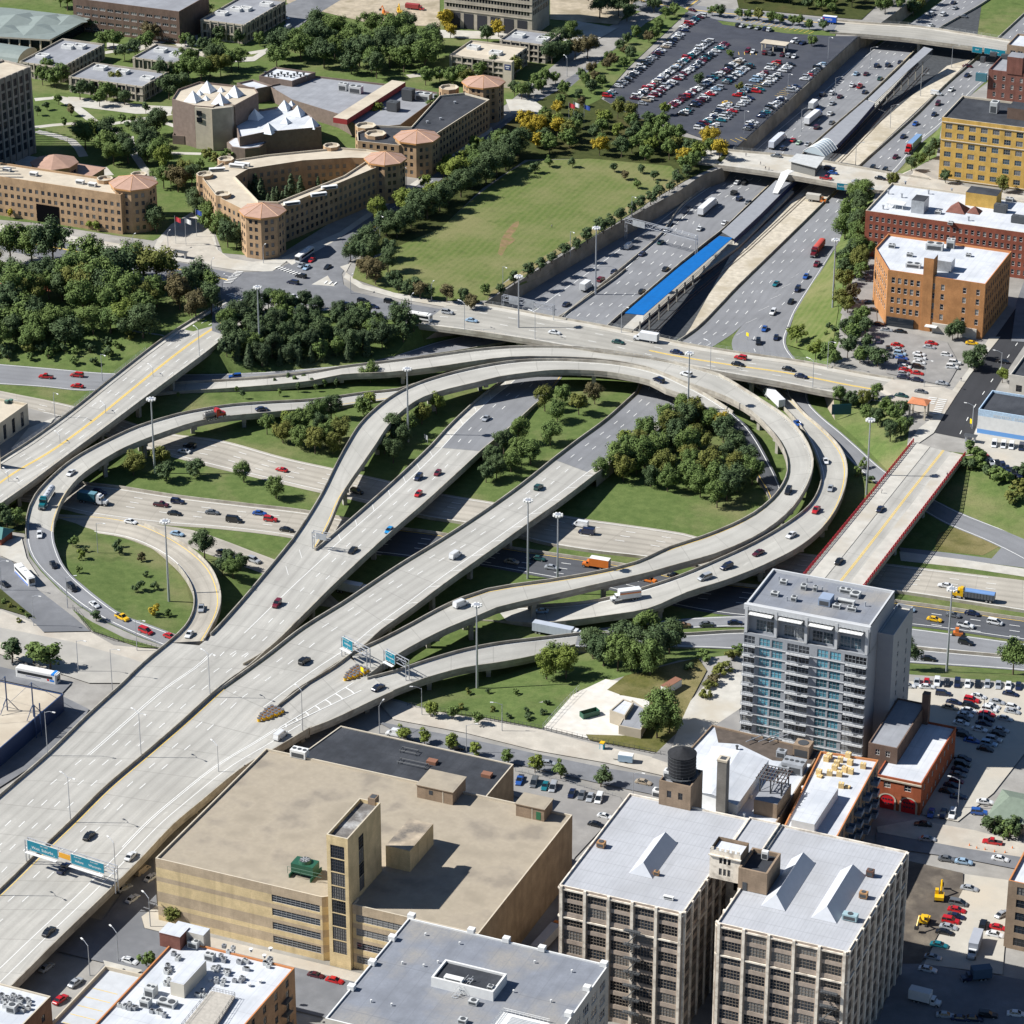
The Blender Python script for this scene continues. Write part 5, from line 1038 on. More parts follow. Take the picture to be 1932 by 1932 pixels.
for i,(x,y)in enumerate(((838,440),(822,455),(900,460),(945,435),(880,480),(955,475),(868,505),(840,535),(780,530),(895,540),(925,515),(958,525),(905,605),(940,605),(1028,495),(785,545))):
 p=W('I',x,y,17.4); m=MB(); hh=1.6 if i not in(15,13)else.6
 for k in range(4):m.box((p.x,p.y,17.4+k*hh/4),(1.5-.05*(k%2),1.15,hh/4-.03),tm,.08*((i*7)%5-2))
 m.box((p.x,p.y,17.4+hh-.02),(.12,1.2,.05),M_wht,.08*((i*7)%5-2)); o=off(thing('timber_stack','banded stack of pale timber on the white apartment roof','timber stack',p,group='banded stack of pale timber on the white apartment roof'),m,'boards')
hf=10.1; a,b_,c_=q0('I1118,505 I1358,582 I1545,262',hf)
fs=building('fire_station','red brick fire station with two arched red doors','fire station',rect(a.x,b_.y,b_.x,c_.y),hf,B_fire,RF_white,{0:dict(cols=[(b_.x-a.x)*.25,(b_.x-a.x)*.7],rows=[6.6],w=2.0,h=1.8,fr=M_fr_w,nv=2,ledges=[9.0],lm=C_lime,lh=.45),1:dict(n=8,rows=[1.2,6.4],w=1.4,h=1.9,fr=M_fr_w)},par=.6)
rdm=paint('fire_door_red',(.50,.015,.02),.4)
for f in(.27,.74):
 x=a.x+(b_.x-a.x)*f; y=b_.y; m=MB(); n=10; r=2.05
 arc=[(x+r*cos(pi*k/n),3.0+r*.75*sin(pi*k/n))for k in range(n+1)]; m.face([(x-r,y-.06,.05),(x+r,y-.06,.05)]+[(p[0],y-.06,p[1])for p in arc],rdm)
 for zz in(1.6,2.9):
  for kx in(-1.2,-.4,.4,1.2):m.box((x+kx,y-.09,zz),(.5,.04,.45),G_dark)
 off(fs,m,'red_door'); m=MB()
 for k in range(n):
  a0,a1=pi*k/n,pi*(k+1)/n; q=[(x+rr*cos(t),y-.16,3.0+rr*.78*sin(t))for rr,t in((r,a0),(r+.5,a0),(r+.5,a1),(r,a1))]; m.face(q,C_lime)
 for s in(-1,1):m.box((x+s*(r+.25),y-.1,0),(.5,.2,3.0),C_lime)
 off(fs,m,'stone_arch')
u,v,w=q0('I1050,365 I1222,385 I1350,145',hf+4.5); fa=building('fire_station_annex','brown brick upper block with a dark roof behind the fire station front','annex',rect(u.x,v.y,v.x,w.y+2),hf+4.5,B_brn,RF_grey,{0:dict(n=2,rows=[hf+1.2],w=1.3,h=1.8,fr=M_fr_w)},par=.4)
p=W('I',1385,90,hf+8); m=MB(); m.prism(rect(p.x-1,p.y-1,p.x+1,p.y+1),-.2,hf+9,B_brn); off(thing('chimney','dark brick chimney behind the fire station','chimney',(p.x,p.y,0)),m,'stack')
hT=44.0; a,b_,c_=q0('F375,1475 F1062,1620 F1197,1412',hT); tx0,ty0,tx1,ty1=a.x,b_.y,b_.x,c_.y; L=tx1-tx0
M_tw=mat('tower_grey_panel',(.31,.325,.345),var=.05,scale=.6,rough=.6); M_slab=mat('tower_slab_white',(.50,.51,.515),var=.06,scale=.8); M_mull=paint('mullion_grey',(.33,.35,.37),.4)
fl=3.12; rws=[1.0+i*fl for i in range(11)]; T=L/35.0
cols,zone=[],[]
gl_c=[6.3,9.7,22.6,26.0];
tw=building('apartment_tower','slim glass apartment tower with white slab edges and balconies','apartment tower',rect(tx0,ty0,tx1,ty1),hT-8.4,M_tw,RF_blue,{0:dict(cols=[c*T for c in(1.7,6.0,9.6,14.0,17.2,22.5,26.1,30.2,33.3)],rows=rws,w=3.12*T,h=2.45,fr=M_mull,gl=G_teal,glc={0:G_dark,3:G_dark,4:G_dark,7:G_dark,8:G_dark},nv=3,nh=2),1:dict(n=3,cols=[(ty1-ty0)*.62],rows=rws,w=1.8,h=2.0,fr=M_mull,gl=G_dark)},par=.3)
for z in rws:
 m=MB(); m.box(((tx0+tx1)/2,ty0-.12,z-.5),(L+.2,.22,.2),M_slab); off(tw,m,'slab_edge')
for k,z in enumerate(rws):
 for u0,u1 in((0,3.6),(12.4,19.0),(29.2,35)):
  m=MB(); xm=tx0+(u0+u1)/2*T; wb_=(u1-u0)*T; m.box((xm,ty0-.65,z-.5),(wb_,1.2,.2),M_slab)
  for hh in(.3,.6,.95):m.tube((xm-wb_/2,ty0-1.2,z-.26+hh),(xm+wb_/2,ty0-1.2,z-.26+hh),.03,M_mull,4)
  for q in range(7):m.tube((xm-wb_/2+wb_*q/6,ty0-1.2,z-.3),(xm-wb_/2+wb_*q/6,ty0-1.2,z+.7),.035,M_mull,4)
  for s in(-1,1):
   for hh in(.3,.6,.95):m.tube((xm+s*wb_/2,ty0-.1,z-.26+hh),(xm+s*wb_/2,ty0-1.2,z-.26+hh),.03,M_mull,4)
  if k%3==0:m.box((xm+.6,ty0-.7,z-.26),(.5,.5,.5),M_acd)
  off(tw,m,'balcony')
m=MB(); wins=[]; zb=hT-8.4
facade(m,(tx0+.8,ty0+1.6),(tx1-.8,ty0+1.6),zb-.3,hT-.3,dict(cols=[3.6*T,6.6*T,11.6*T,14.6*T,19.6*T,22.6*T,27.4*T,30.4*T],rows=[zb+.3,zb+4.4],w=2.9*T,h=3.5,fr=M_mull,gl=G_blue,nv=3,nh=3),M_tw,wins)
facade(m,(tx1,ty0+1.6),(tx1,ty1),zb-.3,hT,None,M_tw,wins); facade(m,(tx1,ty1),(tx0,ty1),zb-.3,hT,None,M_tw,wins); facade(m,(tx0,ty1),(tx0,ty0+1.6),zb-.3,hT,None,M_tw,wins); off(tw,m,'penthouse_wall')
for p,a_,w,hh,s in wins:ob('window',window_mesh(w,hh,M_mull,G_blue,3,3),tw,p-V(tw.location),a_)
m=MB()
for u in(.5,8.9,17.5,26.0,34.5):m.box((tx0+u*T,ty0+.7,zb),(.8,1.6,8.4-.3),M_slab)
m.box(((tx0+tx1)/2,ty0+.5,hT-1.3),(L+.6,1.0,1.6),M_slab); off(tw,m,'white_frame')
for u in(4.8,13.2,21.8,30.2):
 m=MB(); m.box((tx0+u*T,ty0-.6,hT-2.0),(6.6*T,1.8,.15),M_wht)
 for k in range(7):m.tube((tx0+(u-3.2+k*1.06)*T,ty0-1.5,hT-1.95),(tx0+(u-3.2+k*1.06)*T,ty0+.2,hT-.6),.04,M_mull,4)
 off(tw,m,'canopy')
m=MB(); rr=rect(tx0,ty0+.95,tx1,ty1); ri=rect(tx0+.5,ty0+1.5,tx1-.5,ty1-.5)
for i in range(4):j=(i+1)%4; m.face([(*rr[i],hT+.3),(*rr[j],hT+.3),(*ri[j],hT+.3),(*ri[i],hT+.3)],M_slab); m.face([(*ri[i],hT+.3),(*ri[j],hT+.3),(*ri[j],hT-.5),(*ri[i],hT-.5)],M_slab); m.face([(*rr[i],hT-.31),(*rr[j],hT-.31),(*rr[j],hT+.3),(*rr[i],hT+.3)],M_slab)
m.face([(*p,hT-.5)for p in ri],RF_blue); off(tw,m,'penthouse_roof')
for x,y,d,f in((582,1370,(2.1,1.5,1.1),1),(695,1400,(1.6,1.6,1.4),1),(640,1465,(1.6,1.5,1.3),1),(533,1435,(2.3,1.6,1),1),(820,1480,(3.4,4.2,2.2),0),(930,1420,(3.4,1.5,1.2),2),(985,1440,(2.6,3.0,1.1),1),(880,1505,(2.2,1.5,1.1),1),(965,1520,(2.6,1.5,1.1),2),(930,1480,(5.2,1.4,1.1),0),(760,1410,(1.1,1.1,1.5),1)):ac_unit(tw,W('F',x,y,hT-.5),d,0,M_ac if d[1]<4 else mat('louvre_blue_grey',(.26,.32,.42),var=.1),f)
for x,y in((600,1465),(712,1360),(798,1410),(885,1410),(555,1350),(1040,1495)):vent(tw,W('F',x,y,hT-.5),.18,1.1)
u=tx1; sw=building('service_core','plain grey service core with a roof terrace on the north side of the glass tower','service core',rect(u+.05,ty0+9,u+4.6,ty1+4),38.5,M_tw,M_pave,{1:dict(n=2,rows=rws[2:],w=1.2,h=1.7,fr=M_mull)},par=1.0)
h=22.0; a,b_,c_=q0('G515,1932 G1748,1508 G985,1452',h); lx0,lx1,ly1_=W('G',985,1452,h).x,b_.x,c_.y; ly0_=a.y-16
ll=building('brick_loft','old brick loft with a white membrane roof crowded with air conditioners and a timber deck','loft',rect(lx0,ly0_,lx1,ly1_),h,B_loft,RF_white,{1:dict(n=9,rows=[1.4,5.0,8.6,12.2,15.8,18.9],w=1.6,h=2.1,fr=M_fr_d,nv=2)},coping=paint('terracotta_coping',(.50,.20,.07),.7),par=.5)
for k in range(4):
 for i in range(3):
  m=MB(); y=ly1_-6-i*13; m.box((lx1+.8,y,5.5+k*3.6),(1.5,3.4,.15),M_acd)
  for hh in(.5,1.0):m.tube((lx1+1.5,y-1.7,5.6+k*3.6+hh),(lx1+1.5,y+1.7,5.6+k*3.6+hh),.05,M_acd,4)
  for q in range(7):m.tube((lx1+1.5,y-1.7+q*.57,5.6+k*3.6),(lx1+1.5,y-1.7+q*.57,6.6+k*3.6),.04,M_acd,4)
  off(ll,m,'balcony')
p=W('G',1040,1390,h); small_house(ll,'stair_house',W('G',975,1400,h).x,ly1_-3.5,W('G',1115,1400,h).x,ly1_+1.2,h-.5,3.6,B_dk,RF_white,.1)
p0_,p1_=W('G',1060,1290,h+3),W('G',1240,1330,h+3); m=MB(); m.prism(rect(p0_.x,ly1_-.2,p1_.x,ly1_+3.2),h-8,h+3,M_stucco,RF_white); off(ll,m,'lift_house')
u,v,w=q0('G960,1690 G1032,1715 G1148,1575',h+3.2); small_house(ll,'penthouse',u.x,v.y,v.x,w.y,h-.5,3.6,mat('cream_panel',(.60,.56,.47),var=.06),RF_white)
u,v,w=q0('G1050,1925 G1270,1880 G1180,1745',h+.6); dk=MB(); wd_=mat('grey_decking',(.42,.39,.34),var=.2,scale=1.5)
k0,k1_=W('G',1185,1745,h+.4),W('G',1320,1775,h+.4); kk0=W('G',1020,1932,h+.4)
P_=[tuple(W('G',*c,h+.4).xy)for c in((1185,1745),(1320,1775),(1180,1990),(1020,1950))]; dk.prism(P_,h-.2,h+.4,wd_)
for i in range(4):
 A_,B_=V((*P_[i],h+.4)),V((*P_[(i+1)%4],h+.4))
 for hh in(.5,1.05):dk.tube(A_+V((0,0,hh)),B_+V((0,0,hh)),.05,M_acd,4)
 for q in range(9):c=A_.lerp(B_,q/8); dk.tube(c,c+V((0,0,1.05)),.05,M_acd,4)
off(ll,dk,'roof_deck')
random.seed(3)
def condenser_rows(root,spots,z,n,sc=1.0):
 for x,y in spots:
  for k in range(n):
   p=W('G',x+random.uniform(-30,30)*sc,y+random.uniform(-18,18)*sc,z); m=MB(); m.box((p.x,p.y,z),(1.0,.8,.95),M_ac if random.random()<.5 else M_fr_g,random.choice((0,.1))); m.cyl((p.x,p.y,z+.95),.32,.06,M_acd,8); off(root,m,'condenser')
condenser_rows(ll,((1010,1500),(990,1560),(1120,1430),(930,1620),(960,1640),(1280,1520),(1250,1570),(1200,1620),(1360,1600),(1480,1610),(1400,1620),(700,1840),(750,1835),(900,1880),(930,1705),(1120,1770),(830,1780),(1270,1650),(1340,1690),(1500,1590),(880,1860),(1230,1700)),h-.5,4)
for x,y,d in((1090,1500,(2.6,1.9,1.8)),(1180,1570,(2.4,1.8,1.6)),(850,1770,(2.4,2.6,2.4)),(820,1830,(2.4,2.0,1.8)),(940,1825,(4.6,2.4,1.1))):ac_unit(ll,W('G',x,y,h-.5),d,0,M_ac,2)
for x,y in((1410,1525),(1485,1560),(1520,1520),(1460,1700),(1400,1720),(1180,1690)):vent(ll,W('G',x,y,h-.5),.35,.6,M_wht)
hp=7.5; a,b_,c_=q0('G310,1895 G800,1650 G590,1605',hp)
pk=building('parking_deck','rooftop parking deck with yellow bay lines next to the crowded white roof','parking deck',[tuple(W('G',*c,hp).xy)for c in((590,1603),(800,1652),(760,2090),(180,2035))],hp,M_stucco,mat('deck_pale',(.46,.48,.50),var=.1,scale=.4),None,coping=C_lime,par=1.0)
m=MB()
for k in range(9):
 p=W('G',520-k*42,1730+k*48,hp-.97); q=W('G',660-k*42,1765+k*48,hp-.97); d=(q-p).normalized(); nn=V((-d.y,d.x,0))*.1; m.face([p-nn,q-nn,q+nn,p+nn],M_yel)
off(pk,m,'bay_lines')
hc=17; a,b_=q0('G-300,1660 G285,1775',hc); cb=building('brick_loft','brick loft corner with a white roof full of machines, at the bottom left','loft',rect(a.x,b_.y-30,b_.x,b_.y+.0),hc,B_loft,RF_white,{1:dict(n=5,rows=[4,8,12],w=1.6,h=2,fr=M_fr_d)},coping=C_lime,par=.4)
condenser_rows(cb,((30,1780),(60,1790),(100,1800),(140,1815),(50,1830),(110,1850),(150,1850),(20,1810)),hc-.4,4,.9); ac_unit(cb,W('G',70,1860,hc-.4),(2.4,2,1.8),0,M_ac,1)
hb=20; a,b_=q0('I1845,1125 I1990,1150',hb); rb2=building('brick_loft','tan brick loft cut by the right edge above the sunny parking lane','loft',rect(a.x,a.y,a.x+30,a.y+40),hb,B_old,RF_white,{0:dict(n=5,rows=[1.2,5.0,8.8,12.6,16.3],w=3.2,h=2.3,fr=M_fr_d,nv=3),3:dict(n=8,rows=[5,9,13,16.4],w=1.8,h=2.2,fr=M_fr_d)},coping=paint('terracotta_coping',(.50,.20,.07),.7))
for k in range(3):
 m=MB(); m.box((a.x-.7,a.y+10+k*7,6+k*3),(1.3,2.6,.15),M_acd)
 for q in range(6):m.tube((a.x-1.3,a.y+8.8+k*7+q*.5,6+k*3),(a.x-1.3,a.y+8.8+k*7+q*.5,7+k*3),.04,M_acd,4)
 m.tube((a.x-1.3,a.y+8.7+k*7,7+k*3),(a.x-1.3,a.y+11.3+k*7,7+k*3),.05,M_acd,4); off(rb2,m,'balcony')
gr=thing('green_roofed_house','low house with a pale green pitched roof at the edge of the shaded car park','house',W('I',1850,740,0)); ga,gb_,gc_,gd=q0('I1715,765 I1935,720 I1990,560 I1760,690',4.0); m=MB(); gm2=mat('green_shingle',(.17,.21,.165),var=.15,scale=.6)
u0=W('I',1722,768,3.4); ex=22; m.prism(rect(u0.x+.4,u0.y+.4,u0.x+ex-.4,u0.y+15.6),-.2,3.4,M_stucco); off(gr,m,'wall'); m=MB(); yl=u0.y; ym=yl+8; yh=yl+16; x_=u0.x
m.face([(x_,yl,3.4),(x_+ex,yl,3.4),(x_+ex,ym,6.4),(x_+4,ym,6.4)],gm2); m.face([(x_+ex,yh,3.4),(x_,yh,3.4),(x_+4,ym,6.4),(x_+ex,ym,6.4)],gm2); m.face([(x_,yh,3.4),(x_,yl,3.4),(x_+4,ym,6.4)],gm2); off(gr,m,'roof')
h=8; a,b_,c_=q0('D-260,470 D-2,612 D155,355',h); lb=building('stone_building','low pale stone building with columns beside the yellow-lined bridge, at the left edge','civic building',[(W('D',155,355,h).x-34,b_.y),(b_.x+0,b_.y),(c_.x,b_.y+.01),(c_.x,c_.y),(c_.x-34,c_.y)],h,C_lime,RF_tan,{'*':None,2:dict(n=6,rows=[.8],w=1.9,h=5.4,fr=M_fr_d,gl=G_dark,nv=2,nh=4)},par=.9)
for s in('D38,355 D62,350'.split()):ac_unit(lb,q0(s,7.2)[0],(1.2,1.2,1),0,mat('duct_green',(.10,.2,.16),var=.1),0)
hs=6; gp=[tuple(W('G',*c,hs).xy)for c in((-330,-20),(-20,0),(355,78),(0,385),(-330,560))]
sb=building('station_shed','flat-roofed shed with blue cable masts on its sandy roof, beside the viaduct','bus station',gp,hs,paint('deep_blue_fascia',(.02,.045,.12),.5),RF_tan,None,par=.2)
bl=paint('mast_blue',(.03,.06,.14),.4)
for i,(x0_,y0_,x1_,y1_)in enumerate(((42,170,30,0),(190,205,183,40),(205,330,195,120),(235,320,222,95))):
 b0=W('G',x0_,y0_,hs if i<2 else 0); tp=11 if i<2 else 14; mt=thing('cable_mast',['left blue steel mast with splayed feet on the sandy roof','right blue steel mast with splayed feet on the sandy roof','slim dark blue post standing before the brick yard wall','dark blue post next to the slim one, nearer the viaduct'][i],'mast',b0); m=MB(); m.tube(b0,b0+V((0,0,tp-(0 if i<2 else 3))),.22,bl,6); off(mt,m,'post')
 if i<2:
  m=MB()
  for a_ in range(3):m.tube(b0+V((0,0,4)),b0+V((3.2*cos(a_*2.1+.4),3.2*sin(a_*2.1+.4),.1)),.12,bl,5)
  off(mt,m,'brace'); m=MB(); m.tube(b0+V((0,0,tp)),b0+V((13 if i else-9,6,.2)),.05,bl,4); m.tube(b0+V((0,0,tp)),b0+V((-10,-9,.2)),.05,bl,4); off(mt,m,'cable')
tl=thing('teal_roofed_hut','small hut with a teal roof at the left edge below the trees','hut',W('D',0,1140,0)); p=W('D',-10,1130,0); m=MB(); m.prism(rect(p.x-6,p.y-3,p.x+3,p.y+4),-.2,3,B_red); off(tl,m,'wall'); m=MB(); tm_=paint('teal_roof',(.04,.16,.15),.5)
m.face([(p.x-7,p.y-3.6,2.8),(p.x+3.6,p.y-3.6,2.8),(p.x+2,p.y+.5,5),(p.x-7,p.y+.5,5)],tm_); m.face([(p.x+3.6,p.y+4.6,2.8),(p.x-7,p.y+4.6,2.8),(p.x-7,p.y+.5,5),(p.x+2,p.y+.5,5)],tm_); m.face([(p.x+3.6,p.y-3.6,2.8),(p.x+3.6,p.y+4.6,2.8),(p.x+2,p.y+.5,5)],tm_); off(tl,m,'roof')
us=building('utility_shed','flat-roofed tan utility shed in the white gravel yard','shed',[tuple(W('H',*c,4.4).xy)for c in((1515,170),(1600,200),(1650,125),(1590,105))],4.4,mat('tan_block',(.42,.37,.29),var=.1),RF_white,None,par=.3)
m=MB(); p=W('H',1540,240,0); m.box((p.x,p.y-.06,.1),(1.1,.1,2.1),M_acd); off(us,m,'door')
us2=building('utility_shed','low grey-roofed utility shed beside the round tree in the gravel yard','shed',[tuple(W('H',*c,3.2).xy)for c in((1565,255),(1690,280),(1745,180),(1640,110))],3.2,mat('tan_block',(.42,.37,.29),var=.1),RF_grey,None,par=.2)
# -- city ground: lawns, pavements, streets, lots
M_conc_st=mat('street_concrete_tan',(.44,.405,.345),var=.18,scale=.2,col2=(.38,.33,.27),big=.07)
M_asph=mat('asphalt_grey',(.175,.18,.19),var=.2,scale=.25,col2=(.125,.13,.14),big=.05)
M_lot=mat('asphalt_lot',(.050,.055,.070),var=.2,scale=.2,col2=(.07,.074,.085),big=.04)
M_lotg=mat('lot_grey',(.26,.25,.235),var=.18,scale=.25,col2=(.19,.185,.18),big=.06)
M_lotp=mat('lot_pale',(.42,.395,.34),var=.1,scale=.3,col2=(.46,.41,.33),big=.05)
M_wgrav=mat('white_gravel',(.60,.575,.52),var=.15,scale=.4,col2=(.55,.50,.42),big=.08)
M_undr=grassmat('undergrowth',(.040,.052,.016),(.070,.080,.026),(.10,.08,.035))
M_dry=grassmat('dry_grass',(.21,.18,.085),(.27,.23,.12),(.15,.14,.05))
patch('lawn','A-400,1200 A200,1252 A640,1322 A860,1352 A900,1332 A1210,1312 A1250,1422 A1480,1442 A1600,1412 B350,1000 B800,680 B940,580 B1400,200 B1700,60 B1900,-120 A-400,-160',M_grass,grid=14)
def path(name,s,w,m):
 pts=[V(p)for p in spline([tuple(p)for p in gs(s)],8)]; L=[]; Rr=[]
 for i,p in enumerate(pts):
  d=(pts[min(i+1,len(pts)-1)]-pts[max(i-1,0)]).normalized(); n=V((-d.y,d.x,0))*w/2; L.append(p+n); Rr.append(p-n)
 return patch(name,L+Rr[::-1],m)
for s,w in(('A195,560 A330,548 A420,600 A560,705 A700,775 A745,845',4.5),('A195,715 A400,695 A560,705 A740,680 A960,640',3.5),('A205,738 A400,790 A470,880',4),('A420,600 A400,560 A300,540',3.5),('A560,705 A480,640',3.5),('A560,150 A720,180 A960,205 A1110,205',4.5),('A585,298 A730,272 A960,205',4),('A930,690 A1010,720',3),('A740,845 A800,935 A860,1010',3.5),('A960,860 A1130,865',3),('A1400,300 A1520,280',4),('B380,430 B620,400',5),('A640,1420 A700,1700 A900,1790',2.6),('A560,1600 A690,1690',2.6)):path('path',s,w,M_pave)
patch('plaza','A380,545 A440,600 A760,640 A960,640 A970,600 A800,590 A420,545',M_pave); patch('plaza','A930,150 A1100,190 A1130,260 A1000,260 A900,215',M_pave); patch('plaza','A690,775 A750,765 A760,830 A720,830',M_pave)
patch('plaza','A0,860 A110,870 A600,940 A640,985 A560,985 A100,930',M_pave)
patch('pavement','A-300,1232 A0,1262 A500,1342 A860,1402 A885,1345 A960,1262 A1080,1192 A1205,1325 A1225,1405 A1290,1452 A1420,1472 A1600,1452 A1655,1440 A1525,1528 A1330,1520 A960,1462 A600,1405 A0,1302 A-300,1275',M_pave)
patch('plaza','A950,1310 A1080,1230 A1190,1330 A1215,1400 A1290,1460 A1130,1470 A960,1420 A900,1375',M_conc_st)
patch('lawn','A-500,1420 A0,1470 A600,1545 A960,1640 A1230,1690 A1200,1830 A1060,1870 A850,1932 A600,1850 A300,1795 A0,1760 A-500,1680',M_grass)
patch('plaza','A-200,1520 A0,1500 A240,1575 A290,1640 A0,1600 A-200,1570',mat('court_red',(.30,.10,.06),var=.12)); patch('plaza','A-200,1545 A0,1530 A200,1580 A180,1600 A0,1590 A-200,1565',mat('court_green',(.10,.20,.14),var=.1))
ground_road('street','A-400,1235 -400,1325 .03 / A0,1302 0,1400 / A500,1385 480,1500 / A960,1465 960,1592 / A1380,1548 1270,1665',R_strtA,marks='Y7.5 d4',dz=.04)
patch('street','A1255,1600 A1340,1532 A1535,1524 A1700,1442 A1909,1330 B60,1460 B10,1540 B20,1600 B80,1642 B300,1692 B560,1737 B640,1720 B460,1835 B0,1738 A1560,1697 A1400,1735 A1335,1800 A1200,1720',M_asph)
ground_road('street','B-270,1492 -180,1560 .03 / B0,1335 100,1440 / B240,1170 345,1245 / B480,1005 565,1062 / B700,835 780,885 / B880,705 950,765 / B1080,580 1180,628 / B1250,460 1340,505 / B1500,300 1580,335 / B1750,120 1830,152 / B1932,-20 2030,5',R_strtA,marks='Y9 d4.5',dz=.045)
patch('pavement','B-330,1450 B0,1305 B240,1140 B480,980 B850,715 B860,735 B480,1010 B240,1172 B0,1338 B-270,1490',M_pave)
patch('pavement','B0,1500 B60,1480 B20,1560 B110,1620 B330,1680 B640,1735 B620,1705 B330,1650 B130,1600 B45,1540',M_pave)
patch('street','A1195,1660 A1440,1735 A1435,1800 A1262,1885 A1190,1860',M_asph)
patch('path','A600,240 A760,262 A930,200 A1120,215 A1110,240 A940,235 A780,290 A600,275',M_pave); patch('path','A1000,240 A1240,330 A1420,320 A1500,270 A1520,285 A1430,345 A1230,355 A990,265',M_pave); patch('pavement','A1750,1600 A1840,1550 A1880,1610',M_pave)
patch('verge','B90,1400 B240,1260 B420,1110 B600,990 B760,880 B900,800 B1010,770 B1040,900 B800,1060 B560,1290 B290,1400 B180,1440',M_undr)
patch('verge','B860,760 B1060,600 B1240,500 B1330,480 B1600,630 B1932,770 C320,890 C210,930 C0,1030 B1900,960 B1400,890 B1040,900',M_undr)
patch('verge','B1260,520 B1480,330 B1720,130 B1900,30 B1960,60 B1620,380 B1460,560 B1380,600',M_grass)
patch('lawn','B290,1400 B560,1288 B760,1108 B950,966 B1060,905 B1400,892 B1860,935 B1905,985 B1700,1162 B1300,1420 B1000,1610 B830,1690 B740,1690 B560,1690 B300,1645 B70,1565 B90,1492 B250,1428',M_lawn,grid=6)
patch('dry_grass','B1932,1020 B1500,1272 B1150,1475 B830,1680 B850,1640 B1150,1440 B1500,1230 B1905,985',M_dry)
patch('worn_grass','B895,1395 B905,1350 B935,1300 B985,1250 B1005,1245 B985,1300 B960,1330 B985,1350 B940,1385 B905,1440 B885,1425',mat('worn_turf',(.22,.15,.075),var=.25,scale=.5,col2=(.14,.15,.04),big=.3),smooth=3)
patch('pavement','C75,840 C240,850 C320,870 C250,930 C80,915 C30,880',M_pave)
patch('parking_lot','B1480,560 B1660,380 B1932,130 C30,70 C220,115 C870,205 C1000,205 C720,462 C305,838 C180,800 C0,735 B1820,700 B1640,655',M_lot,grid=12)
patch('pavement','B930,560 B1080,560 B1180,630 B1120,660 B960,640',M_pave)
ground_road('street','C-420,-70 -450,20 .03 / C0,18 -30,95 / C400,62 380,132 / C900,112 850,192',R_grey,marks='Y8',dz=.05)
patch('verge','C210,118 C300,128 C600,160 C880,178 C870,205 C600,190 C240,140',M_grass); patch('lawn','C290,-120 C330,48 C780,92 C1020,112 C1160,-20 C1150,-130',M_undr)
patch('dirt','B-300,20 B200,140 B560,150 B560,-120 B-300,-120',M_dirt); patch('dirt','B1180,110 B1560,140 B1660,0 B1700,-100 B1180,-100',M_dirt)
patch('street','A1585,40 A1800,-60 A1932,-10 A1720,120 A1640,190 A1620,210',M_asph); patch('plaza','B560,170 B1230,190 B1330,120 B1560,160 B1400,250 B1250,230 B560,215',M_pave)
patch('parking_lot','C1000,1550 C1090,1530 C1108,1830 C1500,1925 F1570,140 F1500,262 F1160,190 F1130,100 F1090,0 C900,1760 C960,1640',M_lotg)
patch('dry_grass','C640,1770 C740,1600 C870,1420 C860,1560 C890,1740 C860,1920 F800,60 F600,30',M_lawn)
patch('street','C1190,970 C1420,1005 C1600,1050 C2100,1130 C2100,1180 C1500,1080 C1120,1075',M_conc_st)
patch('street','C1860,1920 C1890,1700 C1960,1500 C2200,1500 C2100,1932',M_asph)
ground_road('street','F1425,520 1635,562 .06 / F1500,380 1690,422 / F1620,200 1800,232 / F1760,0 1932,30 / F1880,-170 2060,-150 / F2100,-480 2260,-460',R_black,marks='d9',dz=.04)
patch('pavement','F1275,595 F1340,500 F1430,430 F1500,325 F1640,140 F1740,-15 F1800,-15 F1628,200 F1506,382 F1425,525 F1330,590',M_pave)
patch('pavement','F1595,655 F1640,562 F1694,424 F1740,330 F1760,345 F1720,450 F1680,560 F1655,648',M_pave)
patch('street','F1195,222 F1470,262 F1560,300 F1500,395 F1440,440 F1055,340',M_conc_st)
patch('dirt','F1660,570 F1720,480 F1932,540 F2200,600 F2200,830 F1932,760 F1720,690 F1665,640',M_lotp)
patch('street','H180,90 H520,178 H1140,285 H1370,350 H1830,455 H1900,520 H1830,545 H1500,470 H1100,400 H700,300 H300,225',M_conc_st)
patch('street','H200,235 H700,330 H1100,418 H1500,500 H1860,560 H1820,660 H1480,590 H1000,480 H640,430 H380,330',M_asph)
patch('parking_lot','H975,530 H1230,560 H1570,660 H1600,700 H1320,1000 H1230,1150 H1300,780 H960,650',M_lotg)
patch('lawn','H560,178 H820,215 H1138,277 H1338,62 H1260,30 H1000,100',M_grass)
patch('yard','H1145,270 H1310,85 H1490,0 H1570,10 H1570,90 H1745,110 H1715,325 H1380,330',M_wgrav)
patch('rough_grass','H1500,60 H1570,5 E1600,1890 E1880,1820 F100,1790 F150,1860 I60,120 I20,260 H1830,420 H1400,340 H1380,310 H1700,320 H1740,120 H1580,90',M_rough)
patch('street','I60,225 I330,150 I345,270 I290,360 I80,420 I-40,480 I-160,440',M_lotg); patch('pavement','I0,250 I60,120 I170,0 F230,1870 F355,1870 I345,160 I180,270 I20,400 I-60,420',M_pave)
patch('parking_lot','I1205,10 I1932,20 I2300,60 I2300,500 I1932,420 I1760,640 I1560,800 I1360,760 I1380,260 I1210,120',M_lotp)
patch('street','I1105,830 I1320,790 I1660,850 I1932,925 I2300,990 I2300,1060 I1932,1010 I1600,950 I1110,860',M_conc_st)
patch('street','I1100,860 I1600,950 I2300,1060 I2300,1140 I1932,1075 I1600,1010 I1260,960 I1100,930',M_asph)
patch('dirt','I1280,1020 I1590,1090 I1590,1180 I1380,1560 I1180,1800 I1150,1500',mat('dark_dirt',(.10,.085,.07),var=.3,scale=.3,col2=(.2,.17,.13),big=.1))
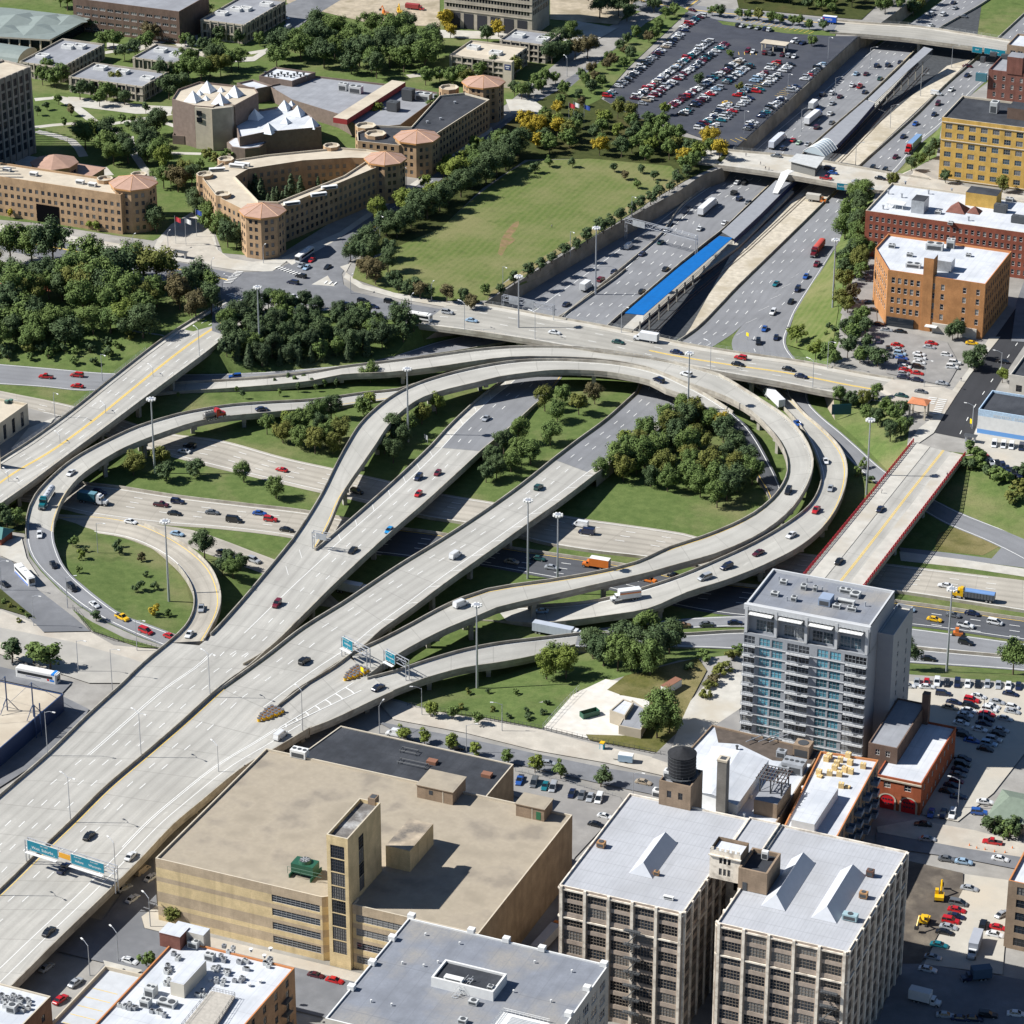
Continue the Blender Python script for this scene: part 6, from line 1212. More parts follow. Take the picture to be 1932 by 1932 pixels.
patch('parking_lot','I1600,1095 I1850,1130 I1840,1300 I1810,1660 I1370,1600 I1590,1180',M_lotp)
patch('street','I1240,1600 I1370,1600 I1820,1670 I2300,1760 I2300,2200 I1000,2200',M_asph)
p=lambda x0,y0,x1,y1:[V((x,y,0))for x,y in rect(x0,y0,x1,y1)]
patch('street',p(-120,-285,330,-268),M_asph); patch('street',p(106,-265,119,-160),M_asph); patch('pavement',p(18,-268,103,-264),M_conc_st)
patch('street','G330,1890 G620,1580 G480,1500 G700,1180 G860,1000 G884,1280 G795,1335 G810,1400 G970,1440 G800,1648 G590,1598 G300,1950',M_asph)
patch('pavement','G580,1580 G800,1635 G760,1660 G590,1612',M_pave); patch('pavement','G884,1270 G795,1335 G812,1398 G980,1440 G1020,1330',M_lotp)
patch('street','D-300,1150 D0,1225 D60,1240 D112,1292 D205,1400 D400,1550 D505,1640 D230,1645 D160,1560 D0,1400 D-300,1280',M_asph)
patch('pavement','D-300,1540 D0,1520 D200,1600 D250,1650 D510,1645 D640,1720 D900,1745 D920,1725 D1000,1800 D690,1932 D360,1880 D0,1770 D-300,1700',M_conc_st)
patch('street','D-300,1690 D0,1620 D400,1700 D720,1790 D860,1840 D760,1932 D500,1932 D340,1880 D0,1700 D-300,1760',mat('street_pale_grey',(.36,.345,.31),var=.12,scale=.2,col2=(.28,.27,.25),big=.06))
patch('street','D-200,1830 D0,1840 D400,1935 G340,90 G500,170 G400,350 G-20,620 G-200,700 G355,80 G-20,0',M_asph)
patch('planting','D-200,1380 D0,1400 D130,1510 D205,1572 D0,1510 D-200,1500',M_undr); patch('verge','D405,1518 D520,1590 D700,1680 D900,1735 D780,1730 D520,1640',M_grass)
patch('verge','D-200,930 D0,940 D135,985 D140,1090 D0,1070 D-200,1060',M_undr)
patch('pavement','D0,1140 D120,1110 D150,1230 D215,1330 D100,1260 D0,1215',M_pave)
patch('pavement','D160,500 D330,430 D390,440 D120,680 D60,620',M_pave)
m=MB();
def stripe(mb,a,b,w,mt):d=(b-a).normalized(); n=V((-d.y,d.x,0))*w/2; mb.face([a-n,b-n,b+n,a+n],mt)
ROWS=[]
def lotrow(x0,y0,x1,y1):return W('C',x0,y0,.25),W('C',x1,y1,.25)
for(x0,y0,x1,y1)in((330,105,770,190),(330,300,460,300),(400,500,580,420),(560,540,650,470),(300,790,390,770)):
 a,b=lotrow(x0,y0,x1,y1); d=(b-a).normalized(); n=V((-d.y,d.x,0)); k=int((b-a).length/2.7)
 for i in range(k):c=a+d*2.7*i; stripe(m,c-n*2.4,c+n*2.4,.22,M_yel)
m.build('bay_lines',bpy.data.objects['parking_lot'])
m=MB()
for(a_,b_)in(('A1345,1530','A1270,1600'),('A1350,1690','A1280,1650'),('A1560,1505','A1690,1550'),('A1830,1590','A1909,1600'),('F1420,330','F1400,370'),('F1440,420','F1480,330')):
 a,b=gs(a_)[0],gs(b_)[0]; d=(b-a).normalized(); n=V((-d.y,d.x,0)); k=max(2,int((b-a).length/1.5))
 for i in range(k):c=a+d*(b-a).length*i/k+V((0,0,.42)); stripe(m,c-n*1.5,c+n*1.5,.6,M_white)
m.build('crossing_lines',kind='structure')
# -- trees
def leafmat(name,a,b_,sc=.9):
 m,t,b=nodes(name); b.inputs['Roughness'].default_value=.75; b.inputs['Specular IOR Level'].default_value=.2
 oi=t.nodes.new('ShaderNodeObjectInfo'); p=t.nodes.new('ShaderNodeTexCoord').outputs['Object']
 c=mixc(t,ramp(t,noise(t,p,sc,4,.7),.3,.7),a,b_)
 c=mixc(t,ramp(t,oi.outputs['Random'],0,1,0,.6),c,tuple((x+y)*.62*k for x,y,k in zip(a,b_,(1.02,.92,.85))))
 t.links.new(c,b.inputs['Base Color']); return m
LF={'dark':leafmat('leaf_dark_green',(.040,.070,.032),(.088,.130,.050)),'mid':leafmat('leaf_green',(.064,.112,.032),(.132,.185,.050)),'light':leafmat('leaf_light_green',(.105,.150,.026),(.175,.215,.045)),'yellow':leafmat('leaf_yellow',(.25,.19,.020),(.38,.30,.03)),'olive':leafmat('leaf_olive',(.088,.110,.026),(.155,.160,.038)),'brown':leafmat('leaf_red_brown',(.078,.072,.034),(.125,.105,.046)),'fir':leafmat('needle_dark',(.034,.058,.030),(.068,.100,.042))}
M_bark=mat('bark',(.12,.09,.065),var=.3,scale=2)
PROTO={}
def crown_mesh(kind,form,seed,fine=True):
 key=(kind,form,seed,fine)
 if key in PROTO:return PROTO[key]
 R=random.Random(hash((form,seed))if False else seed*101+len(form)*7); b=MB(); k=b.mi(LF[kind])
 def leaf(c,s,n):
  a=n.orthogonal().normalized(); a.rotate(Matrix.Rotation(R.uniform(0,6.28),3,n)); bb=n.cross(a); i=len(b.v)
  w,l=s*R.uniform(.55,.9),s*R.uniform(.8,1.3)
  b.v+=[tuple(c-a*w*.5),tuple(c+bb*l*.45+a*.05*s),tuple(c+a*w*.5),tuple(c-bb*l*.45)]; b.f.append((i,i+3,i+2,i+1)); b.m.append(k)
 if form=='fir':
  for lv in range(15):
   z=.1+.88*lv/14; r=.27*(1-z)**.8+.015
   for q in range(int(10+60*r*3)):
    a=R.uniform(0,6.28); rr=r*R.uniform(.45,1.08); n=V((cos(a),sin(a),R.uniform(.3,1.2))).normalized(); leaf(V((rr*cos(a),rr*sin(a),z-.15*rr+R.uniform(-.03,.03))),.085,n)
 else:
  nb={'round':25+seed%3*4,'wide':30+seed%3*4,'oval':18,'young':8,'bush':10}[form]; bias=V((R.uniform(-.09,.09),R.uniform(-.09,.09),R.uniform(-.03,.05))); ls={'round':.085,'wide':.085,'oval':.10,'young':.16,'bush':.15}[form]
  ex={'round':(.40,.40,.36),'wide':(.50,.50,.30),'oval':(.27,.27,.38),'young':(.2,.2,.33),'bush':(.45,.45,.38)}[form]; cz={'round':.60,'wide':.64,'oval':.58,'young':.62,'bush':.42}[form]
  for q in range(nb):
   d=V((R.gauss(0,1),R.gauss(0,1),R.gauss(0,1))).normalized(); f=R.uniform(.3,.95); c=V((d.x*ex[0]*f,d.y*ex[1]*f,cz+d.z*ex[2]*f))+bias*R.uniform(0,1.4); rb=R.uniform(.07,.17)if form!='oval' else R.uniform(.09,.14)
   if form in('round','wide')and fine:ls=.056
   for j in range(int((150 if fine else 80)*rb/.11 if form in('round','wide')else 60)):
    e=V((R.gauss(0,1),R.gauss(0,1),R.gauss(.25,1))).normalized(); n=(e+V((R.uniform(-.5,.5),R.uniform(-.5,.5),R.uniform(-.2,.6)))).normalized(); leaf(c+e*rb*R.uniform(.55,1.3),ls*R.uniform(.6,1.15),n)
 PROTO[key]=b.mesh('crown'); return PROTO[key]
def trunk_mesh(form,seed):
 key=('trunk',form,seed%3)
 if key in PROTO:return PROTO[key]
 R=random.Random(seed+5); b=MB(); top={'fir':.9,'bush':.3}.get(form,.55); r={'young':.022,'bush':.03}.get(form,.026)
 b.tube((0,0,-.03),(.01,.0,top),r,M_bark,6,r*.45)
 if form not in('fir',):
  for q in range(5):a=q*1.26+R.uniform(-.3,.3); z=top*R.uniform(.5,.9); b.tube((0,0,z),(.22*cos(a),.22*sin(a),z+.2),r*.5,M_bark,5,r*.2)
 PROTO[key]=b.mesh('trunk'); return PROTO[key]
TN=[0]
TREES=[]
def tree(p,h,kind,form,label,group=None,wide=1.0):
 TN[0]+=1; R=random.Random(TN[0]); w=(R.uniform(.9,1.1),R.uniform(.9,1.1))
 TREES.append((V(p),h,kind,form,label,group,TN[0]%6,R.uniform(0,6.28),(h*wide*w[0],h*wide*w[1],h)))
def plant_all():
 import numpy as np
 nm={'fir':'conifer','bush':'bush','young':'young_tree'}; kinds={}
 for t in TREES:kinds.setdefault(nm.get(t[3],'broadleaf_tree'),[]).append(t)
 for name,ts in kinds.items():
  def size(t):
   x,y=pix(t[0]+V((0,0,t[1]*.5))); return-1 if not(-40<x<1972 and-40<y<1972)else t[1]*t[8][0]/(t[0]-CAM).length_squared
  ts.sort(key=size,reverse=True); lim=298
  for p,h,kind,form,label,group,sd,rz,sc in ts[:lim]:
   o=thing(name,label,'bush' if form=='bush' else 'tree',p,rz,group); o.scale=sc
   ob('crown',crown_mesh(kind,form,sd),o); ob('trunk',trunk_mesh(form,sd),o)
  if ts[lim:]:
   co,fa,mi,mats=[],[],[],[]; base=0
   for p,h,kind,form,label,group,sd,rz,sc in ts[lim:]:
    for me in(crown_mesh(kind,form,sd,False),trunk_mesh(form,sd)):
     v=np.empty(len(me.vertices)*3,'f4'); me.vertices.foreach_get('co',v); v=v.reshape(-1,3)*np.array(sc,'f4')
     c,s=cos(rz),sin(rz); co.append(np.stack([v[:,0]*c-v[:,1]*s+p.x,v[:,0]*s+v[:,1]*c+p.y,v[:,2]+p.z],1))
     if me.materials[0]not in mats:mats.append(me.materials[0])
     k=mats.index(me.materials[0])
     for pl in me.polygons:fa.append(tuple(base+i for i in pl.vertices)); mi.append(k)
     base+=len(v)
   me=bpy.data.meshes.new('distant_trees'); me.from_pydata(np.concatenate(co).tolist(),[],fa)
   for m in mats:me.materials.append(m)
   me.polygons.foreach_set('material_index',mi); o=ob('distant_trees',me,kind='stuff'); tag(o,'far-off leafy trees filling the gaps of the campus and the far roadsides','trees')
KW={'dark':'dark green','mid':'green','light':'light green','yellow':'yellow-leaved','olive':'olive green','brown':'red-brown','fir':'dark conifer'}
FW={'round':'round tree','wide':'broad tree','oval':'oval tree','young':'young tree','bush':'bush','fir':'conifer'}
def lab(kind,form,where):
 return(f'{KW[kind]} {FW[form]} {where}' if form!='fir' else f'dark pointed conifer {where}')
def row(s,h,kind,form,where,start,jit=.15,wide=1.0,group=None):
 """one tree at each listed pixel; each named by its order from a landmark"""
 R=random.Random(len(s)); k=kind.split('/')
 gr=group or f'{FW[form]}s {where}'
 for i,p in enumerate(gs(s)):kk=k[i%len(k)]; tree(p,h*R.uniform(1-jit,1+jit),kk,form,f'{ORD[i]} {FW[form]} {where}, from {start}',gr,wide)
def grove(poly,n,h,kinds,form,where,mind=4.5,jit=.22,seed=1,wide=1.0):
 pts=[p.xy for p in gs(poly)]; R=random.Random(seed); got=[]; xs=[p.x for p in pts]; ys=[p.y for p in pts]; t=0; k=kinds.split('/')
 while len(got)<n and t<n*400:
  t+=1; p=V((R.uniform(min(xs),max(xs)),R.uniform(min(ys),max(ys))))
  if inside(p,pts)and all((p-q).length>mind*(1 if t<n*200 else.7)for q in got):got.append(p)
 for p in got:
  kk=R.choice(k); l=lab(kk,form,where); tree(V((p.x,p.y,zt(p.x,p.y)-.1)),h*R.uniform(1-jit,1+jit),kk,form,l,l,wide)
grove('A1400,1760 A1560,1720 B0,1770 B430,1850 E470,-10 E300,60 D1909,110 D1700,130 D1500,150 D1260,140 D1200,60',52,9.5,'dark/dark/mid/dark/fir','round','in the wooded slope below the flat bridge',5.2,seed=2)
grove('D1300,90 D1900,60 E200,70 E200,100 D1700,150 D1300,160',16,8,'fir','fir','at the foot of the wooded slope',4,seed=3)
row('A60,1480 A180,1480 A300,1500 A520,1560 A420,1640 A650,1640 A560,1700 A880,1620 A760,1560',17,'mid/mid/dark/mid/mid/dark/mid/olive/mid','wide','in the park across from the long brick hall','the left edge')
row('A60,1800 A200,1840 A120,1720 A470,1780 A350,1690 A640,1800 A800,1800 A700,1860',14,'dark/dark/mid/mid/dark/mid/mid/light','wide','on the lower side of the park','the left edge')
row('A1110,1640 A1180,1680 A1010,1740 A1100,1790 A1190,1770 A1060,1690',13,'dark/mid/brown/brown/dark/dark','round','at the junction end of the park','the crossing')
grove('A-40,1830 A300,1860 A640,1870 A840,1900 A700,1900 D300,60 D0,60',14,12,'mid/dark/mid','round','on the lower park edge above the three red cars',6,seed=31,wide=1.2)
grove('A-60,1560 A250,1640 A600,1700 A900,1700 A1000,1800 A500,1760 A0,1720',12,14,'mid/dark/olive','wide','in the middle of the park by the tennis court',8,seed=32)
grove('D-300,60 D0,60 D600,20 D780,-40 D580,150 D300,130 D0,110',22,5,'mid/olive/dark','bush','on the bank above the three red cars',4,seed=5)
row('A60,1230 A430,1265 A500,1290 A620,1300 A15,1190 A540,1300',5,'yellow/olive/light','young','before the front of the long brick hall','the archway',wide=1.3)
row('A240,480 A310,490 A350,460 A270,440',9,'mid','round','in front of the grey campus block behind the dark tower','the tower')
row('A450,560 A510,540 A600,570 A640,560 A700,590 A650,500 A560,600',8,'dark/dark/mid/mid/dark/olive/mid','round','along the white path by the grey campus block','the left')
row('A480,840 A560,800 A600,830 A640,930 A720,920 A600,900 A680,880',12,'mid/light/dark/mid/dark/mid/dark','wide','on the lawn behind the long brick hall','the left')
row('A820,880 A860,830 A880,760 A830,920 A930,960 A900,930 A800,790',11,'dark/dark/dark/dark/light/mid/dark','round','on the lawn beside the pyramid hall','the hall')
row('A1000,1080 A960,1040 A1040,1040 A920,1060 A1080,1060',10,'brown/brown/olive/mid/dark','wide','between the two copper-roofed halls','the middle')
row('A1120,1240 A1180,1260 A1250,1250 A1100,1190 A1280,1390 A1330,1400 A1240,1350 A1180,1300 A880,1310',11,'dark/mid/mid/dark/dark/dark/mid/mid/dark','round','by the tan plaza with flagpoles','the covered link')
row('A1220,920 A1270,900 A1120,950 A1180,900',7,'olive/mid/mid','bush','behind the triangular hall','the turret')
row('A1400,1150 A1470,1180 A1510,1200 A1590,1210 A1610,1190 A1640,1170 A1560,1190 A1690,1150 A1790,1110 A1830,1090 A1440,1150 A1540,1215',12,'fir','fir','inside the courtyard of the triangular hall','the turret end',.3)
row('A720,730 A740,700 A680,700 A820,640 A920,680 A360,715 A265,620 A330,590 A450,730 A210,650 A530,745 A400,650',5,'dark/mid/mid/dark/dark/mid/dark/mid/mid/dark/olive/brown','young','on the path-crossed campus lawn','the pyramid hall',wide=1.5)
row('A950,560 A1010,540 A920,470 A990,460 A1060,440 A1130,460 A1180,440 A1240,430 A1300,400 A1340,390 A1060,390 A1200,390',11,'dark/dark/dark/mid/mid/mid/olive/olive/mid/mid/mid/dark','wide','behind the pyramid hall among campus blocks','the grey block')
row('A700,340 A760,320 A820,290 A640,280 A590,270 A850,240 A550,170 A900,140 A860,220',9,'dark/dark/mid/mid/mid/brown/dark/dark/brown','wide','around the small grey campus block','its left side')
row('A380,60 A440,70 A500,80 A340,40 A1040,90 A1090,130 A1150,130 A1050,180 A1110,110 A930,110 A590,130 A680,140 A770,130',11,'mid/mid/mid/mid/mid/mid/mid/mid/mid/dark/mid/dark/olive','wide','before the dark brick academic block','its left end')
row('A1080,280 A1140,300 A1190,290 A1040,260 A1240,230 A1345,250 A1460,260 A1220,300',8,'dark/dark/dark/mid/dark/dark/mid/mid','round','in front of the tall grey campus block','the left')
grove('A1530,380 A1600,260 A1800,200 A1909,240 B230,190 B480,240 B560,340 B420,450 B200,470 B60,430 A1909,400 A1700,360',30,13,'dark/mid/mid/dark/mid','wide','on the big campus lawn above the brick workshops',9,seed=8)
row('B590,160 B620,215 B520,270 B890,210 B830,240 B985,440 B640,470',9,'yellow/yellow/olive/yellow/dark/olive/mid','round','by the concrete office tower','the colonnade')
row('B690,440 B790,440 B850,420 B880,400 B720,480 B560,460 B620,480 B480,480 B200,680 B510,650 B560,630 B600,600',8,'mid/mid/dark/dark/olive/mid/mid/mid/light/mid/dark/dark','round','between the pale campus block and the brick workshops','the block')
row('B1190,360 B1260,340 B1320,330 B1230,280 B1180,310 B1290,260 B1390,330',11,'dark/dark/brown/dark/dark/mid/brown','wide','beside the grey-roofed campus block','the block')
row('B980,540 B1020,560 B1100,500 B1150,480 B1210,470 B1060,540 B1130,520',7,'dark/mid/mid/mid/mid/dark/mid','round','along the avenue behind the concrete pylon','the pylon')
row('B220,1250 B260,1330 B320,1340 B400,1280 B430,1220 B370,1190 B490,1230 B560,1190 B610,1140 B520,1150 B680,1110 B740,1060 B650,1050 B820,1030 B880,990 B930,960 B780,990 B960,900 B1000,880 B900,870 B840,920 B340,1310',12,'light/dark/dark/dark/dark/light/dark/dark/dark/light/dark/dark/light/dark/dark/dark/mid/dark/dark/mid/dark/dark','round','in the dark belt along the playing field','the junction',.18,wide=1.1)
row('B480,1060 B580,1000 B680,930 B740,900 B800,850 B620,960 B760,850',7,'light/light/light/mid/mid','round','between avenue and playing field','the junction')
row('B60,1470 B120,1480 B180,1470 B170,1400 B100,1430 B200,1600 B150,1570 B270,1530 B270,1460',10,'dark/dark/dark/dark/dark/brown/brown/dark/dark','round','at the junction corner of the playing field','the kerb')
row('B330,1650 B390,1660 B450,1680 B500,1680 B600,1700 B700,1700 B740,1750 B300,1620 B430,1640',7,'dark/dark/brown/dark/brown/dark/brown/dark/dark','round','along the street side of the playing field','the junction')
row('B810,1660 B905,1660',5,'mid/dark','oval','at the bottom corner of the playing field','the street',wide=1.2)
row('B1055,1560 B1125,1520 B1190,1480 B1260,1440 B1325,1410 B1390,1365 B1455,1310 B1480,1310 B1525,1285 B1580,1250 B1640,1210 B1690,1180 B1745,1150 B1795,1110 B1850,1080 B1895,1050 C40,1000 B980,1600',6.4,'dark','oval','in the row along the sunken expressway wall','the flat bridge',.1,wide=1.25)
row('B1095,975 B1175,940 B1305,940 B1540,970 B1690,975 B1760,1015 B1600,1010 B1670,1060 B1880,1000',5,'dark/mid/dark/dark/dark/dark/brown/mid/dark','oval','standing out on the playing field lawn','its far left corner',.15,wide=1.3)
grove('B960,790 B1060,680 B1240,600 B1420,690 B1600,640 B1932,780 C300,880 C200,930 C20,1000 B1880,930 B1400,870 B1060,860',52,8.5,'mid/mid/dark/dark/mid/yellow/olive/light','round','in the thicket between playing field and car park',6.0,seed=11)
grove('B1240,540 B1420,400 B1640,220 B1800,110 B1880,60 B1940,70 B1700,290 B1480,520 B1380,620',24,6.5,'mid/dark/brown/mid','round','along the avenue side of the car park',6,seed=12)
grove('B1420,130 B1560,-60 B1900,-60 B1800,60 B1600,140',14,11,'dark/dark/mid/olive','wide','behind the far end of the avenue',8,seed=13)
row('C280,330 C110,480 C335,520 B1580,610 B1820,650 C740,260',5.5,'mid/dark/olive/dark/light/mid','round','standing inside the large car park','the far end')
row('C180,90 C220,95 C330,110 C380,110 C440,120 C510,130 C560,140 C630,140 C670,150 C725,170 C805,175',6,'mid/dark/mid/mid/olive/mid/mid/mid/mid/mid/dark','round','on the strip between the car park and the far street','the left')
grove('C330,30 C560,20 C780,70 C1000,90 C1060,0 C1000,-60 C330,-80',26,8,'mid/dark/mid','round','in the row beyond the far street',6,seed=14)
grove('C1130,90 C1290,120 C1400,10 C1330,-60 C1180,-20',10,8,'dark/olive/mid','round','on the bank beyond the farthest bridge',6,seed=15)
grove('C930,1250 C985,1130 C1080,1120 C1050,1260 C1030,1400 C960,1500 C900,1480',12,10,'dark/mid/mid','round','on the bank before the long red warehouse',6.5,seed=16)
grove('C880,1520 C1000,1460 C1050,1400 C1075,1500 C1030,1560 C920,1640 C880,1620',9,9,'mid/dark/olive','round','on the bank beside the orange warehouse',6,seed=17)
row('C910,1730 C940,1760 C960,1700 C980,1860 C1020,1830 C940,1880 C1040,1890 C970,1932',7.5,'olive/olive/brown/mid/mid/dark/dark/mid','round','on the bank by the small car park','the floodlight mast')
row('C830,1840 C820,1880 C880,1890 C885,1920 C905,1930 C850,1930 C865,1860',2.6,'dark/mid','bush','dotted on the sloping lawn by the exit road','the top')
row('C655,1932',8,'light','wide','alone on the sloping lawn by the exit road','the road')
row('C1300,960 C1340,930 C1400,900 C1430,860 C1490,1030 C1190,1050 C1810,1080 C1530,1910 C1560,1900',7,'dark/mid/dark/dark/dark/olive/olive/dark/dark','round','at the foot of the yellow and orange warehouses','the station bridge')
row('F870,150 F940,100 F1010,130 F1060,130 F1110,150 F830,130 F960,60 F1050,60 F1620,150 F1690,110 F1650,170 F760,110',7,'mid/dark/mid/dark/dark/mid/dark/dark/dark/dark/dark/light','round','between the exit road and the crowded small car park','the bridge railing')
row('F900,350 F960,380 F1030,370 F1100,330 F1160,420 F1050,460 F1110,480 F1200,470 F1240,430 F1240,540 F1280,520 F1180,570',7,'mid/dark/olive/mid/mid/mid/dark/mid/dark/mid/dark/dark','round','on the bank below the tile-roofed gazebo','the green sign')
row('F1000,760 F1060,800 F1020,720',4,'mid/dark','bush','in the shade beside the red-railed bridge','the ramp')
row('F1620,640 F1620,720 F1690,720 F1740,770 F1800,800 F1850,800 F1900,850 F1880,920 F1920,760 F1680,690',6,'mid/dark/mid/dark/mid/mid/olive/olive/dark/mid','bush','along the top of the bank beside the red-railed bridge','the bridge end',wide=1.3)
row('F1270,1850 F1870,1880',11,'dark/mid','wide','by the lot behind the glass tower','the tower')
grove('F0,420 F150,460 F270,520 F330,640 F400,740 F440,880 F350,960 F250,960 F0,880 E1500,830 E1430,820 E1560,660 E1700,560 E1800,500',40,10,'mid/mid/dark/mid/olive/dark','round','in the dense grove inside the big loop',5.4,seed=20)
row('F240,540 F170,410 F40,720 F90,500 F320,770 E1600,620',8,'yellow/olive/olive/olive/olive/light','round','among the dense grove inside the big loop','the dark slip road')
row('E300,690 E340,600 E290,560 E250,640 E380,540',9,'dark/dark/dark/dark/mid','round','between the inner ramp and the left viaduct','the lamp mast')
row('E460,470 E540,415 E170,240 E160,390 E130,420',8,'olive/light/mid/light/mid','round','on the strip under the curved ramps','the tall mast')
row('E1150,400 E1250,360 E1340,420 E1220,460 E1430,360 E1180,590 E1000,580',9,'olive/mid/olive/mid/brown/mid/mid','round','on the lawn between the two viaducts, far part','the ramp')
row('E850,720 E920,640 E960,740 E1070,700 E820,800 E1000,700 E880,780',8.5,'dark/dark/mid/mid/dark/mid/dark','round','on the lawn between the two viaducts, near part','the shade')
row('D750,760 D910,700 D1095,770 D935,790 D1370,800 D1550,890',7,'olive/olive/dark/dark/mid/mid','round','on the long lawn between the expressway roads','the ramp',wide=1.2)
row('D1500,530 D1590,580 D1640,540 D1690,610 D1770,640 D1830,600 D1700,520 D1800,520 D1880,560 D1790,460 D1860,440 D1870,640 D1910,580 D1620,500',8.5,'mid/olive/mid/mid/olive/mid/mid/dark/mid/mid/dark/olive/olive/light','round','in the clump under the curved ramp and mast','the left')
row('D1545,250 D1570,315 D1620,235 D1655,250 D1675,295 D1710,235 D1755,260 D1770,290 D1795,220 D1820,270 D1890,270 D1330,300 D1365,330 D1000,330',3.4,'dark/mid','young','planted in a loose row on the grass strip','the left')
row('D1150,1230',10,'dark','wide','leaning over the collector road','the road'); row('D1250,1320 D1310,1340 D1350,1290 D1290,1280',7,'dark/mid/dark/dark','round','by the shaded collector road','the loop')
row('D410,1160 D480,1190 D460,1230 D655,1165 D670,1205 D790,1240 D447,1310 D820,1330 D868,1400 D775,1410 D870,1540 D940,1550',3.6,'mid/dark/light/dark/dark/brown/mid/dark/dark/dark/yellow/mid','bush','scattered on the lawn inside the small loop','its far side',.35)
row('D70,1810 D190,1820 D285,1850',9,'dark/mid/mid','oval','by the station street above the parked coach','the left edge',wide=1.4)
row('D40,1060 D100,1050 D10,1000 D60,960 D-30,1040',7,'dark/mid/dark/mid','round','below the yellow-lined bridge beside the ramp','the hut')
row('D540,1580',4,'dark','young','on the verge inside the guard rail','the rail',wide=1.6)
row('D20,1480 D60,1500 D110,1530 D160,1560 D110,1590',2.4,'mid/olive/light','bush','in the planting bed by the white bus','the bus')
row('E1160,1905 E1270,1900 E1210,1870',11,'light/light/mid','round','front light green clump beside the near ramp','the left',.08)
row('E1420,1790 E1480,1830 E1560,1860 E1640,1860 E1720,1840 E1790,1800 E1850,1760 E1600,1760 E1700,1730 E1740,1880',11.5,'dark/dark/mid/mid/dark/dark/dark/dark/mid/mid','round','in the dark clump beside the near ramp','the left')
row('H1780,330 H1850,300 H1800,260',11,'mid','round','by the utility shed in the gravel yard','the shed')
row('H510,210 H630,225 H775,255',5.2,'light/mid/mid','oval','in the pavement pits along the fence','the viaduct',wide=1.3)
row('H360,340 H475,365 H620,395 H765,430 H945,475',5.2,'light/light/light/light/mid','oval','beside the black-roofed hall wall','the white van',wide=1.3)
row('H1095,520 H1240,555 H1465,600',5.8,'light/mid/dark','oval','along the car park fence behind the beige building','the hall',wide=1.3)
row('H715,80 H835,75 H985,80 H1050,190 H1055,225 H950,220 H1165,145 H1145,200 H680,170 H860,180',2.6,'olive/dark/mid/dark/dark/dark/dark/dark/olive/olive','bush','dotted over the fenced grass beside the near ramp','the mast')
row('I170,50 I130,100 I190,20 I220,-10 F330,1760 F250,1860 F130,1800 F60,1850 F300,1800',4,'olive/olive/brown/olive/mid/olive/mid/dark/olive','bush','on the corner lawn before the glass tower','the pavement',wide=1.3)
row('I1740,840 I1790,850 I1850,880 I1900,870 I1930,800',6.5,'dark/dark/mid/dark/dark','bush','in front of the green-roofed house','the street',wide=1.2)
row('G975,1370',6,'olive','oval','on the corner pavement of the beige building','the wall',wide=1.3); row('G820,1610',6,'mid','bush','between the white car and the brick loft','the kerb')
row('F1810,240',6,'light','round','at the corner shop','the shop')
plant_all()
# -- vehicles
CARC={'white':(.62,.63,.63),'silver':(.36,.38,.40),'grey':(.13,.14,.15),'black':(.010,.011,.013),'navy blue':(.010,.016,.045),'dark blue':(.012,.022,.07),'blue':(.02,.08,.30),'bright blue':(.01,.22,.50),'red':(.42,.012,.015),'dark red':(.14,.010,.018),'maroon':(.07,.010,.018),'green':(.015,.06,.05),'teal':(.01,.13,.16),'yellow':(.70,.42,.01),'orange':(.62,.17,.02),'beige':(.36,.30,.22),'brown':(.20,.13,.08),'pale green':(.40,.55,.42),'pale blue':(.28,.40,.52)}
def cpaint(c):return paint('car_paint_'+c.replace(' ','_'),CARC[c],.28,.15 if c in('silver','grey')else 0,.6)
M_cg=paint('car_glass',(.012,.016,.02),.06,spec=.8); M_tyre=paint('tyre_rubber',(.012,.012,.013),.8); M_rim=paint('wheel_rim',(.40,.41,.42),.35,.6); M_trim=paint('car_trim',(.03,.03,.032),.5)
M_head=paint('headlight_glass',(.75,.78,.8),.1); M_tail=paint('tail_light_red',(.35,.01,.01),.2)
SHAPES={'sedan':(4.8,.90,((-2.4,.82),(-2.25,.96),(-1.35,1.02),(.95,.98),(2.0,.84),(2.4,.62)),(-1.75,-1.05,.25,1.1),.98,1.44,.64),'coupe':(4.5,.88,((-2.25,.80),(-2.1,.92),(-1.3,.97),(.8,.92),(1.9,.76),(2.25,.56)),(-1.8,-.85,.1,1.0),.93,1.32,.60),'hatchback':(4.1,.86,((-2.05,.95),(-1.9,1.0),(-1.3,1.02),(.85,.98),(1.75,.85),(2.05,.62)),(-2.0,-1.6,.15,1.1),.98,1.48,.64),'suv':(4.7,.94,((-2.35,1.1),(-2.3,1.15),(-1.3,1.16),(.9,1.12),(2.1,1.02),(2.35,.75)),(-2.3,-2.12,.15,1.0),1.13,1.78,.74),'minivan':(5.0,.96,((-2.5,1.05),(-2.45,1.1),(-1.3,1.12),(1.2,1.05),(2.2,.90),(2.5,.66)),(-2.45,-2.25,.45,1.7),1.08,1.78,.76),'van':(5.5,1.0,((-2.75,1.2),(-2.72,1.25),(-1.3,1.25),(1.5,1.2),(2.5,1.05),(2.75,.8)),(-2.72,-2.6,1.0,1.75),1.22,2.15,.82),'pickup':(5.4,.95,((-2.7,1.02),(-2.65,1.05),(-.5,1.05),(1.2,1.08),(2.4,1.0),(2.7,.75)),(-.55,-.4,.55,1.3),1.06,1.78,.72)}
CM={}
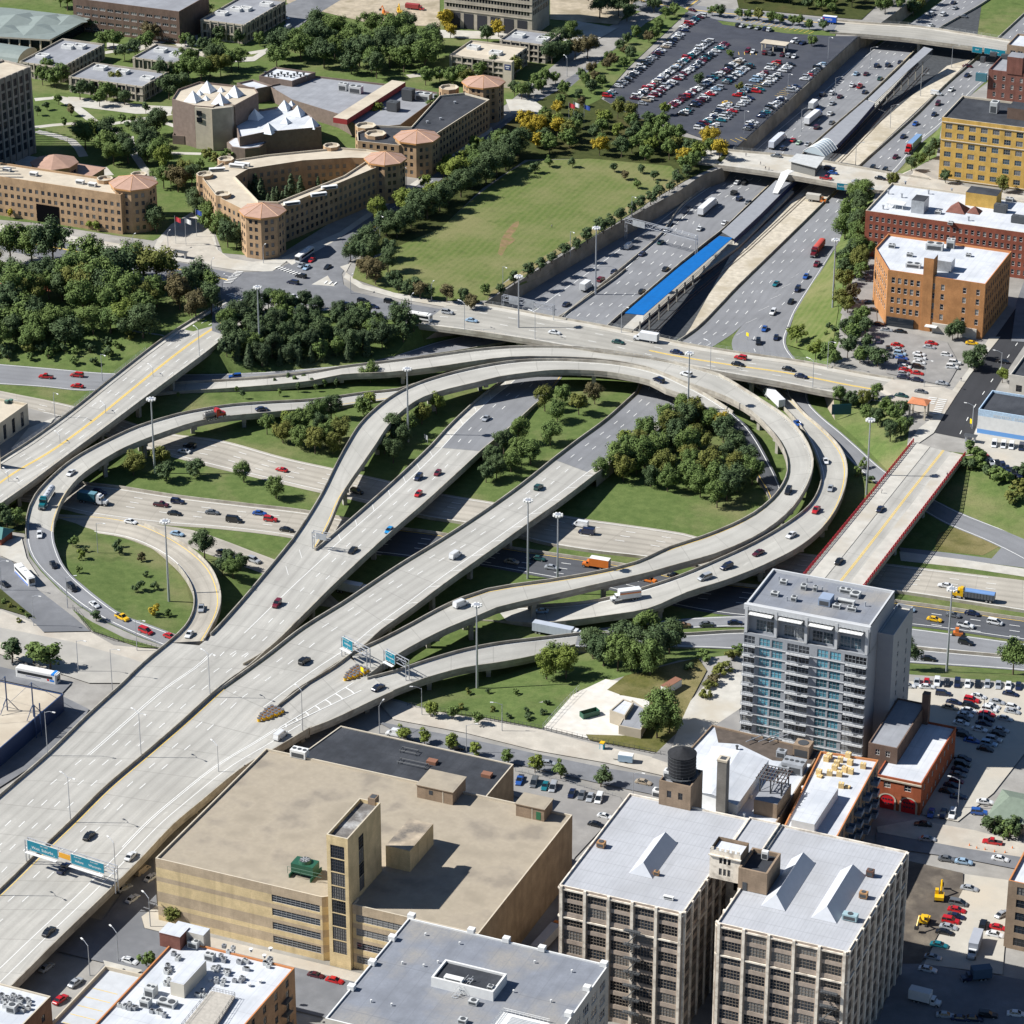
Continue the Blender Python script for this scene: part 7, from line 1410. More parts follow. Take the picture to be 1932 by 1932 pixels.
def body_mesh(kind,col):
 key=(kind,col)
 if key in CM:return CM[key]
 L,hw,prof,cab,zb,zr,rw=SHAPES[kind]; m=cpaint(col); b=MB(); G=MB()
 def ring(x,z):
  e=1-(abs(x)/(L/2))**6*.16; w=hw*e
  return[(x,-w*.92,.26),(x,-w,.55),(x,-w*.94,z-.04),(x,-w*.80,z),(x,w*.80,z),(x,w*.94,z-.04),(x,w,.55),(x,w*.92,.26)]
 rs=[ring(x,z)for x,z in prof]
 for r0,r1 in zip(rs,rs[1:]):
  for j in range(7):b.face([r0[j],r1[j],r1[j+1],r0[j+1]][::-1],m)
 b.face(rs[0],m); b.face(rs[-1][::-1],m)
 if kind=='pickup':b.box((-1.65,0,1.06),(1.9,1.45,.004),M_trim);
 x0,x1,x2,x3=cab; bw=hw*.88
 B_=[(x0,-bw,zb),(x3,-bw,zb),(x3,bw,zb),(x0,bw,zb)]; T=[(x1,-rw,zr),(x2,-rw,zr),(x2,rw,zr),(x1,rw,zr)]
 solid=kind=='van'
 for i in range(4):
  j=(i+1)%4; q=[B_[i],B_[j],T[j],T[i]]
  if solid and i in(0,2,3):
   b.face(q,m)
   if i!=3:
    s=-1 if i==0 else 1; y0,y1=bw*s*1.005,(bw*.45+rw*.55)*s*1.02
    G.face([(.75,y0,zb+.08),(1.45,y0,zb+.08),(1.02,y1,zb+.58),(.75,y1,zb+.58)][::-s if s<0 else 1],M_cg)
  else:G.face(q,M_cg)
 c=.05; b.face([(x1-c,-rw-c,zr+.01),(x2+c,-rw-c,zr+.01),(x2+c*.5,rw+c,zr+.01),(x1-c,rw+c,zr+.01)],m); b.face([(x1,-rw*.85,zr+.05),(x2,-rw*.85,zr+.05),(x2,rw*.85,zr+.05),(x1,rw*.85,zr+.05)],m)
 for i in range(4):b.tube(B_[i],T[i],.05,m,4)
 if kind in('sedan','suv','minivan','hatchback'):
  for s in(-1,1):xm=(x1+x2)/2; b.tube((xm,bw*s,zb),(xm,rw*s,zr),.045,m,4)
 for s in(-1,1):
  b.box((L/2-.12,s*hw*.58,prof[-1][1]-.10),(.14,.36,.12),M_head); b.box((-L/2+.08,s*hw*.62,prof[0][1]-.22),(.14,.34,.16),M_tail)
  b.box((x3-.25,s*(hw+.04),zb+.05),(.14,.16,.12),m)
 b.box((L/2-.02,0,.32),(.06,hw*1.5,.16),M_trim); b.box((-L/2+.01,0,.32),(.06,hw*1.5,.16),M_trim)
 CM[key]=(b.mesh('body'),G.mesh('windows')); return CM[key]
def wheel_mesh(r=.33,w=.24):
 key=('wheel',r)
 if key in CM:return CM[key]
 b=MB(); b.tube((0,-w/2,0),(0,w/2,0),r,M_tyre,12)
 for s in(-1,1):b.tube((0,s*w/2,0),(0,s*(w/2+.012),0),r*.62,M_rim,10)
 CM[key]=b.mesh('wheel'); return CM[key]
CNT={}
NAMES={'sedan':('car','car'),'coupe':('coupe','car'),'hatchback':('hatchback','car'),'suv':('sport_utility_vehicle','suv'),'minivan':('minivan','minivan'),'van':('van','van'),'pickup':('pickup_truck','pickup truck')}
WORD={'sedan':'car','coupe':'coupe','hatchback':'hatchback','suv':'SUV','minivan':'minivan','van':'van','pickup':'pickup truck'}
def spot(t,x,y,h=.75):
 d=ray(t,x,y); p,tg,R=onto(t,x,y)
 return CAM+d*((p.z+h-CAM.z)/d.z)-V((0,0,h)),tg
def head(t,x,y,dr,p,tg):
 if isinstance(dr,tuple):q=W(t,x+dr[0],y+dr[1],p.z+.75); c=W(t,x,y,p.z+.75); d=q-c
 else:
  d=tg if tg is not None else V((1,0,0)); d=d if dr=='+' else-d
 return d
def car(kind,col,t,x,y,dr,where,group=None,parts=True,label=None):
 p,tg=spot(t,x,y); d=head(t,x,y,dr,p,tg); rz=atan2(d.y,d.x)
 nm,cat=NAMES[kind]; bm,gm=body_mesh(kind,col); CNT[nm]=CNT.get(nm,0)+1
 o=thing(nm,label or f'{col} {WORD[kind]} {where}',cat,p,rz,group); o.rotation_euler.y=-math.asin(max(-.1,min(.1,(tg.z if tg is not None else 0)*(1 if tg is None or tg.dot(d)>0 else-1))))
 ob('body',bm,o); ob('windows',gm,o); L=SHAPES[kind][0]; r=.33 if kind in('sedan','coupe','hatchback')else.38
 for sx in(-.30,.30):
  for s in(-1,1):ob('wheel',wheel_mesh(r),o,(L*sx,s*(SHAPES[kind][1]-.10),r))
 return o
def one_piece(kind,col):
 key=('one',kind,col)
 if key in CM:return CM[key]
 a,g_=body_mesh(kind,col); b=MB()
 for me in(a,g_):
  bs=len(b.v); b.v+=[tuple(v.co)for v in me.vertices]
  for pl in me.polygons:b.f.append(tuple(bs+i for i in pl.vertices)); b.m.append(b.mi(me.materials[pl.material_index]))
 L=SHAPES[kind][0]
 for sx in(-.3,.3):
  for s in(-1,1):b.tube((L*sx,s*(SHAPES[kind][1]-.22),.33),(L*sx,s*(SHAPES[kind][1]+.01),.33),.33,M_tyre,8)
 CM[key]=b.mesh(NAMES[kind][0]); return CM[key]
def fleet(txt):
 K={'s':'sedan','c':'coupe','h':'hatchback','u':'suv','m':'minivan','v':'van','p':'pickup'}
 for line in txt.strip().split('\n'):
  a,where=line.split('|'); w=a.split(); t=w[1][0]; x,y=(float(k)for k in w[1][1:].split(','))
  dr=w[2]if w[2]in '+-' else tuple(float(k)for k in w[2].split(',')); car(K[w[0]],' '.join(w[3:]),t,x,y,dr,where.strip())
fleet('''s G500,870 - black|alone on the near viaduct lanes beyond the gantry
s G735,985 - white|with a dark sunroof, beside the viaduct parapet
p G360,1055 - dark blue|passing right under the green sign gantry
s G275,1408 - black|nearest the camera on the viaduct
v G1575,310 - white|on the viaduct just past the lower yellow barrels
s H215,38 - navy blue|passing the upper yellow barrels
u D1555,1480 + dark red|on the viaduct where the slip road merges
u D1710,1800 - black|between the two viaduct medians
p D1130,1505 + silver|on the tight loop ramp
s D1063,1650 + white|where the tight loop ramp meets the viaduct
c D398,742 + white|on the long ramp behind the tanker
s D222,1088 + white|on the ramp ahead of the silver tanker
s D300,1258 + black|first of two on the slip road bend
m D405,1388 + black|second of two on the slip road bend
c D530,1482 + white|beside the guard rail by the small lawn
p D685,1555 + yellow|with a black bed on the slip road
m D818,1632 + red|on the slip road behind the yellow pickup
s D955,1662 + red|half under the viaduct edge on the slip road
s D1470,385 - dark blue|on the ramp ahead of the red tanker truck
u D1320,203 + blue|on the shaded road below the wooded slope
p D258,203 + red|on the expressway left of the yellow-lined bridge
m D432,195 + red|above the red car left of the bridge
s D433,255 + red|below the red minivan left of the bridge
s D1033,622 - white|coming out from under the curved ramp
u D1065,592 - black|in the shade of the curved ramp
c D1582,725 - red|alone on the upper expressway lanes
u D560,855 + dark blue|in the shade above the teal box truck
p D905,922 + maroon|with white load on the expressway
u D998,905 + navy blue|next to the maroon pickup
s D980,970 + black|below the maroon pickup
s D1192,965 + grey|in the middle expressway lane
v D1315,1010 + black|in the lower expressway lane
s D1458,970 + blue|next to the red SUV on the expressway
u D1520,1005 + red|on the expressway next to a blue car
s D1610,1062 + black|about to pass under the viaduct
s D735,1018 + white|on the collector road beside the loop
s D995,1085 + pale blue|on the collector road beside the loop
s D1250,1190 + black|in the tree shade on the collector road
u D1428,1235 + silver|leaving the tree shade on the collector road
s E820,438 + silver|highest on the left viaduct
u E440,770 + navy blue|left one of the pair on the left viaduct
h E548,745 + dark red|with a black roof on the left viaduct
h E440,862 + red|bright one on the left viaduct
h E275,1067 + bright blue|small one on the left viaduct
s E72,1178 + black|lowest on the left viaduct
u E1115,825 - green|dark one on the right viaduct
v E648,1208 - white|with blue side glass on the right viaduct
v E678,1482 - white|with a roof ladder on the curved ramp
m E1790,222 - navy blue|on the inner curved ramp by the white sign
u F35,190 - white|on the curved ramp next to the flat bridge
u F608,845 + black|rounding the loop ramp
m F140,1330 + silver|in the outer ramp line of cars
u F262,1270 + navy blue|in the outer ramp line of cars
s F440,1192 + maroon|in the outer ramp line of cars
s F625,1092 + white|on the lower bend of the outer ramp
p F765,952 + red|on the outer ramp bend
s F845,830 + silver|on the outer ramp bend
s F818,678 + white|on the outer ramp bend
s F660,465 + blue|half hidden behind the ramp parapet
s E1130,1520 + pale blue|at the shaded end of the outer ramp
v E1350,1035 - white|beside the navy van on the expressway
v E1385,1077 - navy blue|beside the white van on the expressway
s E965,1242 + beige|in the viaduct shade on the dark lanes
s E1115,1225 + green|dark one on the dark lanes by the lamp mast
s E1190,1275 + silver|on the dark lanes by the lamp mast
u E95,850 + black|under the left curved ramp
p E1735,1345 + orange|seen between the two ramps
s E1880,1320 + black|seen between the two ramps
s F20,1600 - brown|first of three on the lower collector
s F150,1593 - grey|second of three on the lower collector
s F310,1585 - navy blue|third of three on the lower collector
u B605,1752 1,.17 silver|behind the white bus on the flat bridge approach
s B740,1797 1,.17 pale blue|at the left end of the flat bridge
s B1205,1865 1,.17 white|in the middle of the flat bridge
s B1562,1918 1,.17 green|ahead of the white box truck on the flat bridge
s E1890,65 1,.17 dark blue|on the flat bridge nearer the near parapet
u F340,97 -1,-.17 red|on the flat bridge
s F325,132 1,.17 black|below the red SUV on the flat bridge
s F610,160 1,.17 black|first of a pair on the flat bridge
s F680,200 1,.17 navy blue|second of a pair on the flat bridge
s F1245,310 1,.17 green|waiting beside the tile-roofed gazebo
s F1355,288 1,.17 grey|waiting behind the tile-roofed gazebo
s B40,1708 1,.17 navy blue|leftmost of the queue at the junction
u B130,1690 1,.17 black|second of the queue at the junction
s B185,1720 1,.17 navy blue|lower one of the queue at the junction
u B280,1693 1,.17 black|last upper one of the queue near the bus
s B305,1720 1,.17 grey|last lower one of the queue near the bus
u A1690,1550 -1,-.2 black|crossing the avenue junction
m A1645,1585 -1,-.2 navy blue|crossing the avenue junction
c A1750,1458 -1,.8 red|beside the bus at the junction
s A1692,1488 -1,.8 silver|waiting at the junction
s A1722,1500 -1,.8 pale blue|waiting at the junction
s A1840,1497 -1,.8 black|waiting on the near lane of the avenue
p A1645,1668 1,.17 white|stopping at the lower crossing
s F1125,945 - navy blue|farther one on the red-railed bridge
s F893,1238 - black|nearer one on the red-railed bridge
s F1810,118 - black|on the fresh black asphalt
s F1490,1376 -1,-.15 white|beside the yellow tractor truck
s F1430,1566 1,.2 yellow|in the taxi colour on the expressway
s F1642,1532 1,.2 navy blue|above the white pickup
s F1535,1541 1,.2 grey|beside the lamp mast foot on the expressway
m F1770,1583 1,.2 white|rightmost on the dark lanes
p F1605,1600 1,.2 white|on the dark lanes by the barrier
s F1280,1508 1,.2 pale blue|just right of the glass tower
u F1605,1695 1,.2 black|boxy one below the construction strip
s F1395,1786 1,.1 black|on the lowest service road
s I1390,890 1,.1 silver|on the street before the fire station
p I1755,908 -1,-.15 red|with a yellow load at the kerb works
s I1800,1002 1,.2 white|on the street by the traffic cones
s I1365,807 -1,-.1 black|parked beside the fire station apron
s I1500,1002 1,.15 grey|parked in the building shade by the pale lot
s I1595,1018 1,.15 pale blue|parked in the building shade by the pale lot
s H1170,465 1,.1 silver|on the street beyond the car park
s H1705,572 1,.2 beige|on the street beside the water tank
v H310,300 -1,-.2 white|parked beside the black-roofed hall
u H655,375 1,.15 black|parked under the street trees
s G728,1575 1,.3 white|parked beside the small street tree
s G635,1645 1,.35 silver|at the head of the rooftop parking deck
s G485,1795 1,.35 black|on the rooftop parking deck
u G395,1890 1,.35 navy blue|lowest on the rooftop parking deck
s G340,1790 1,-.75 red|on the street below the parking deck
s G425,1695 1,-.75 silver|on the street below the parking deck
s G745,1225 1,-.75 white|parked at the viaduct edge
s G850,1105 1,-.75 white|parked by the corner of the beige building
v G800,1068 1,-.75 beige|in the viaduct shade
s G700,1165 1,-.5 silver|in the viaduct shade
s G262,1610 1,-.75 silver|half under the viaduct
u G955,1435 1,.3 black|behind the brick stair house
c G1775,1655 1,.25 maroon|parked below the entrance tower
s G1880,1685 1,.25 red|parked below the entrance tower
s B1270,1705 - navy blue|on the branch road near the flat bridge
u B1465,1567 - dark red|on the branch road beside the lamp mast
v B1622,1382 - white|on the expressway near the retaining wall
s B1540,1522 - navy blue|above the branch barrier
s B1697,1422 - dark blue|on the hatched gore of the expressway
s B1800,1357 - green|below the long truss gantry
s B1838,1287 - silver|behind the long truss gantry
s B1695,1632 - black|next to the blue station roof, lower one
s B1828,1507 - black|next to the blue station roof, upper one
s C112,1280 - white|left one above the truss gantry
s C252,1248 - white|right one above the truss gantry
s C322,1022 - white|leaving the station bridge shade
p C365,1022 - black|leaving the station bridge shade
u C303,1080 - black|left of three below the station bridge
u C333,1113 - navy blue|middle of three below the station bridge
s C385,1132 - grey|right of three below the station bridge
s C540,872 - grey|just beyond the station bridge
u C580,830 - navy blue|beside the white truck beyond the station bridge
s C635,784 - red|beyond the station bridge
s C668,798 - pale green|beyond the station bridge
s C720,805 - silver|beyond the station bridge
m C768,712 - maroon|beside the blue tractor truck
s C852,685 - grey|beside the station roof
s C845,635 - white|beside the station roof
s C855,577 - silver|in the far expressway lanes
u C800,528 - navy blue|in the far expressway lanes
u C853,520 - white|in the far expressway lanes
s C897,539 - maroon|in the far expressway lanes
s C968,476 - white|far up the expressway next to a red pickup
p C1010,482 - red|far up the expressway
s C1037,513 - navy blue|far up the expressway
s C990,411 - pale blue|far up the expressway
s C1045,412 - maroon|far up the expressway
s C1123,438 - green|far up the expressway
u C1105,366 - navy blue|far up, left of three dark ones
u C1168,363 - navy blue|far up, middle of three dark ones
s C1237,346 - navy blue|far up, right of three dark ones
u C1080,943 + black|far lanes beside the station bridge, left
u C1150,956 + black|far lanes beside the station bridge, right
s C1210,878 + maroon|behind the blue-topped truck
s C1253,764 + navy blue|on the far lanes left of the truck
s C1322,692 + blue|on the far lanes beyond the truck
s C1427,639 + navy blue|on the far lanes near the yellow factory
u C1448,580 + maroon|on the far lanes near the yellow factory
v C1440,525 + white|on the far lanes by the red warehouse
s C1522,501 + white|on the far lanes by the red warehouse
s C1612,420 + navy blue|far lanes top, lower one
s C1615,369 + maroon|far lanes top, upper one
p C768,1480 + dark red|behind the red tanker
s C708,1549 + blue|on the exit lanes above the sloping lawn
s C540,1591 + teal|on the exit lanes gore
u C660,1622 + navy blue|on the exit lanes
s C622,1690 + black|on the exit lanes
u C522,1752 + white|on the exit lanes
s C475,1843 + blue|lowest left on the exit lanes
s C540,1892 + navy blue|near the yellow warning sign
u C440,1918 + black|entering the flat bridge shade
s C1125,998 1,.15 black|on the station bridge street
c C1190,1010 1,.15 maroon|on the station bridge street
p C820,998 1,.12 red|parked by the station house
s C855,968 1,.12 blue|parked beside the station house
u C840,945 1,.12 navy blue|parked close to the station house
s C995,1018 1,.12 silver|on the station bridge above the green sign
s C70,55 1,.3 maroon|at the far street junction
s C590,97 1,.12 navy blue|behind the far strip of young trees
m C1415,75 - white|beyond the farthest bridge, first van
m C1480,78 - white|beyond the farthest bridge, second van
s C1545,42 - silver|beyond the farthest bridge
s C1410,140 - white|close behind the farthest bridge
s C1588,90 - grey|beside the far tracks
s C1535,12 - navy blue|at the top edge on the far expressway
s A1605,98 1,.3 white|parked behind the tall grey campus block
v A1618,152 1,-.6 white|on the lane beside the tall grey campus block
s B1260,480 1,-.8 white|parked on the avenue near the far crossing
s D25,1370 1,.6 black|parked at the left edge by the white bus
''')
fleet('''p H1010,560 -.4,1 blue|first in the row behind the black-roofed hall
m H1090,575 -.4,1 grey|second in the row behind the black-roofed hall
s H1152,592 -.4,1 teal|third in the row behind the black-roofed hall
m H1197,600 -.4,1 silver|fourth in the row behind the black-roofed hall
s H1302,634 -.4,1 navy blue|fifth in the row behind the black-roofed hall
s H1358,644 -.4,1 grey|sixth in the row behind the black-roofed hall
s H1405,656 -.4,1 silver|seventh in the row behind the black-roofed hall
m H1455,664 -.4,1 white|last in the row behind the black-roofed hall
c H1490,762 1,.25 white|parked apart beside the loft building
s H1440,810 1,.25 black|parked apart beside the loft building
s I1627,1168 1,.2 silver|alone at the top of the pale parking lane
m I1565,1252 1,.2 grey|first in the line along the pale lane wall
s I1555,1289 1,.2 red|second in the line along the pale lane wall
s I1552,1326 1,.2 navy blue|third in the line along the pale lane wall
u I1522,1350 1,.2 red|fourth in the line along the pale lane wall
s I1510,1385 1,.2 silver|fifth in the line along the pale lane wall
s I1488,1415 1,.2 black|sixth in the line along the pale lane wall
s I1457,1486 1,.2 teal|seventh in the line along the pale lane wall
c I1422,1553 1,.2 silver|last in the line along the pale lane wall
u I1702,1372 .3,-1 black|behind the parked box truck
s I1787,1388 1,.2 red|beside the tan loft wall
s I1770,1427 1,.2 white|beside the tan loft wall
s I1810,1312 1,-.6 silver|against the tan loft wall
s I1392,1622 1,.2 white|at the shade edge below the pale lane
s I1492,1880 1,.1 silver|in the deep shade at the bottom
s I1890,1872 1,.1 white|in the deep shade at the bottom
u I1480,75 1,.1 navy blue|alone behind the fire station
s I1280,32 1,.05 white|first of the pair right of the glass tower
s I1388,36 1,.05 white|second of the pair right of the glass tower
''')
def lot(spots,pal,t,dr,label,kinds='sshu',jit=8,seed=1):
 R=random.Random(seed); K={'s':'sedan','u':'suv','h':'hatchback','m':'minivan','c':'coupe'}; P=pal.split('/')
 for i,(x,y)in enumerate(spots):
  c=P[i%len(P)]; k=K[R.choice(kinds)]; l=f'{c} {WORD[k]} {label}'; car(k,c,t,x+R.uniform(-jit,jit)*.3,y+R.uniform(-jit,jit)*.2,dr,'',l,label=l)
def line(x0,y0,x1,y1,n):return[(x0+(x1-x0)*i/(n-1),y0+(y1-y0)*i/(n-1))for i in range(n)]
lot(line(1330,8,1900,30,11),'silver/red/white/black/navy blue/white/black/silver/silver/white/navy blue','I',(-.1,1),'in the top row of the car park behind the fire station')
lot([(1540,122),(1518,150),(1640,112),(1680,92),(1632,142),(1622,170),(1602,194),(1592,216),(1578,240),(1855,75)],'navy blue/beige/red/white/black/white/white/black/white/navy blue','I',(1,.2),'in the left cluster behind the fire station')
lot([(1782,120),(1755,145),(1740,165),(1726,190),(1722,216),(1706,242),(1682,276),(1872,150),(1865,175),(1822,213),(1802,276),(1782,299),(1762,331),(1735,356),(1716,384)],'silver/white/white/red/navy blue/navy blue/white/white/silver/silver/silver/black/silver/pale blue/black','I',(1,.2),'in the right cluster behind the fire station')
lot([(1640,337),(1575,285),(1600,310),(1592,440),(1587,470),(1572,500),(1562,530),(1556,565),(1526,590),(1500,622)],'blue/navy blue/black/navy blue/black/navy blue/grey/dark red/navy blue/black','I',(1,.2),'in the shaded row along the fire station wall')
lot([(1410,742),(1480,745),(1530,752)],'blue/navy blue/white','I',(-.3,1),'in the short row beside the fire station doors')
lot([(1565,652),(1715,682),(1682,741)],'dark blue/white/blue','I',(1,.1),'near the green-roofed house')
lot([(1220,25),(1230,50),(1238,76),(1248,100),(1258,125),(1262,148),(1266,167),(1258,188),(1254,206),(1330,220)],'red/silver/pale blue/blue/navy blue/white/red/silver/navy blue/navy blue','F',(1,.15),'in the left column of the small crowded car park')
lot([(1412,15),(1345,76),(1350,100),(1346,125),(1338,150),(1332,185),(1400,38),(1500,82),(1470,240)],'red/white/white/white/black/red/silver/white/silver','F',(1,.15),'in the right column of the small crowded car park')
lot([(1170,45),(1180,85),(1112,5)],'black/grey/navy blue','F',(.3,1),'under the bank trees of the small crowded car park')
car('suv','white','F',1545,126,(1,.1),'with a roof rack by the crowded car park exit'); car('sedan','yellow','F',1640,15,(1,.1),'at the top corner of the crowded car park'); car('suv','white','F',1530,150,(1,.1),'in second place by the crowded car park exit')
lot([(1045,1545),(1035,1570),(990,1690),(1075,1700),(1000,1760),(1085,1740),(1115,1820)],'silver/grey/silver/black/grey/black/maroon','C',(1,.1),'along the orange warehouse side')
lot([(1160,1850),(1240,1860)],'silver/black','C',(1,.1),'below the orange warehouse shopfront')
lot([(1765,582),(1818,588),(1862,594),(1920,602)],'white/white/white/navy blue','F',(-.2,1),'in the row under the blue painted band',kinds='m')
lot([(1750,682),(1785,688),(1815,708),(1842,722),(1872,742),(1902,752)],'silver/black/navy blue/navy blue/black/navy blue','F',(.6,1),'in the dark row below the painted storehouse')
car('coupe','red','F',1700,645,(1,-.1),'alone below the painted storehouse')
lot([(950,1895),(1650,1900),(1730,1880),(1580,1900)],'navy blue/navy blue/black/dark blue','I',(1,.1),'in the black shade of the loft building')
BIGLOT=[]
def bigrow(a,b,n,dr,gaps=(),seed=0):
 R=random.Random(seed); p0=gs(a)[0]; p1=gs(b)[0]; d=(p1-p0).normalized()
 for i in range(n):
  if i in gaps or R.random()<.05:continue
  p=p0.lerp(p1,i/(n-1)); h=V((-d.y,d.x,0))*(1 if dr>0 else-1)
  BIGLOT.append((p+V((R.uniform(-.2,.2),R.uniform(-.2,.2),.25)),atan2(h.y,h.x)+(pi if R.random()<.4 else 0)+R.uniform(-.04,.04),R.choice(('white','white','silver','silver','navy blue','black','dark blue','grey','dark red','maroon','pale blue','white','white','teal','red','silver','black','beige','white','grey')),R.choice(('sedan','sedan','sedan','suv','hatchback','minivan'))))
bigrow('B1500,548','B1932,180',36,1,seed=1); bigrow('C20,160','C120,95',8,1,seed=11)
bigrow('B1655,560','C165,240',40,1,seed=2); bigrow('B1700,590','C255,255',41,-1,seed=3)
bigrow('C-60,610','C340,345',32,1,seed=4); bigrow('C10,650','C390,375',31,-1,gaps=(4,17,18),seed=5)
bigrow('C105,730','C540,360',32,1,gaps=(12,13,14,20,21),seed=6); bigrow('C170,735','C620,370',31,-1,gaps=(3,15,16,19),seed=7)
bigrow('C345,755','C800,370',36,1,gaps=(0,1,6,7,18,19,20,24,25,26),seed=8)
bigrow('C330,150','C500,175',9,1,gaps=(2,4,6),seed=9); bigrow('C380,295','C640,325',9,1,gaps=(2,5),seed=10); bigrow('C640,240','C690,250',3,1,seed=12)
BIGLOT.append((gs('C265,588')[0]+V((0,0,.25)),.3,'yellow','sedan'))
BIGLOT.sort(key=lambda c:(c[0]-CAM).length); REST=MB()
for i,(p,rz,col,kind)in enumerate(BIGLOT):
 nm,cat=NAMES[kind]; me=one_piece(kind,col)
 if i<300 and CNT.get(nm,0)<285:
  CNT[nm]=CNT.get(nm,0)+1; l=f'{col} {WORD[kind]} parked in the rows of the large black car park'
  tag(ob(nm,me,None,p,rz),l,cat,l)
 else:
  mt=Matrix.Translation(p)@Matrix.Rotation(rz,4,'Z'); bs=len(REST.v); REST.v+=[tuple(mt@v.co)for v in me.vertices]
  mi=[REST.mi(m)for m in me.materials]
  for pl in me.polygons:REST.f.append(tuple(bs+q for q in pl.vertices)); REST.m.append(mi[pl.material_index])
if REST.f:tag(REST.build('parked_cars',kind='stuff'),'farthest rows of parked cars in the large black car park','parked cars')
def wheels(o,xs,hw,r=.5):
 for x in xs:
  for s in(-1,1):ob('wheel',wheel_mesh(r),o,(x,s*hw,r))
def lorry(t,x,y,dr,label,cab='white',box=(.62,.63,.63),blen=7.0,name='box_truck',cat='truck',bh=2.7,stripes=None,roof=None):
 p,tg=spot(t,x,y,1.6); d=head(t,x,y,dr,p,tg); o=thing(name,label,cat,p,atan2(d.y,d.x)); L=blen+2.4; x0=-L/2
 bm=mat('truck_box_%d_%d_%d'%tuple(int(c*99)for c in box),box,rough=.5,var=.06,scale=.6)
 b=MB(); b.box((x0+blen/2,0,1.05),(blen,2.5,bh),bm,0,roof or bm); b.box((x0+blen/2,0,.7),(blen,.9,.34),M_trim)
 for k in(stripes or()):z,h,m=k; b.box((x0+blen/2,0,1.05+z),(blen*.98,2.53,h),m)
 b.box((x0-.02,0,1.2),(.05,2.2,bh-.4),mat('truck_door',(.42,.43,.43),var=.1)); b.build('cargo_box',o)
 m=cpaint(cab); b=MB(); c=x0+blen+.15
 b.box((c+.65,0,.6),(1.3,2.1,.95),m); b.prism([(c,-1.0),(c+1.0,-1.0),(c+1.0,1.0),(c,1.0)],1.55,2.35,m); b.box((c+1.8,0,.55),(1.2,1.8,.85),m); b.box((c+2.42,0,.5),(.12,1.9,.35),M_rim); b.build('cab',o)
 b=MB(); b.face([(c+1.02,-.92,1.5),(c+1.02,.92,1.5),(c+1.01,.85,2.28),(c+1.01,-.85,2.28)],M_cg)
 for s in(-1,1):b.box((c+.6,s*1.02,1.6),(.7,.03,.6),M_cg)
 b.build('windows',o); wheels(o,(x0+1.6,x0+2.7,c+1.7),1.02,.48); return o
def semi(t,x,y,dr,label,cab='white',box=(.64,.65,.66),tl=13.5,kind='box',top=None,name='semi_truck'):
 p,tg=spot(t,x,y,1.8); d=head(t,x,y,dr,p,tg); o=thing(name,label,'truck',p,atan2(d.y,d.x)); L=tl+4.5; x0=-L/2
 bm=mat('trailer_%d_%d_%d_%s'%(*[int(c*99)for c in box],kind),box,rough=.45,var=.08,scale=.5,metal=.2 if kind=='tank' else 0)
 b=MB()
 if kind=='box':
  b.box((x0+tl/2,0,1.15),(tl,2.55,2.75),bm,0,top or bm); b.box((x0+tl/2,0,.85),(tl,1.0,.3),M_trim)
  for k in range(int(tl/1.2)):b.box((x0+.6+k*1.2,0,1.2),(.05,2.58,2.6),bm)
 elif kind=='dump':
  b.box((x0+tl/2,0,1.1),(tl,2.5,1.9),bm,0,top or bm)
  for k in range(int(tl/1.0)):b.box((x0+.5+k,0,1.1),(.1,2.6,1.85),bm)
  b.cyl((x0+tl/2,0,2.99),.01,.01,bm,4)
  n=6
  for k in range(n):a0,a1=pi*k/n,pi*(k+1)/n; b.face([(x0,1.2*cos(a0),3+.5*sin(a0)),(x0+tl,1.2*cos(a0),3+.5*sin(a0)),(x0+tl,1.2*cos(a1),3+.5*sin(a1)),(x0,1.2*cos(a1),3+.5*sin(a1))][::-1],top or bm)
 else:
  b.tube((x0+.3,0,2.1),(x0+tl-.3,0,2.1),1.15,bm,14); b.tube((x0,0,2.1),(x0+.3,0,2.1),.8,bm,14,1.15); b.tube((x0+tl-.3,0,2.1),(x0+tl,0,2.1),1.15,bm,14,.8)
  for k in range(5):b.tube((x0+1+k*(tl-2)/4,0,2.1),(x0+1.12+k*(tl-2)/4,0,2.1),1.19,bm,14)
  for k in range(3):b.cyl((x0+tl*(.25+.25*k),0,3.2),.32,.25,bm,8)
  b.box((x0+tl/2,0,.8),(tl,1.0,.3),M_trim)
 b.build('trailer',o)
 m=cpaint(cab); c=x0+tl-.2; b=MB(); b.box((c+2.3,0,.6),(4.6,.9,.35),M_trim); b.box((c+1.6,0,.9),(1.9,2.3,2.3),m); b.box((c+1.3,0,3.2),(1.0,2.0,.5),m); b.box((c+3.4,0,.75),(1.9,1.9,1.15),m); b.box((c+4.4,0,.6),(.15,2.2,.5),M_rim)
 for s in(-1,1):b.tube((c+.55,s*1.05,.8),(c+.55,s*1.05,3.9),.08,M_rim,6); b.tube((c+1.2,s*1.1,.75),(c+2.6,s*1.1,.75),.3,M_rim,8)
 b.build('cab',o); b=MB(); b.face([(c+2.57,-1.0,2.05),(c+2.57,1.0,2.05),(c+2.56,.95,3.0),(c+2.56,-.95,3.0)],M_cg)
 for s in(-1,1):b.box((c+2.1,s*1.16,2.0),(.7,.03,.85),M_cg)
 b.build('windows',o); wheels(o,(x0+1.2,x0+2.4,c+.3,c+1.4,c+3.7),1.05,.52); return o
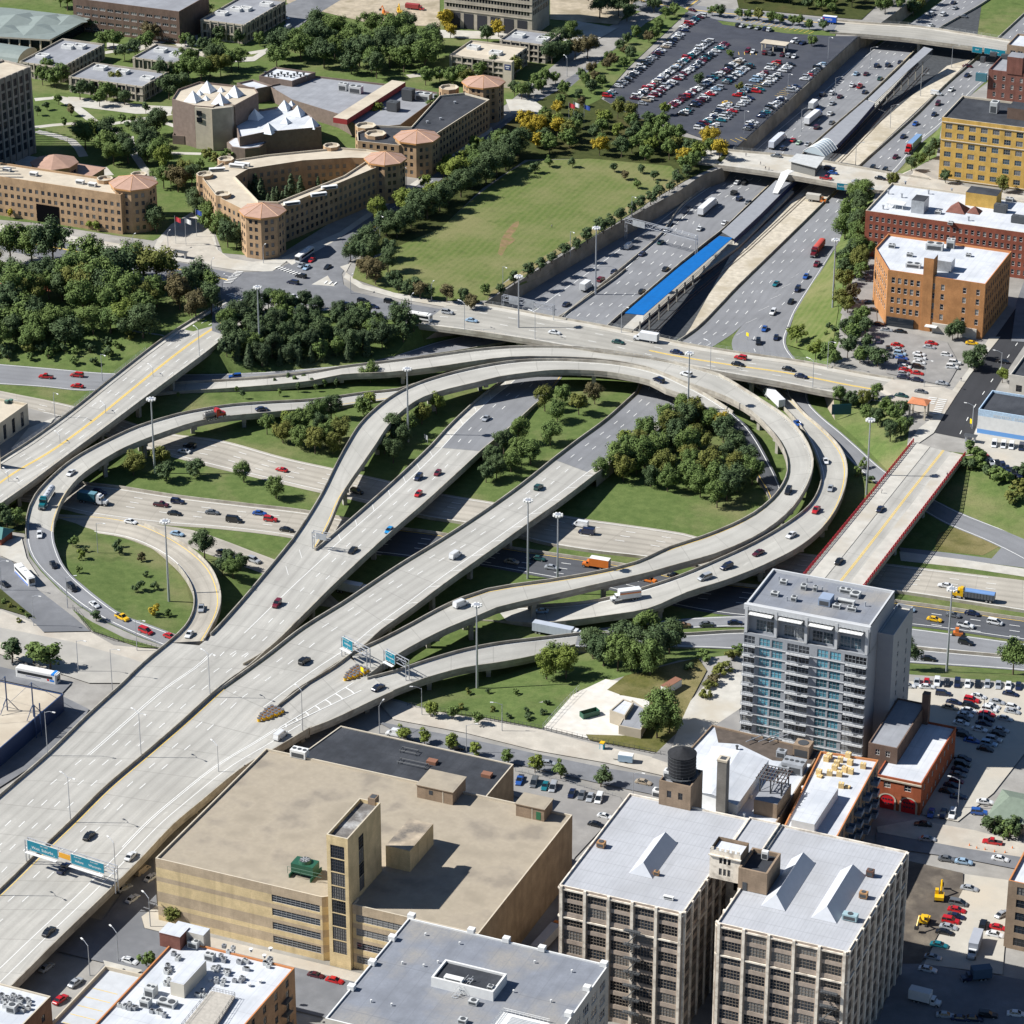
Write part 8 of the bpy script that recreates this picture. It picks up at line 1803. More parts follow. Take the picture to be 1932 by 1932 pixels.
def bus(t,x,y,dr,label,L=12.2,coach=False,base=None,cat='bus'):
 p,tg=spot(t,x,y,1.6); d=head(t,x,y,dr,p,tg); o=thing('coach' if coach else 'city_bus',label,cat,p,atan2(d.y,d.x)); w=M_wht; b=MB(); H=3.4 if coach else 3.0
 b.prism([(-L/2,-1.2),(-L/2+.15,-1.27),(L/2-.5,-1.27),(L/2,-1.0),(L/2,1.0),(L/2-.5,1.27),(-L/2+.15,1.27),(-L/2,1.2)],.35,H,w); b.prism([(-L/2+.25,-1.05),(L/2-.5,-1.05),(L/2-.5,1.05),(-L/2+.25,1.05)],H+.001,H+.16,w)
 if base:b.box((0,0,.42),(L-.9,2.57,.55),base)
 if coach:bl_=paint('coach_blue',(.02,.20,.62),.35); b.box((L/2-1.3,0,H-.3),(1.0,2.6,.48),bl_); b.box((L/2-1.6,0,1.0),(1.5,2.58,.6),bl_); b.box((L/2-2.9,0,1.1),(.7,2.58,.55),paint('coach_red',(.5,.02,.02),.35)); b.box((-1.0,0,1.25),(5.0,2.56,.22),paint('coach_lettering',(.12,.13,.25),.4))
 else:b.box((-L/2+2.4,0,H+.16),(2.2,1.6,.22),w); b.box((-.2,0,H+.16),(1.2,1.2,.15),w)
 b.build('body',o); b=MB()
 for s in(-1,1):b.box((-.4,s*1.275,1.65 if not coach else 1.75),(L-2.0,.03,.9),M_cg)
 b.box((L/2-.0,0,1.2),(.06,1.9,1.5),M_cg); b.box((-L/2-.005,0,1.7),(.04,1.9,1.0),M_cg); b.build('windows',o); wheels(o,(-L*.28,L*.32)if not coach else(-L*.30,-L*.22,L*.32),1.12,.5); return o
O_st=((1.55,.35,paint('stripe_orange',(.62,.20,.03),.4)),(1.95,.16,paint('stripe_red',(.45,.04,.03),.4)))
lorry('E',1605,1435,'+','white box truck with orange and red stripes on the outer ramp',stripes=O_st); lorry('B',1720,1895,(-1,-.17),'plain white box truck on the flat street bridge')
lorry('B',1385,1605,'-','white box truck on the branch road beside the lamp mast',blen=5.0); lorry('E',1440,1255,'-','orange-sided truck half hidden behind the curved ramp',cab='orange',box=(.62,.17,.03),roof=M_wht,blen=6.5)
lorry('C',752,588,'-','white box truck behind the blue tractor truck',blen=6); lorry('I',1655,1490,(-.35,1),'white truck with a grey box roof parked on the pale lane',box=(.34,.36,.40),blen=7.5); lorry('I',1375,1785,(1,.25),'white box truck in the shade at the bottom right',blen=5.5); lorry('I',1665,1655,(-1,.1),'dark blue box truck at the shaded end of the pale lane',cab='navy blue',box=(.05,.09,.14),blen=5)
pt=lorry('C',828,113,(-1,-.1),'white and blue drinks truck with a round red emblem on the far street',box=(.015,.09,.50),roof=M_wht,blen=6.8)
semi('C',158,1158,'-','white semi truck near the retaining wall below the station bridge'); semi('C',550,787,'-','white semi truck with a blue-striped trailer just beyond the station bridge',box=(.55,.58,.64)); semi('C',750,655,'-','blue tractor with a long white trailer far up the expressway',cab='blue')
semi('C',1308,812,'+','red tractor with a blue-topped trailer on the far lanes',cab='red',box=(.40,.45,.52),top=mat('trailer_top_blue',(.16,.27,.45),var=.1)); semi('C',772,1393,'+','red tractor with a red rounded trailer above the sloping lawn',cab='dark red',box=(.36,.05,.04),tl=10.5,kind='dump',top=mat('tarp_red',(.42,.07,.055),var=.12))
semi('F',525,320,'-','white semi trailer truck emerging from under the flat bridge',tl=11); semi('E',1235,1640,'+','silver trailer truck parked between the two lower ramps',box=(.40,.44,.50),tl=13); semi('F',1645,1428,(-1,-.15),'yellow tractor with a grey dump trailer and blue tarpaulin',cab='yellow',box=(.11,.12,.135),tl=9.5,kind='dump',top=mat('tarp_blue',(.13,.24,.46),var=.12))
semi('D',525,890,'+','white tractor pulling a teal box trailer out of the shade',box=(.03,.10,.13),tl=6.5,top=mat('trailer_teal_top',(.10,.22,.27),var=.1)); semi('D',262,882,'+','teal tractor with a polished silver tank trailer on the ramp',cab='teal',box=(.52,.54,.57),tl=9.5,kind='tank'); semi('D',1205,415,'-','red tank truck with a grey tank on the curved ramp',cab='red',box=(.20,.19,.18),tl=4.2,kind='tank')
semi('H',1175,1445,(.9,-1),'grey-roofed trailer truck standing in the alley beside the beige building',cab='orange',box=(.42,.43,.44),tl=12); semi('E',85,1400,'+','white trailer truck in the dark gap under the viaducts',tl=9); lorry('C',765,1112,'+','pale dump truck with an orange hood parked on the gravel strip',cab='orange',box=(.45,.43,.38),blen=6,bh=2.2)
bus('B',430,1775,(-1,-.17),'white city bus crossing towards the junction on the flat bridge approach',base=M_trim); bus('A',1710,1430,(-1,.7),'white city bus with a dark skirt waiting on the avenue',base=paint('bus_blue_skirt',(.02,.05,.18),.4)); bus('D',140,1318,(1,1.05),'white bus with a blue stripe beside the slip road wall',L=12,base=paint('bus_stripe',(.08,.18,.55),.4)); bus('D',215,1882,(1,.2),'white coach with a blue front and dark windows on the station street',L=13.7,coach=True)
m=MB(); m.tube((1.6,-1.29,2.75),(1.6,1.29,2.75),.42,paint('emblem_red',(.55,.03,.03),.4),14); m.build('emblem',pt)
def digger(t,x,y,col,label,rz=0.3):
 p=g(t,x,y); o=thing('excavator',label,'excavator',p,rz); m=cpaint(col); b=MB()
 for s in(-1,1):b.box((0,s*1.0,0),(3.6,.6,.8),M_trim)
 b.build('tracks',o); b=MB(); b.box((-.3,0,.9),(3.0,2.4,.9),m); b.box((.5,.7,1.8),(1.3,.9,1.2),m); b.box((1.16,.7,2.0),(.05,.8,.8),M_cg); b.build('body',o); b=MB(); b.tube((1.0,-.4,1.4),(3.2,-.4,4.2),.28,m,5); b.tube((3.2,-.4,4.2),(5.0,-.4,2.2),.22,m,5); b.box((5.1,-.4,1.3),(.9,1.0,.9),M_trim); b.build('arm',o)
digger('B',255,88,'orange','orange excavator on the far demolition ground',2.6); digger('B',335,78,'yellow','yellow excavator on the far demolition ground',2.2); digger('I',1455,1235,'yellow','yellow loader at the top of the shaded building pit',1.8); digger('I',1370,1370,'yellow','yellow excavator lower in the shaded building pit',-1.6)
lorry('B',420,38,(1,.1),'red tipper truck on the far demolition ground',cab='red',box=(.30,.05,.05),blen=7,bh=2)
p=g('F',1560,1668); o=thing('road_roller','orange construction machine standing on the roadworks strip','machine',p,.2); m=cpaint('orange'); b=MB(); b.box((0,0,.7),(3,1.6,1.1),m); b.box((-.3,0,1.8),(1.1,1.3,1.3),m); b.build('body',o); b=MB(); b.tube((1.6,-.9,.7),(1.6,.9,.7),.7,M_trim,12); b.tube((-1.3,-.9,.6),(-1.3,.9,.6),.6,M_tyre,12); b.build('roller',o)
# -- station, signs, lamps and small things
def strip(root,name,L,R_,zs,m,th=.25,fascia=None,fh=1.6):
 """a roof between two pixel lines; zs: heights at its stations"""
 b=MB(); a=[W(w[0],*map(float,w[1:].split(',')),z)for w,z in zip(L.split(),zs)]; c=[W(w[0],*map(float,w[1:].split(',')),z)for w,z in zip(R_.split(),zs)]; dn=V((0,0,th))
 for i in range(len(a)-1):
  p,q,r,s=a[i],c[i],c[i+1],a[i+1]; b.face([p,q,r,s],m); b.face([s-dn,r-dn,q-dn,p-dn],m); b.face([p-dn,p,s,s-dn],m); b.face([q,q-dn,r-dn,r],m)
 for i in(0,-1):b.face([a[i],a[i]-dn,c[i]-dn,c[i]],m)
 o=b.build(name,root)
 if fascia:
  f=MB(); u=V((0,0,fh))
  for q,r in zip(c,c[1:]):f.face([q-dn*1.02,r-dn*1.02,r-u,q-u],fascia); f.face([q-u,r-u,r-dn*1.02,q-dn*1.02],fascia)
  f.build('side_screen',root)
 return a,c
M_blue=mat('roof_bright_blue',(.004,.125,.40),rough=.5,var=.12,scale=.5,seam=4.0); M_can=mat('canopy_grey',(.25,.26,.28),var=.1,scale=.4); M_bf=paint('fascia_deep_blue',(.008,.03,.16),.5); M_mesh=paint('steel_mesh_grey',(.14,.15,.165),.6)
st=thing('station_canopy','long grey platform canopy below the pale station bridge','canopy'); a,c=strip(st,'roof','C235,1300 C380,1165 C520,1030 C640,915','C305,1340 C450,1205 C600,1055 C730,935',(-2.2,)*4,M_can,fascia=M_bf,fh=2.4)
sp=thing('station_ramp','bright blue roofed passenger ramp climbing to the flat street bridge','covered ramp'); a,c=strip(sp,'roof','B1600,1758 B1760,1620 B1909,1495 C220,1325','B1705,1768 B1870,1625 B2010,1505 C295,1335',(3.6,2.2,.2,-1.9),M_blue)
m=MB()
for i in range(len(c)-1):
 q,r=c[i],c[i+1]
 for z in(1.5,2.2,2.9):m.tube(q-V((0,0,z)),r-V((0,0,z)),.1,M_mesh,4)
 k=int((r-q).length/1.2)
 for j in range(k+1):w=q.lerp(r,j/k); m.tube(w-V((0,0,.2)),w-V((0,0,3)),.06,M_mesh,4)
m.build('side_truss',sp)
for i in range(9):
 j=i/8*2.6; k=int(j); q=c[k].lerp(c[k+1],j-k); m=MB(); m.box((q.x-1.4,q.y,-6.4),(.5,.5,q.z+3.5),M_pier); m.build('post',sp)
s2=thing('station_canopy','long grey platform canopy beyond the arched station roof','canopy'); strip(s2,'roof','C765,805 C900,685 C1045,560','C880,815 C990,700 C1095,578',(-2.2,)*3,M_can,fascia=M_bf,fh=2.4)
s3=thing('station_ramp','dark covered passenger ramp climbing to the farthest bridge','covered ramp'); a,c=strip(s3,'roof','C1055,555 C1230,390 C1370,262','C1095,572 C1275,402 C1420,275',(-2,1.2,4.2),M_can)
m=MB()
for i in range(2):
 for z in(1,2,3):m.tube(c[i]-V((0,0,z)),c[i+1]-V((0,0,z)),.1,M_mesh,4)
 for j in range(16):w=c[i].lerp(c[i+1],j/16); m.tube(w,w-V((0,0,3)),.05,M_mesh,4)
m.build('side_truss',s3)
for i in range(8):q=c[0].lerp(c[2],i/8); m=MB(); m.box((q.x-1.2,q.y,-6.4),(.4,.4,max(.5,q.z+3.4)),M_pier); m.build('post',s3)
sh=thing('station_house','station house with an arched glass roof on the pale station bridge','station house',W('C',720,950,.5)); a,b_,c_=q0('C612,905 C765,942 C812,882',5.0)
m=MB(); P_=[tuple(W('C',*k,5).xy)for k in((610,902),(768,942),(815,882),(655,862))]; m.prism(P_,4.7,5.0,M_ac,M_ac,True); off(sh,m,'flat_roof'); m=MB(); cc=V((sum(p[0]for p in P_)/4,sum(p[1]for p in P_)/4)); m.prism([tuple(cc+(V(p)-cc)*.85)for p in P_],.4,4.7,G_blue); off(sh,m,'glass_wall')
e0,e1,e2,e3=(W('C',*k,2.5)for k in((690,850),(815,880),(885,835),(775,800))); gv=glass('vault_glass',(.28,.33,.36)); m=MB(); n=8
for i in range(n):
 t0,t1=i/n,(i+1)/n; u0,u1=V((0,0,3.2*sin(pi*t0))),V((0,0,3.2*sin(pi*t1))); m.face([e0.lerp(e1,t0)+u0,e0.lerp(e1,t1)+u1,e3.lerp(e2,t1)+u1,e3.lerp(e2,t0)+u0],gv)
 m.face([e0.lerp(e1,t0),e0.lerp(e1,t1),e0.lerp(e1,t1)+u1,e0.lerp(e1,t0)+u0],gv)
for k in range(7):
 p,q=e0.lerp(e3,k/6),e1.lerp(e2,k/6)
 for i in range(n):t0,t1=i/n,(i+1)/n; m.tube(p.lerp(q,t0)+V((0,0,3.25*sin(pi*t0))),p.lerp(q,t1)+V((0,0,3.25*sin(pi*t1))),.12,M_wht,4)
off(sh,m,'arched_roof'); strip(thing('station_stair','white roofed stair from the pale station bridge down to the platform','covered stair'),'roof','C520,1082 C568,968 C605,952','C550,1085 C612,975 C640,960',(-1.6,2.2,3.6),M_wht)
m=MB(); ps=q0('B1590,1840 B1740,1700 C20,1530 C280,1350 C600,1060 C640,1075 C330,1385 C60,1580 B1780,1740 B1650,1850',-5.4); m.prism([tuple(p.xy)for p in ps],-6.4,-5.4,M_pave); tag(m.build('platform',None),'pale concrete railway platform below the blue roof','platform')
m=MB(); ps=q0('C760,815 C1050,570 C1290,330 C1330,345 C1110,590 C880,830',-5.4); m.prism([tuple(p.xy)for p in ps],-6.4,-5.4,M_pave); tag(m.build('platform',None),'pale concrete railway platform beyond the station bridge','platform')
for u in(0,14,46,60):
 m=MB(); rp=[W('C',x+u*1.0,y+u*.42,-6.3)for x,y in((-250,1895),(0,1652),(330,1378),(640,1090),(880,850),(1110,610),(1340,360))]
 for p,q in zip(rp,rp[1:]):m.tube(p,q,.12,paint('rail_rust',(.16,.09,.06),.6),4)
 m.build('rail',kind='structure')
GREEN=paint('sign_green',(.0,.16,.23),.45); ORG=paint('sign_orange',(.62,.30,.02),.5); SG=paint('gantry_steel',(.42,.44,.47),.4,.4)
def gantry(p0,p1,z,h,label,panels=(),legs=(1,1),back=False):
 o=thing('sign_gantry',label,'gantry',(p0+p1)/2); d=(p1-p0).normalized(); n=V((d.y,-d.x,0)); q=V(o.location)
 def T(u,dep,zz):return p0+d*u+n*dep+V((0,0,zz))-q
 L=(p1-p0).length; m=MB()
 for a in(0,-1.3):
  for zz in(h,h+1.9):m.tube(T(0,a,zz),T(L,a,zz),.13,SG,5)
 k=max(2,int(L/2))
 for i in range(k):
  for a in(0,-1.3):m.tube(T(L*i/k,a,h+1.9*(i%2)),T(L*(i+1)/k,a,h+1.9*((i+1)%2)),.07,SG,4)
 m.build('truss',o)
 for u,on in((0,legs[0]),(L,legs[1])):
  if on:
   m=MB()
   for a in(0,-1.3):m.tube(T(u,a,-.2),T(u,a,h+2),.16,SG,6)
   for zz in(2,4,6):m.tube(T(u,0,zz-1),T(u,-1.3,zz),.06,SG,4)
   m.build('leg',o)
 for u,w,zh,col,txt in panels:
  m=MB(); c=T(u+w/2,.35,h+.95); mm={'g':GREEN,'o':ORG,'b':M_metal}[col]; ang=atan2(d.y,d.x); m.box((c.x,c.y,c.z-zh/2),(w,.12,zh),M_wht if col=='g' else mm,ang)
  if col=='g':m.box((c.x+n.x*.03,c.y+n.y*.03,c.z-zh/2+.08),(w-.16,.12,zh-.16),mm,ang)
  s=m.build('sign_panel',o)
  for tx,ty,sz,word in txt:
   k=c+d*tx+n*.11+V((0,0,ty)); ttxt(o,word,sz,k,(pi/2,0,ang),M_wht)
  if col=='g':m=MB(); c2=c-V((0,0,zh/2+.35))+n*.8; m.box(tuple(c2),(w,1.0,.12),M_wht,ang); m.build('walkway',o)
 return o
TXT={}
def ttxt(root,s,size,loc,rot,m):
 k=(s,size,m.name)
 if k not in TXT:
  c=bpy.data.curves.new('lettering','FONT'); c.body=s; c.size=size; c.align_x='CENTER'; c.align_y='CENTER'; c.extrude=.01; t=bpy.data.objects.new('t',c); COL.objects.link(t); TXT[k]=bpy.data.meshes.new_from_object(t.evaluated_get(bpy.context.evaluated_depsgraph_get())); bpy.data.objects.remove(t); TXT[k].materials.clear(); TXT[k].materials.append(m)
 o=ob('lettering',TXT[k],root,loc); o.rotation_euler=rot; return o
p0,p1=W('G',150,1035,6),W('G',650,1195,6)
sc=(p1-p0).length/27
gantry(p0,p1,6,5.6,'wide sign gantry with two green boards and an orange one over the near viaduct',((.9*sc,9.4*sc,3.0,'g',((0,-.35,1.15,'West  Suburbs'),(.6,.8,.55,'290  WEST'),(-3.8,-1.05,.6,'V'),(3.8,-1.05,.6,'V'))),(10.6*sc,3.4*sc,1.5,'o',()),(14.2*sc,10*sc,3.0,'g',((-2.6,-.3,.95,'Indiana'),(2.4,-.3,.95,'Wisconsin'),(-3,.85,.5,'90 94 EAST'),(2.2,.85,.5,'90 94 WEST')))))
p0,p1=W('E',10,1775,4.4),W('E',152,1850,4.4); gantry(p0,p1,4.4,4.5,'first sign gantry above the upper yellow barrels, its green board reading Indiana',((1.0,4.6,3.3,'g',((0,-.1,.95,'Indiana'),(-.6,1.0,.5,'90  94  EAST'),(0,-1.2,.6,'V'))),))
p0,p1=W('E',248,1850,3.6),W('E',370,1915,3.6); gantry(p0,p1,3.6,4.5,'second sign gantry by the climbing ramp, its green board reading Wisconsin',((1.2,4.2,3.3,'g',((0,-.1,.8,'Wisconsin'),(-.4,1.0,.5,'90  94  WEST'),(0,-1.2,.6,'V'))),))
p0,p1=W('D',1755,1172,1.6),W('D',1850,1190,1.6); gantry(p0,p1,1.6,4,'small white-backed cantilever sign at the left viaduct nose',((1.6,3.6,2,'b',()),),(1,0))
p0,p1=W('B',910,1790,-6.4),W('B',1195,1850,-6.4); gantry(p0,p1,-6.4,7.6,'truss gantry showing blank sign backs beside the flat bridge',((3.2,4,3,'b',()),(10,4,3,'b',())))
p0,p1=W('B',1600,1345,-6.4),W('B',1995,1450,-6.4); gantry(p0,p1,-6.4,7.4,'long truss gantry across the sunken expressway before the blue roof',((4,6,2.6,'b',()),))
def hung(label,s0,s1,z,hh,word):
 a,b_=q0(s0,z)[0],q0(s1,z)[0]; d=(b_-a).normalized(); n=V((d.y,-d.x,0)); o=thing('road_sign',label,'sign',(a+b_)/2+n*1.2); m=MB(); L=(b_-a).length; m.box((0,0,-hh/2),(L,.12,hh),M_wht,atan2(d.y,d.x)); m.box((n.x*.03,n.y*.03,-hh/2+.08),(L-.16,.12,hh-.16),GREEN,atan2(d.y,d.x)); m.build('panel',o); ttxt(o,word,.95,n*.1+V((0,0,.1)),(pi/2,0,atan2(d.y,d.x)),M_wht)
hung('long green road sign hung on the pale station bridge','C885,1040','C1012,1055',.3,3,'Racine Ave   Taylor St'); hung('short green road sign hung on the pale station bridge','C1022,1060','C1097,1072',.2,3,'Morgan St'); hung('short green road sign hung on the farthest bridge','C1645,272','C1702,280',.3,3,'EXIT'); hung('long green road sign hung on the farthest bridge','C1714,280','C1832,298',.3,3,'Racine Ave')
def board(label,t,x,y,w,h,m,up=2.2,face=(-.6,-1),dz=0,n='road_sign',k=2):
 p=onto(t,x,y)[0]; o=thing(n,label,'sign',p,atan2(face[0],-face[1])); b=MB(); b.box((0,0,up),(w,.1,h),m); b.build('panel',o)
 for s in((-1,1)if k==2 else(0,)):b=MB(); b.tube((s*w*.35,.1,-.1),(s*w*.35,.1,up+h*.8),.09,SG,5); b.build('post',o)
board('dark green road sign on the bank below the tile-roofed gazebo','F',905,440,7,4,paint('sign_dark_green',(.0,.07,.10),.5),1.5,(.5,-1)); board('white road sign on the rim of the inner curved ramp','E',1790,288,4.6,2.6,M_wht,.8); board('white road sign beside the right viaduct and the dense grove','E',1878,460,4,2.4,M_wht,2); board('yellow double arrow sign behind the upper yellow barrels','E',125,1888,1.5,1.5,paint('sign_yellow',(.75,.58,.01),.5),1.4); board('yellow diamond warning sign at the exit road fork','C',378,1910,1.4,1.4,MATS['sign_yellow'],1.6,k=1); board('grey sign back on the left strip by the tall mast','E',484,575,2.0,1.6,M_metal,1.2); board('yellow warning plate beside the slip road under the flat bridge','F',588,300,1.3,1.3,MATS['sign_yellow'],1.5,k=1); board('yellow street sign at the black asphalt corner','F',1632,490,.9,1.8,MATS['sign_yellow'],1.4,k=1)
m=MB(); bs=bpy.data.objects['painted_shop']; q=bs.location
ttxt(bs,'PRINTERS  SUPPLY',1.5,V((-2,R3(9.2,'F1680,382 F1975,442 F1745,280')[1]-q.y-.04,7.5)),(pi/2,0,0),M_wht)
def copyof(src,loc,rz,label):
 r=src.copy(); COL.objects.link(r); r.location=loc; r.rotation_euler=(0,0,rz); r['label']=label
 for ch in src.children:c=ch.copy(); COL.objects.link(c); c.parent=r
 return r
mast=None
for t,x,y,lb in(('D',870,748,'on the long lawn between the expressway roads'),('D',950,1468,'on the small loop lawn'),('E',383,572,'between the inner ramp and left viaduct'),('E',1221,1425,'behind the curved ramp, the taller of a pair'),('E',1055,1340,'beside the dark lanes, left of a pair'),('H',770,45,'on the fenced grass by the near ramp'),('D',1460,95,'in front of the wooded slope'),('E',1003,30,'at the left end of the flat bridge'),('B',1435,1655,'on the wedge between expressway and branch road'),('C',857,1730,'on the sloping lawn by the exit road'),('F',43,480,'at the top of the dense grove'),('F',1047,870,'beside the red-railed bridge'),('F',1497,1862,'right of the glass tower')):
 p=g(t,x,y); l='tall floodlight mast '+lb
 if mast is None:
  mast=thing('light_mast',l,'light mast',p,group='tall floodlight masts round the interchange'); m=MB(); m.tube((0,0,0),(0,0,28),.42,SG,8,.2); m.build('pole',mast); m=MB(); m.cyl((0,0,27.6),.9,.35,SG,10); m.build('ring',mast)
  for k in range(8):m=MB(); a=k*pi/4; m.box((1.25*cos(a),1.25*sin(a),27.3),(.75,.6,.55),M_wht,a); m.build('lamp',mast)
 else:copyof(mast,p,0,l)
LAMP={}
def lamps(where,txt,two=0,h=10.5,arm=2.6,a0=None):
 for i,w in enumerate(txt.split()):
  t=w[0]; x,y,rz=(float(k)for k in w[1:].split(',')); p,tg,R=onto(t,x,y); key=(two,h)
  l=f'{ORD[i]} {"twin-armed " if two else ""}street lamp {where}'
  if key not in LAMP:
   o=thing('street_lamp',l,'street lamp',p,radians(rz),group='street lamps'); m=MB(); m.tube((0,0,0),(0,0,h),.14,SG,6,.09); m.build('pole',o)
   for s in((1,-1)if two else(1,)):
    m=MB(); m.tube((0,0,h-.2),(s*arm*.6,0,h+.45),.06,SG,5); m.tube((s*arm*.6,0,h+.45),(s*arm,0,h+.5),.06,SG,5); m.build('arm',o); m=MB(); m.box((s*(arm+.35),0,h+.38),(.95,.36,.2),M_wht); m.build('lamp_head',o)
   LAMP[key]=o
  else:copyof(LAMP[key],p,radians(rz),l)
lamps('on the viaduct median wall, from the nearest','G-20,1210,-20 G397,798,-20 G793,432,-20 G1180,92,-20',1,14,2.4)
lamps('on the near viaduct parapet, from the nearest','G655,1170,150 G1232,615,150 G1700,300,150',0,14)
lamps('on the far viaduct parapet, from the nearest','G268,425,0 D632,1975,0',0,14)
lamps('along the yellow-lined bridge, from the left edge','D55,900,150 D345,690,150 D600,520,150 D865,305,150 D1120,90,150 D575,230,-30 D310,450,-30',0)
lamps('along the flat bridge, from its left end','B700,1850,160 B1095,1905,160 B1200,1800,-20 B1580,1870,-20 F170,165,160 F745,270,160 F828,160,-20 F1370,265,-20',0)
lamps('along the sunken expressway wall, from the flat bridge','B915,1640,-40 B1293,1440,-40 B1638,1240,-40 C360,750,-40 C605,540,-40 C832,330,-40',0)
lamps('on the gravel strip, from the near end','C985,935,20 C1180,720,20 C1350,540,20 C1525,380,20 C680,740,20 C870,560,20 C1065,390,20',0)
lamps('along the avenue, from the junction','B225,1330,-40 B375,1060,140 B465,980,140 B650,850,140 B765,760,140 B900,680,140 B1275,430,140',0,9)
lamps('around the bus streets, from the left edge','D10,1410,0 D190,1610,0 D440,1865,0 D770,1750,0 D380,1505,30 D550,1195,0',0)
lamps('along the street beyond the car park, from the viaduct','H222,300,90 H460,200,200 H710,410,20 H910,290,200 H1645,680,0 G665,1585,150 G505,1660,150 G845,1390,150',0,9)
lamps('at the shaded streets by the fire station','I1700,250,180 F1640,500,180 F1800,200,180 I1560,720,180',0,9)
lamps('around the avenue junction, from the left','A750,1420,90 A945,1400,90 A1190,1560,90 A1250,1650,90 A1480,1480,90 B60,1650,90 B400,1760,90 B515,1690,90',0,7,1.6)
yb_=paint('barrel_yellow',(.72,.42,.01),.5)
for t,x,y,dx,dy,lb in(('E',30,1912,95,-58,'yellow barrel with a black lid in the upper cluster at the ramp fork'),('G',1455,232,105,-62,'yellow barrel with a black lid in the lower cluster at the viaduct fork')):
 m=MB(); m.cyl((0,0,0),.5,1.0,yb_,10,.58); m.cyl((0,0,1.0),.6,.12,paint('barrel_lid',(.11,.11,.12),.7),10); me=m.mesh('crash_barrel'); a=onto(t,x,y)[0]; b_=onto(t,x+dx,y+dy)[0]; d=(b_-a).normalized(); n=V((d.y,-d.x,0)); L=(b_-a).length
 for r in range(7):
  for c in range(min(1+r//2+(r>0),4)):tag(ob('crash_barrel',me,None,a+d*(r*1.35)+n*((c-(min(1+r//2+(r>0),4)-1)/2)*1.3)),lb,'barrel',lb)
m=MB(); m.cyl((0,0,0),.32,.06,M_trim,4); m.cyl((0,0,.06),.25,.9,paint('cone_orange',(.7,.18,.02),.5),8,.05); me=m.mesh('traffic_cone'); lb='orange traffic cone at the kerb works by the red pickup'
for x,y in((1625,935),(1666,950),(1712,958),(1766,970),(1825,975),(1866,950)):tag(ob('traffic_cone',me,None,g('I',x,y)+V((0,0,.05))),lb,'cone',lb)
pm_,t_,b_=nodes('person_clothes'); z=t_.nodes.new('ShaderNodeSeparateXYZ'); tc=t_.nodes.new('ShaderNodeTexCoord'); t_.links.new(tc.outputs['Object'],z.inputs[0]); oi=t_.nodes.new('ShaderNodeObjectInfo')
sh_=mixc(t_,oi.outputs['Random'],(.03,.04,.08),(.45,.42,.4)); cx_=mixc(t_,ramp(t_,z.outputs[2],.88,.9),(.03,.035,.06),sh_); cx_=mixc(t_,ramp(t_,z.outputs[2],1.46,1.47),cx_,(.36,.22,.15)); cx_=mixc(t_,ramp(t_,z.outputs[2],1.66,1.67),cx_,(.03,.02,.015)); t_.links.new(cx_,b_.inputs['Base Color'])
vs=[(0,0,.95),(0,0,1.2),(0,0,1.42),(.0,0,1.55),(.02,0,1.66),(.05,.1,.88),(.16,.1,.48),(.1,.1,.06),(-.05,-.1,.88),(-.1,-.1,.48),(-.24,-.1,.1),(.0,.21,1.38),(-.08,.27,1.1),(.02,.27,.86),(0,-.21,1.38),(.1,-.27,1.1),(.22,-.26,.9),(.24,.1,.04),(-.1,-.1,.03)]
es=[(0,1),(1,2),(2,3),(3,4),(0,5),(5,6),(6,7),(0,8),(8,9),(9,10),(2,11),(11,12),(12,13),(2,14),(14,15),(15,16),(7,17),(10,18)]; rd=[.15,.15,.16,.065,.11,.095,.065,.05,.095,.065,.05,.065,.05,.035,.065,.05,.035,.04,.04]
me=bpy.data.meshes.new('person'); me.from_pydata(vs,es,[]); o=bpy.data.objects.new('t',me); COL.objects.link(o); o.modifiers.new('s','SKIN');
for v,r in zip(me.skin_vertices[0].data,rd):v.radius=(r,r)
me.skin_vertices[0].data[0].use_root=True; o.modifiers.new('u','SUBSURF').levels=1
pme=bpy.data.meshes.new_from_object(o.evaluated_get(bpy.context.evaluated_depsgraph_get())); bpy.data.objects.remove(o); pme.materials.clear(); pme.materials.append(pm_)
for t,x,y,lb in(('F',1132,862,'person in dark clothes walking on the red-railed bridge near a cone'),('F',1500,770,'person in dark clothes by the far railing of the red-railed bridge'),('B',1190,1283,'person in a pale top alone on the playing field'),('C',370,880,'person walking at the far kerb of the pale station bridge'),('C',452,928,'person walking alone in the middle of the pale station bridge'),('C',480,955,'left of two people walking together on the station bridge'),('C',500,958,'right of two people walking together on the station bridge'),('B',1580,1850,'person waiting at the station entrance on the flat bridge'),('F',1578,235,'person walking on the pavement beside the black asphalt'),('A',378,800,'person on the campus path behind the long hall')):tag(ob('person',pme,None,onto(t,x,y)[0]+V((0,0,.14)),x),lb,'person')
fl=[paint('flag_red',(.45,.03,.04),.7),M_wht,paint('flag_blue',(.03,.07,.30),.7)]
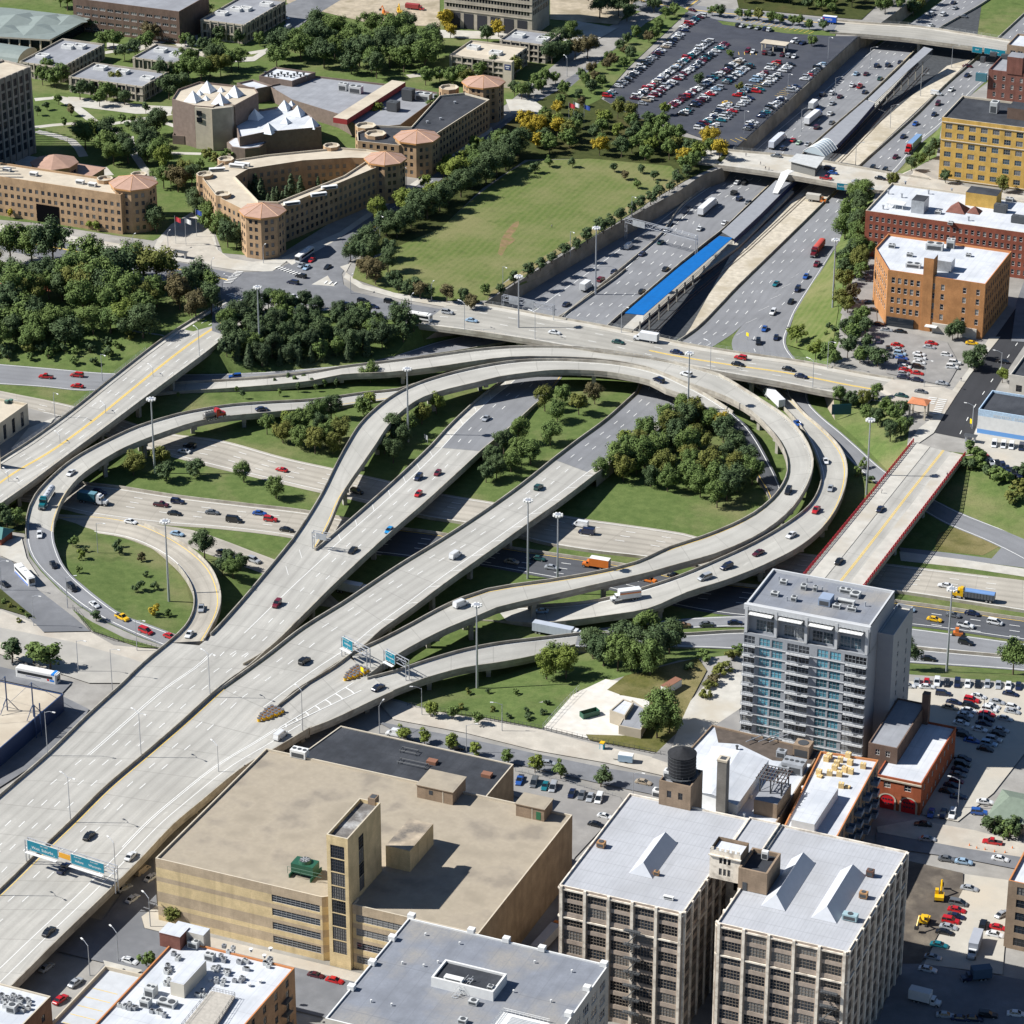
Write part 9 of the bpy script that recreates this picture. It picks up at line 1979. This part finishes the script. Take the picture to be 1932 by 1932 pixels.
for t,x,y,k,lb in(('A',988,1370,0,'left flagpole with a red flag on the tan plaza'),('A',1045,1380,1,'middle flagpole with a white flag on the tan plaza'),('A',1105,1330,2,'right flagpole with a blue flag on the tan plaza'),('B',1310,715,1,'flagpole with a white flag, left of the tall group by the avenue'),('B',1285,720,0,'flagpole with a red flag by the avenue thicket'),('B',1370,730,2,'flagpole with a blue flag by the avenue thicket')):
 p=g(t,x,y); o=thing('flagpole',lb,'flagpole',p); m=MB(); m.tube((0,0,0),(0,0,12),.09,SG,6); m.build('pole',o); m=MB()
 for i in range(4):m.face([(i*.7,.2*sin(i*1.4),9.6-.1*i),((i+1)*.7,.2*sin((i+1)*1.4),9.5-.1*i),((i+1)*.7,.2*sin((i+1)*1.4),11.4-.1*i),(i*.7,.2*sin(i*1.4),11.6-.1*i)],fl[k])
 m.build('flag',o)
def pavilion(name,label,t,x,y,w,d,h,roof,pitch,col=C_lime,n=(2,2),cat='pavilion'):
 p=g(t,x,y); o=thing(name,label,cat,p)
 for i in range(n[0]):
  for j in range(n[1]):m=MB(); m.box(((i/(n[0]-1)-.5)*(w-1),(j/(n[1]-1)-.5)*(d-1),0),(.55,.55,h),col); m.build('column',o)
 m=MB(); m.box((0,0,h),(w,d,.4),col); e=[(-w/2-.3,-d/2-.3,h+.41),(w/2+.3,-d/2-.3,h+.41),(w/2+.3,d/2+.3,h+.41),(-w/2-.3,d/2+.3,h+.41)]; r=[(-w*.25,0,h+.41+pitch),(w*.25,0,h+.41+pitch)]
 m.face([e[0],e[1],r[1],r[0]],roof); m.face([e[2],e[3],r[0],r[1]],roof); m.face([e[1],e[2],r[1]],roof); m.face([e[3],e[0],r[0]],roof); m.build('roof',o)
pavilion('gazebo','small pillared gazebo with an orange tiled roof at the bridge corner','F',1340,430,6.5,5.5,5.4,mat('roof_orange_tile',(.50,.19,.09),var=.2,scale=2),.9)
pavilion('kiosk','car park kiosk under a wide flat white roof','C',532,285,12,6,3.6,RF_tan,.1,n=(3,2),cat='kiosk'); pavilion('bus_shelter','dark-roofed bus shelter on the pavement before the plaza','A',1015,1448,5.5,1.8,2.3,M_acd,.1,SG,cat='bus shelter'); pavilion('bus_shelter','small dark bus shelter at the red-railed bridge end','F',1630,575,4,1.8,2.3,M_acd,.1,SG,cat='bus shelter')
def simple(name,label,cat,t,x,y,parts,rz=0):
 o=thing(name,label,cat,g(t,x,y),rz)
 for nm,bx in parts:
  m=MB()
  for c,d,mt in bx:m.box(c,d,mt)
  m.build(nm,o)
simple('portable_toilet','blue portable toilet with a yellow roof on the street edge','toilet','H',1473,390,(('cabin',(((0,0,0),(1.2,1.2,2.1),paint('toilet_blue',(.02,.30,.42),.5)),)),('roof',(((0,0,2.1),(1.3,1.3,.3),yb_),)),('door',(((0,-.62,.1),(.8,.05,1.8),M_wht),))))
simple('site_trailer','pale blue covered trailer parked on the tan street','trailer','H',1605,462,(('body',(((0,0,.6),(4.2,2.1,2.0),cpaint('pale blue')),((0,0,2.6),(4.2,1.9,.12),M_wht))),('drawbar',(((-2.8,0,.5),(1.6,.15,.15),M_trim),)),('wheels',(((.3,0,0),(.8,2.2,.7),M_tyre),))),.15)
simple('dumpster','open green dumpster on the white gravel yard','dumpster','H',1402,205,(('bin',(((0,-1.1,.2),(5.4,.12,1.7),gm),((0,1.1,.2),(5.4,.12,1.7),gm),((-2.7,0,.2),(.12,2.3,1.7),gm),((2.7,0,.2),(.12,2.3,1.7),gm),((0,0,.2),(5.3,2.1,.1),M_dirt))),),.9)
simple('site_trailer','white trailer with a rusty roof on the rough grass','trailer','H',1860,60,(('body',(((0,0,.5),(2.4,7,2.2),M_wht),)),('roof',(((0,0,2.71),(2.5,7.1,.15),MATS['rust']),))),-.3)
def fence(label,s,h,m,step=2.5):
 ps=gs(s); o=thing('fence',label,'fence',ps[0]); q=ps[0]; b=MB()
 for a,c in zip(ps,ps[1:]):
  k=max(1,int((c-a).length/step))
  for z in(.15,h*.55,h):b.tube(a-q+V((0,0,z)),c-q+V((0,0,z)),.04,m,3)
  for i in range(k):p=a.lerp(c,i/k)-q; b.tube(p,p+V((0,0,h)),.06,m,4)
 b.build('rails',o)
fence('dark railing between the pavement and the fenced grass by the near ramp','H380,150 H520,176 H800,222 H1140,283',1.6,M_acd,1.2); fence('steel fence down the left side of the white gravel yard','H1140,283 H1240,170 H1345,62',2.2,SG,2); fence('low dark fence along the tan street before the utility sheds','H1160,285 H1390,340 H1830,430',1.5,M_acd,1.5); fence('railing round the car park behind the beige building','H985,512 H1250,575 H1570,665',1.3,SG,2); fence('grey barrier rail beside the slip road verge','D330,1395 D450,1497 D600,1588 D760,1660 D900,1712',.8,SG,2); fence('dark fence on the verge inside the bus street','D410,1512 D510,1640 D640,1690 D905,1742',1.5,M_acd,1.6); fence('wire fence on top of the sunken expressway wall','B830,1690 B1160,1487 B1510,1285 B1930,1046',1.3,M_mesh,2.5); fence('wire fence along the car park above the expressway wall','C305,838 C440,712 C720,462 C1005,200',1.3,M_mesh,2.5)
m=MB()
for i in range(7):
 f=i/6; a,b_,c=(onto('G',*k)[0]+V((0,0,.05))for k in((1940-340*f,42+205*f),(1965-355*f+8*(1-f),62+195*f),(1990-385*f,78+188*f))); stripe(m,a,b_,.4,M_white); stripe(m,b_,c,.4,M_white)
a,b_,c,d=(onto('G',*k)[0]+V((0,0,.05))for k in((1985,15),(1570,268),(2030,58),(1575,275))); stripe(m,a,b_,.3,M_white); stripe(m,c,d,.3,M_white); m.build('chevron_lines',kind='structure')
for s,rz in((1,pi),(-1,0)):ttxt(pt,'PEPSI',1.6,(-.9,1.27*s,2.3),(pi/2,0,rz),M_wht)
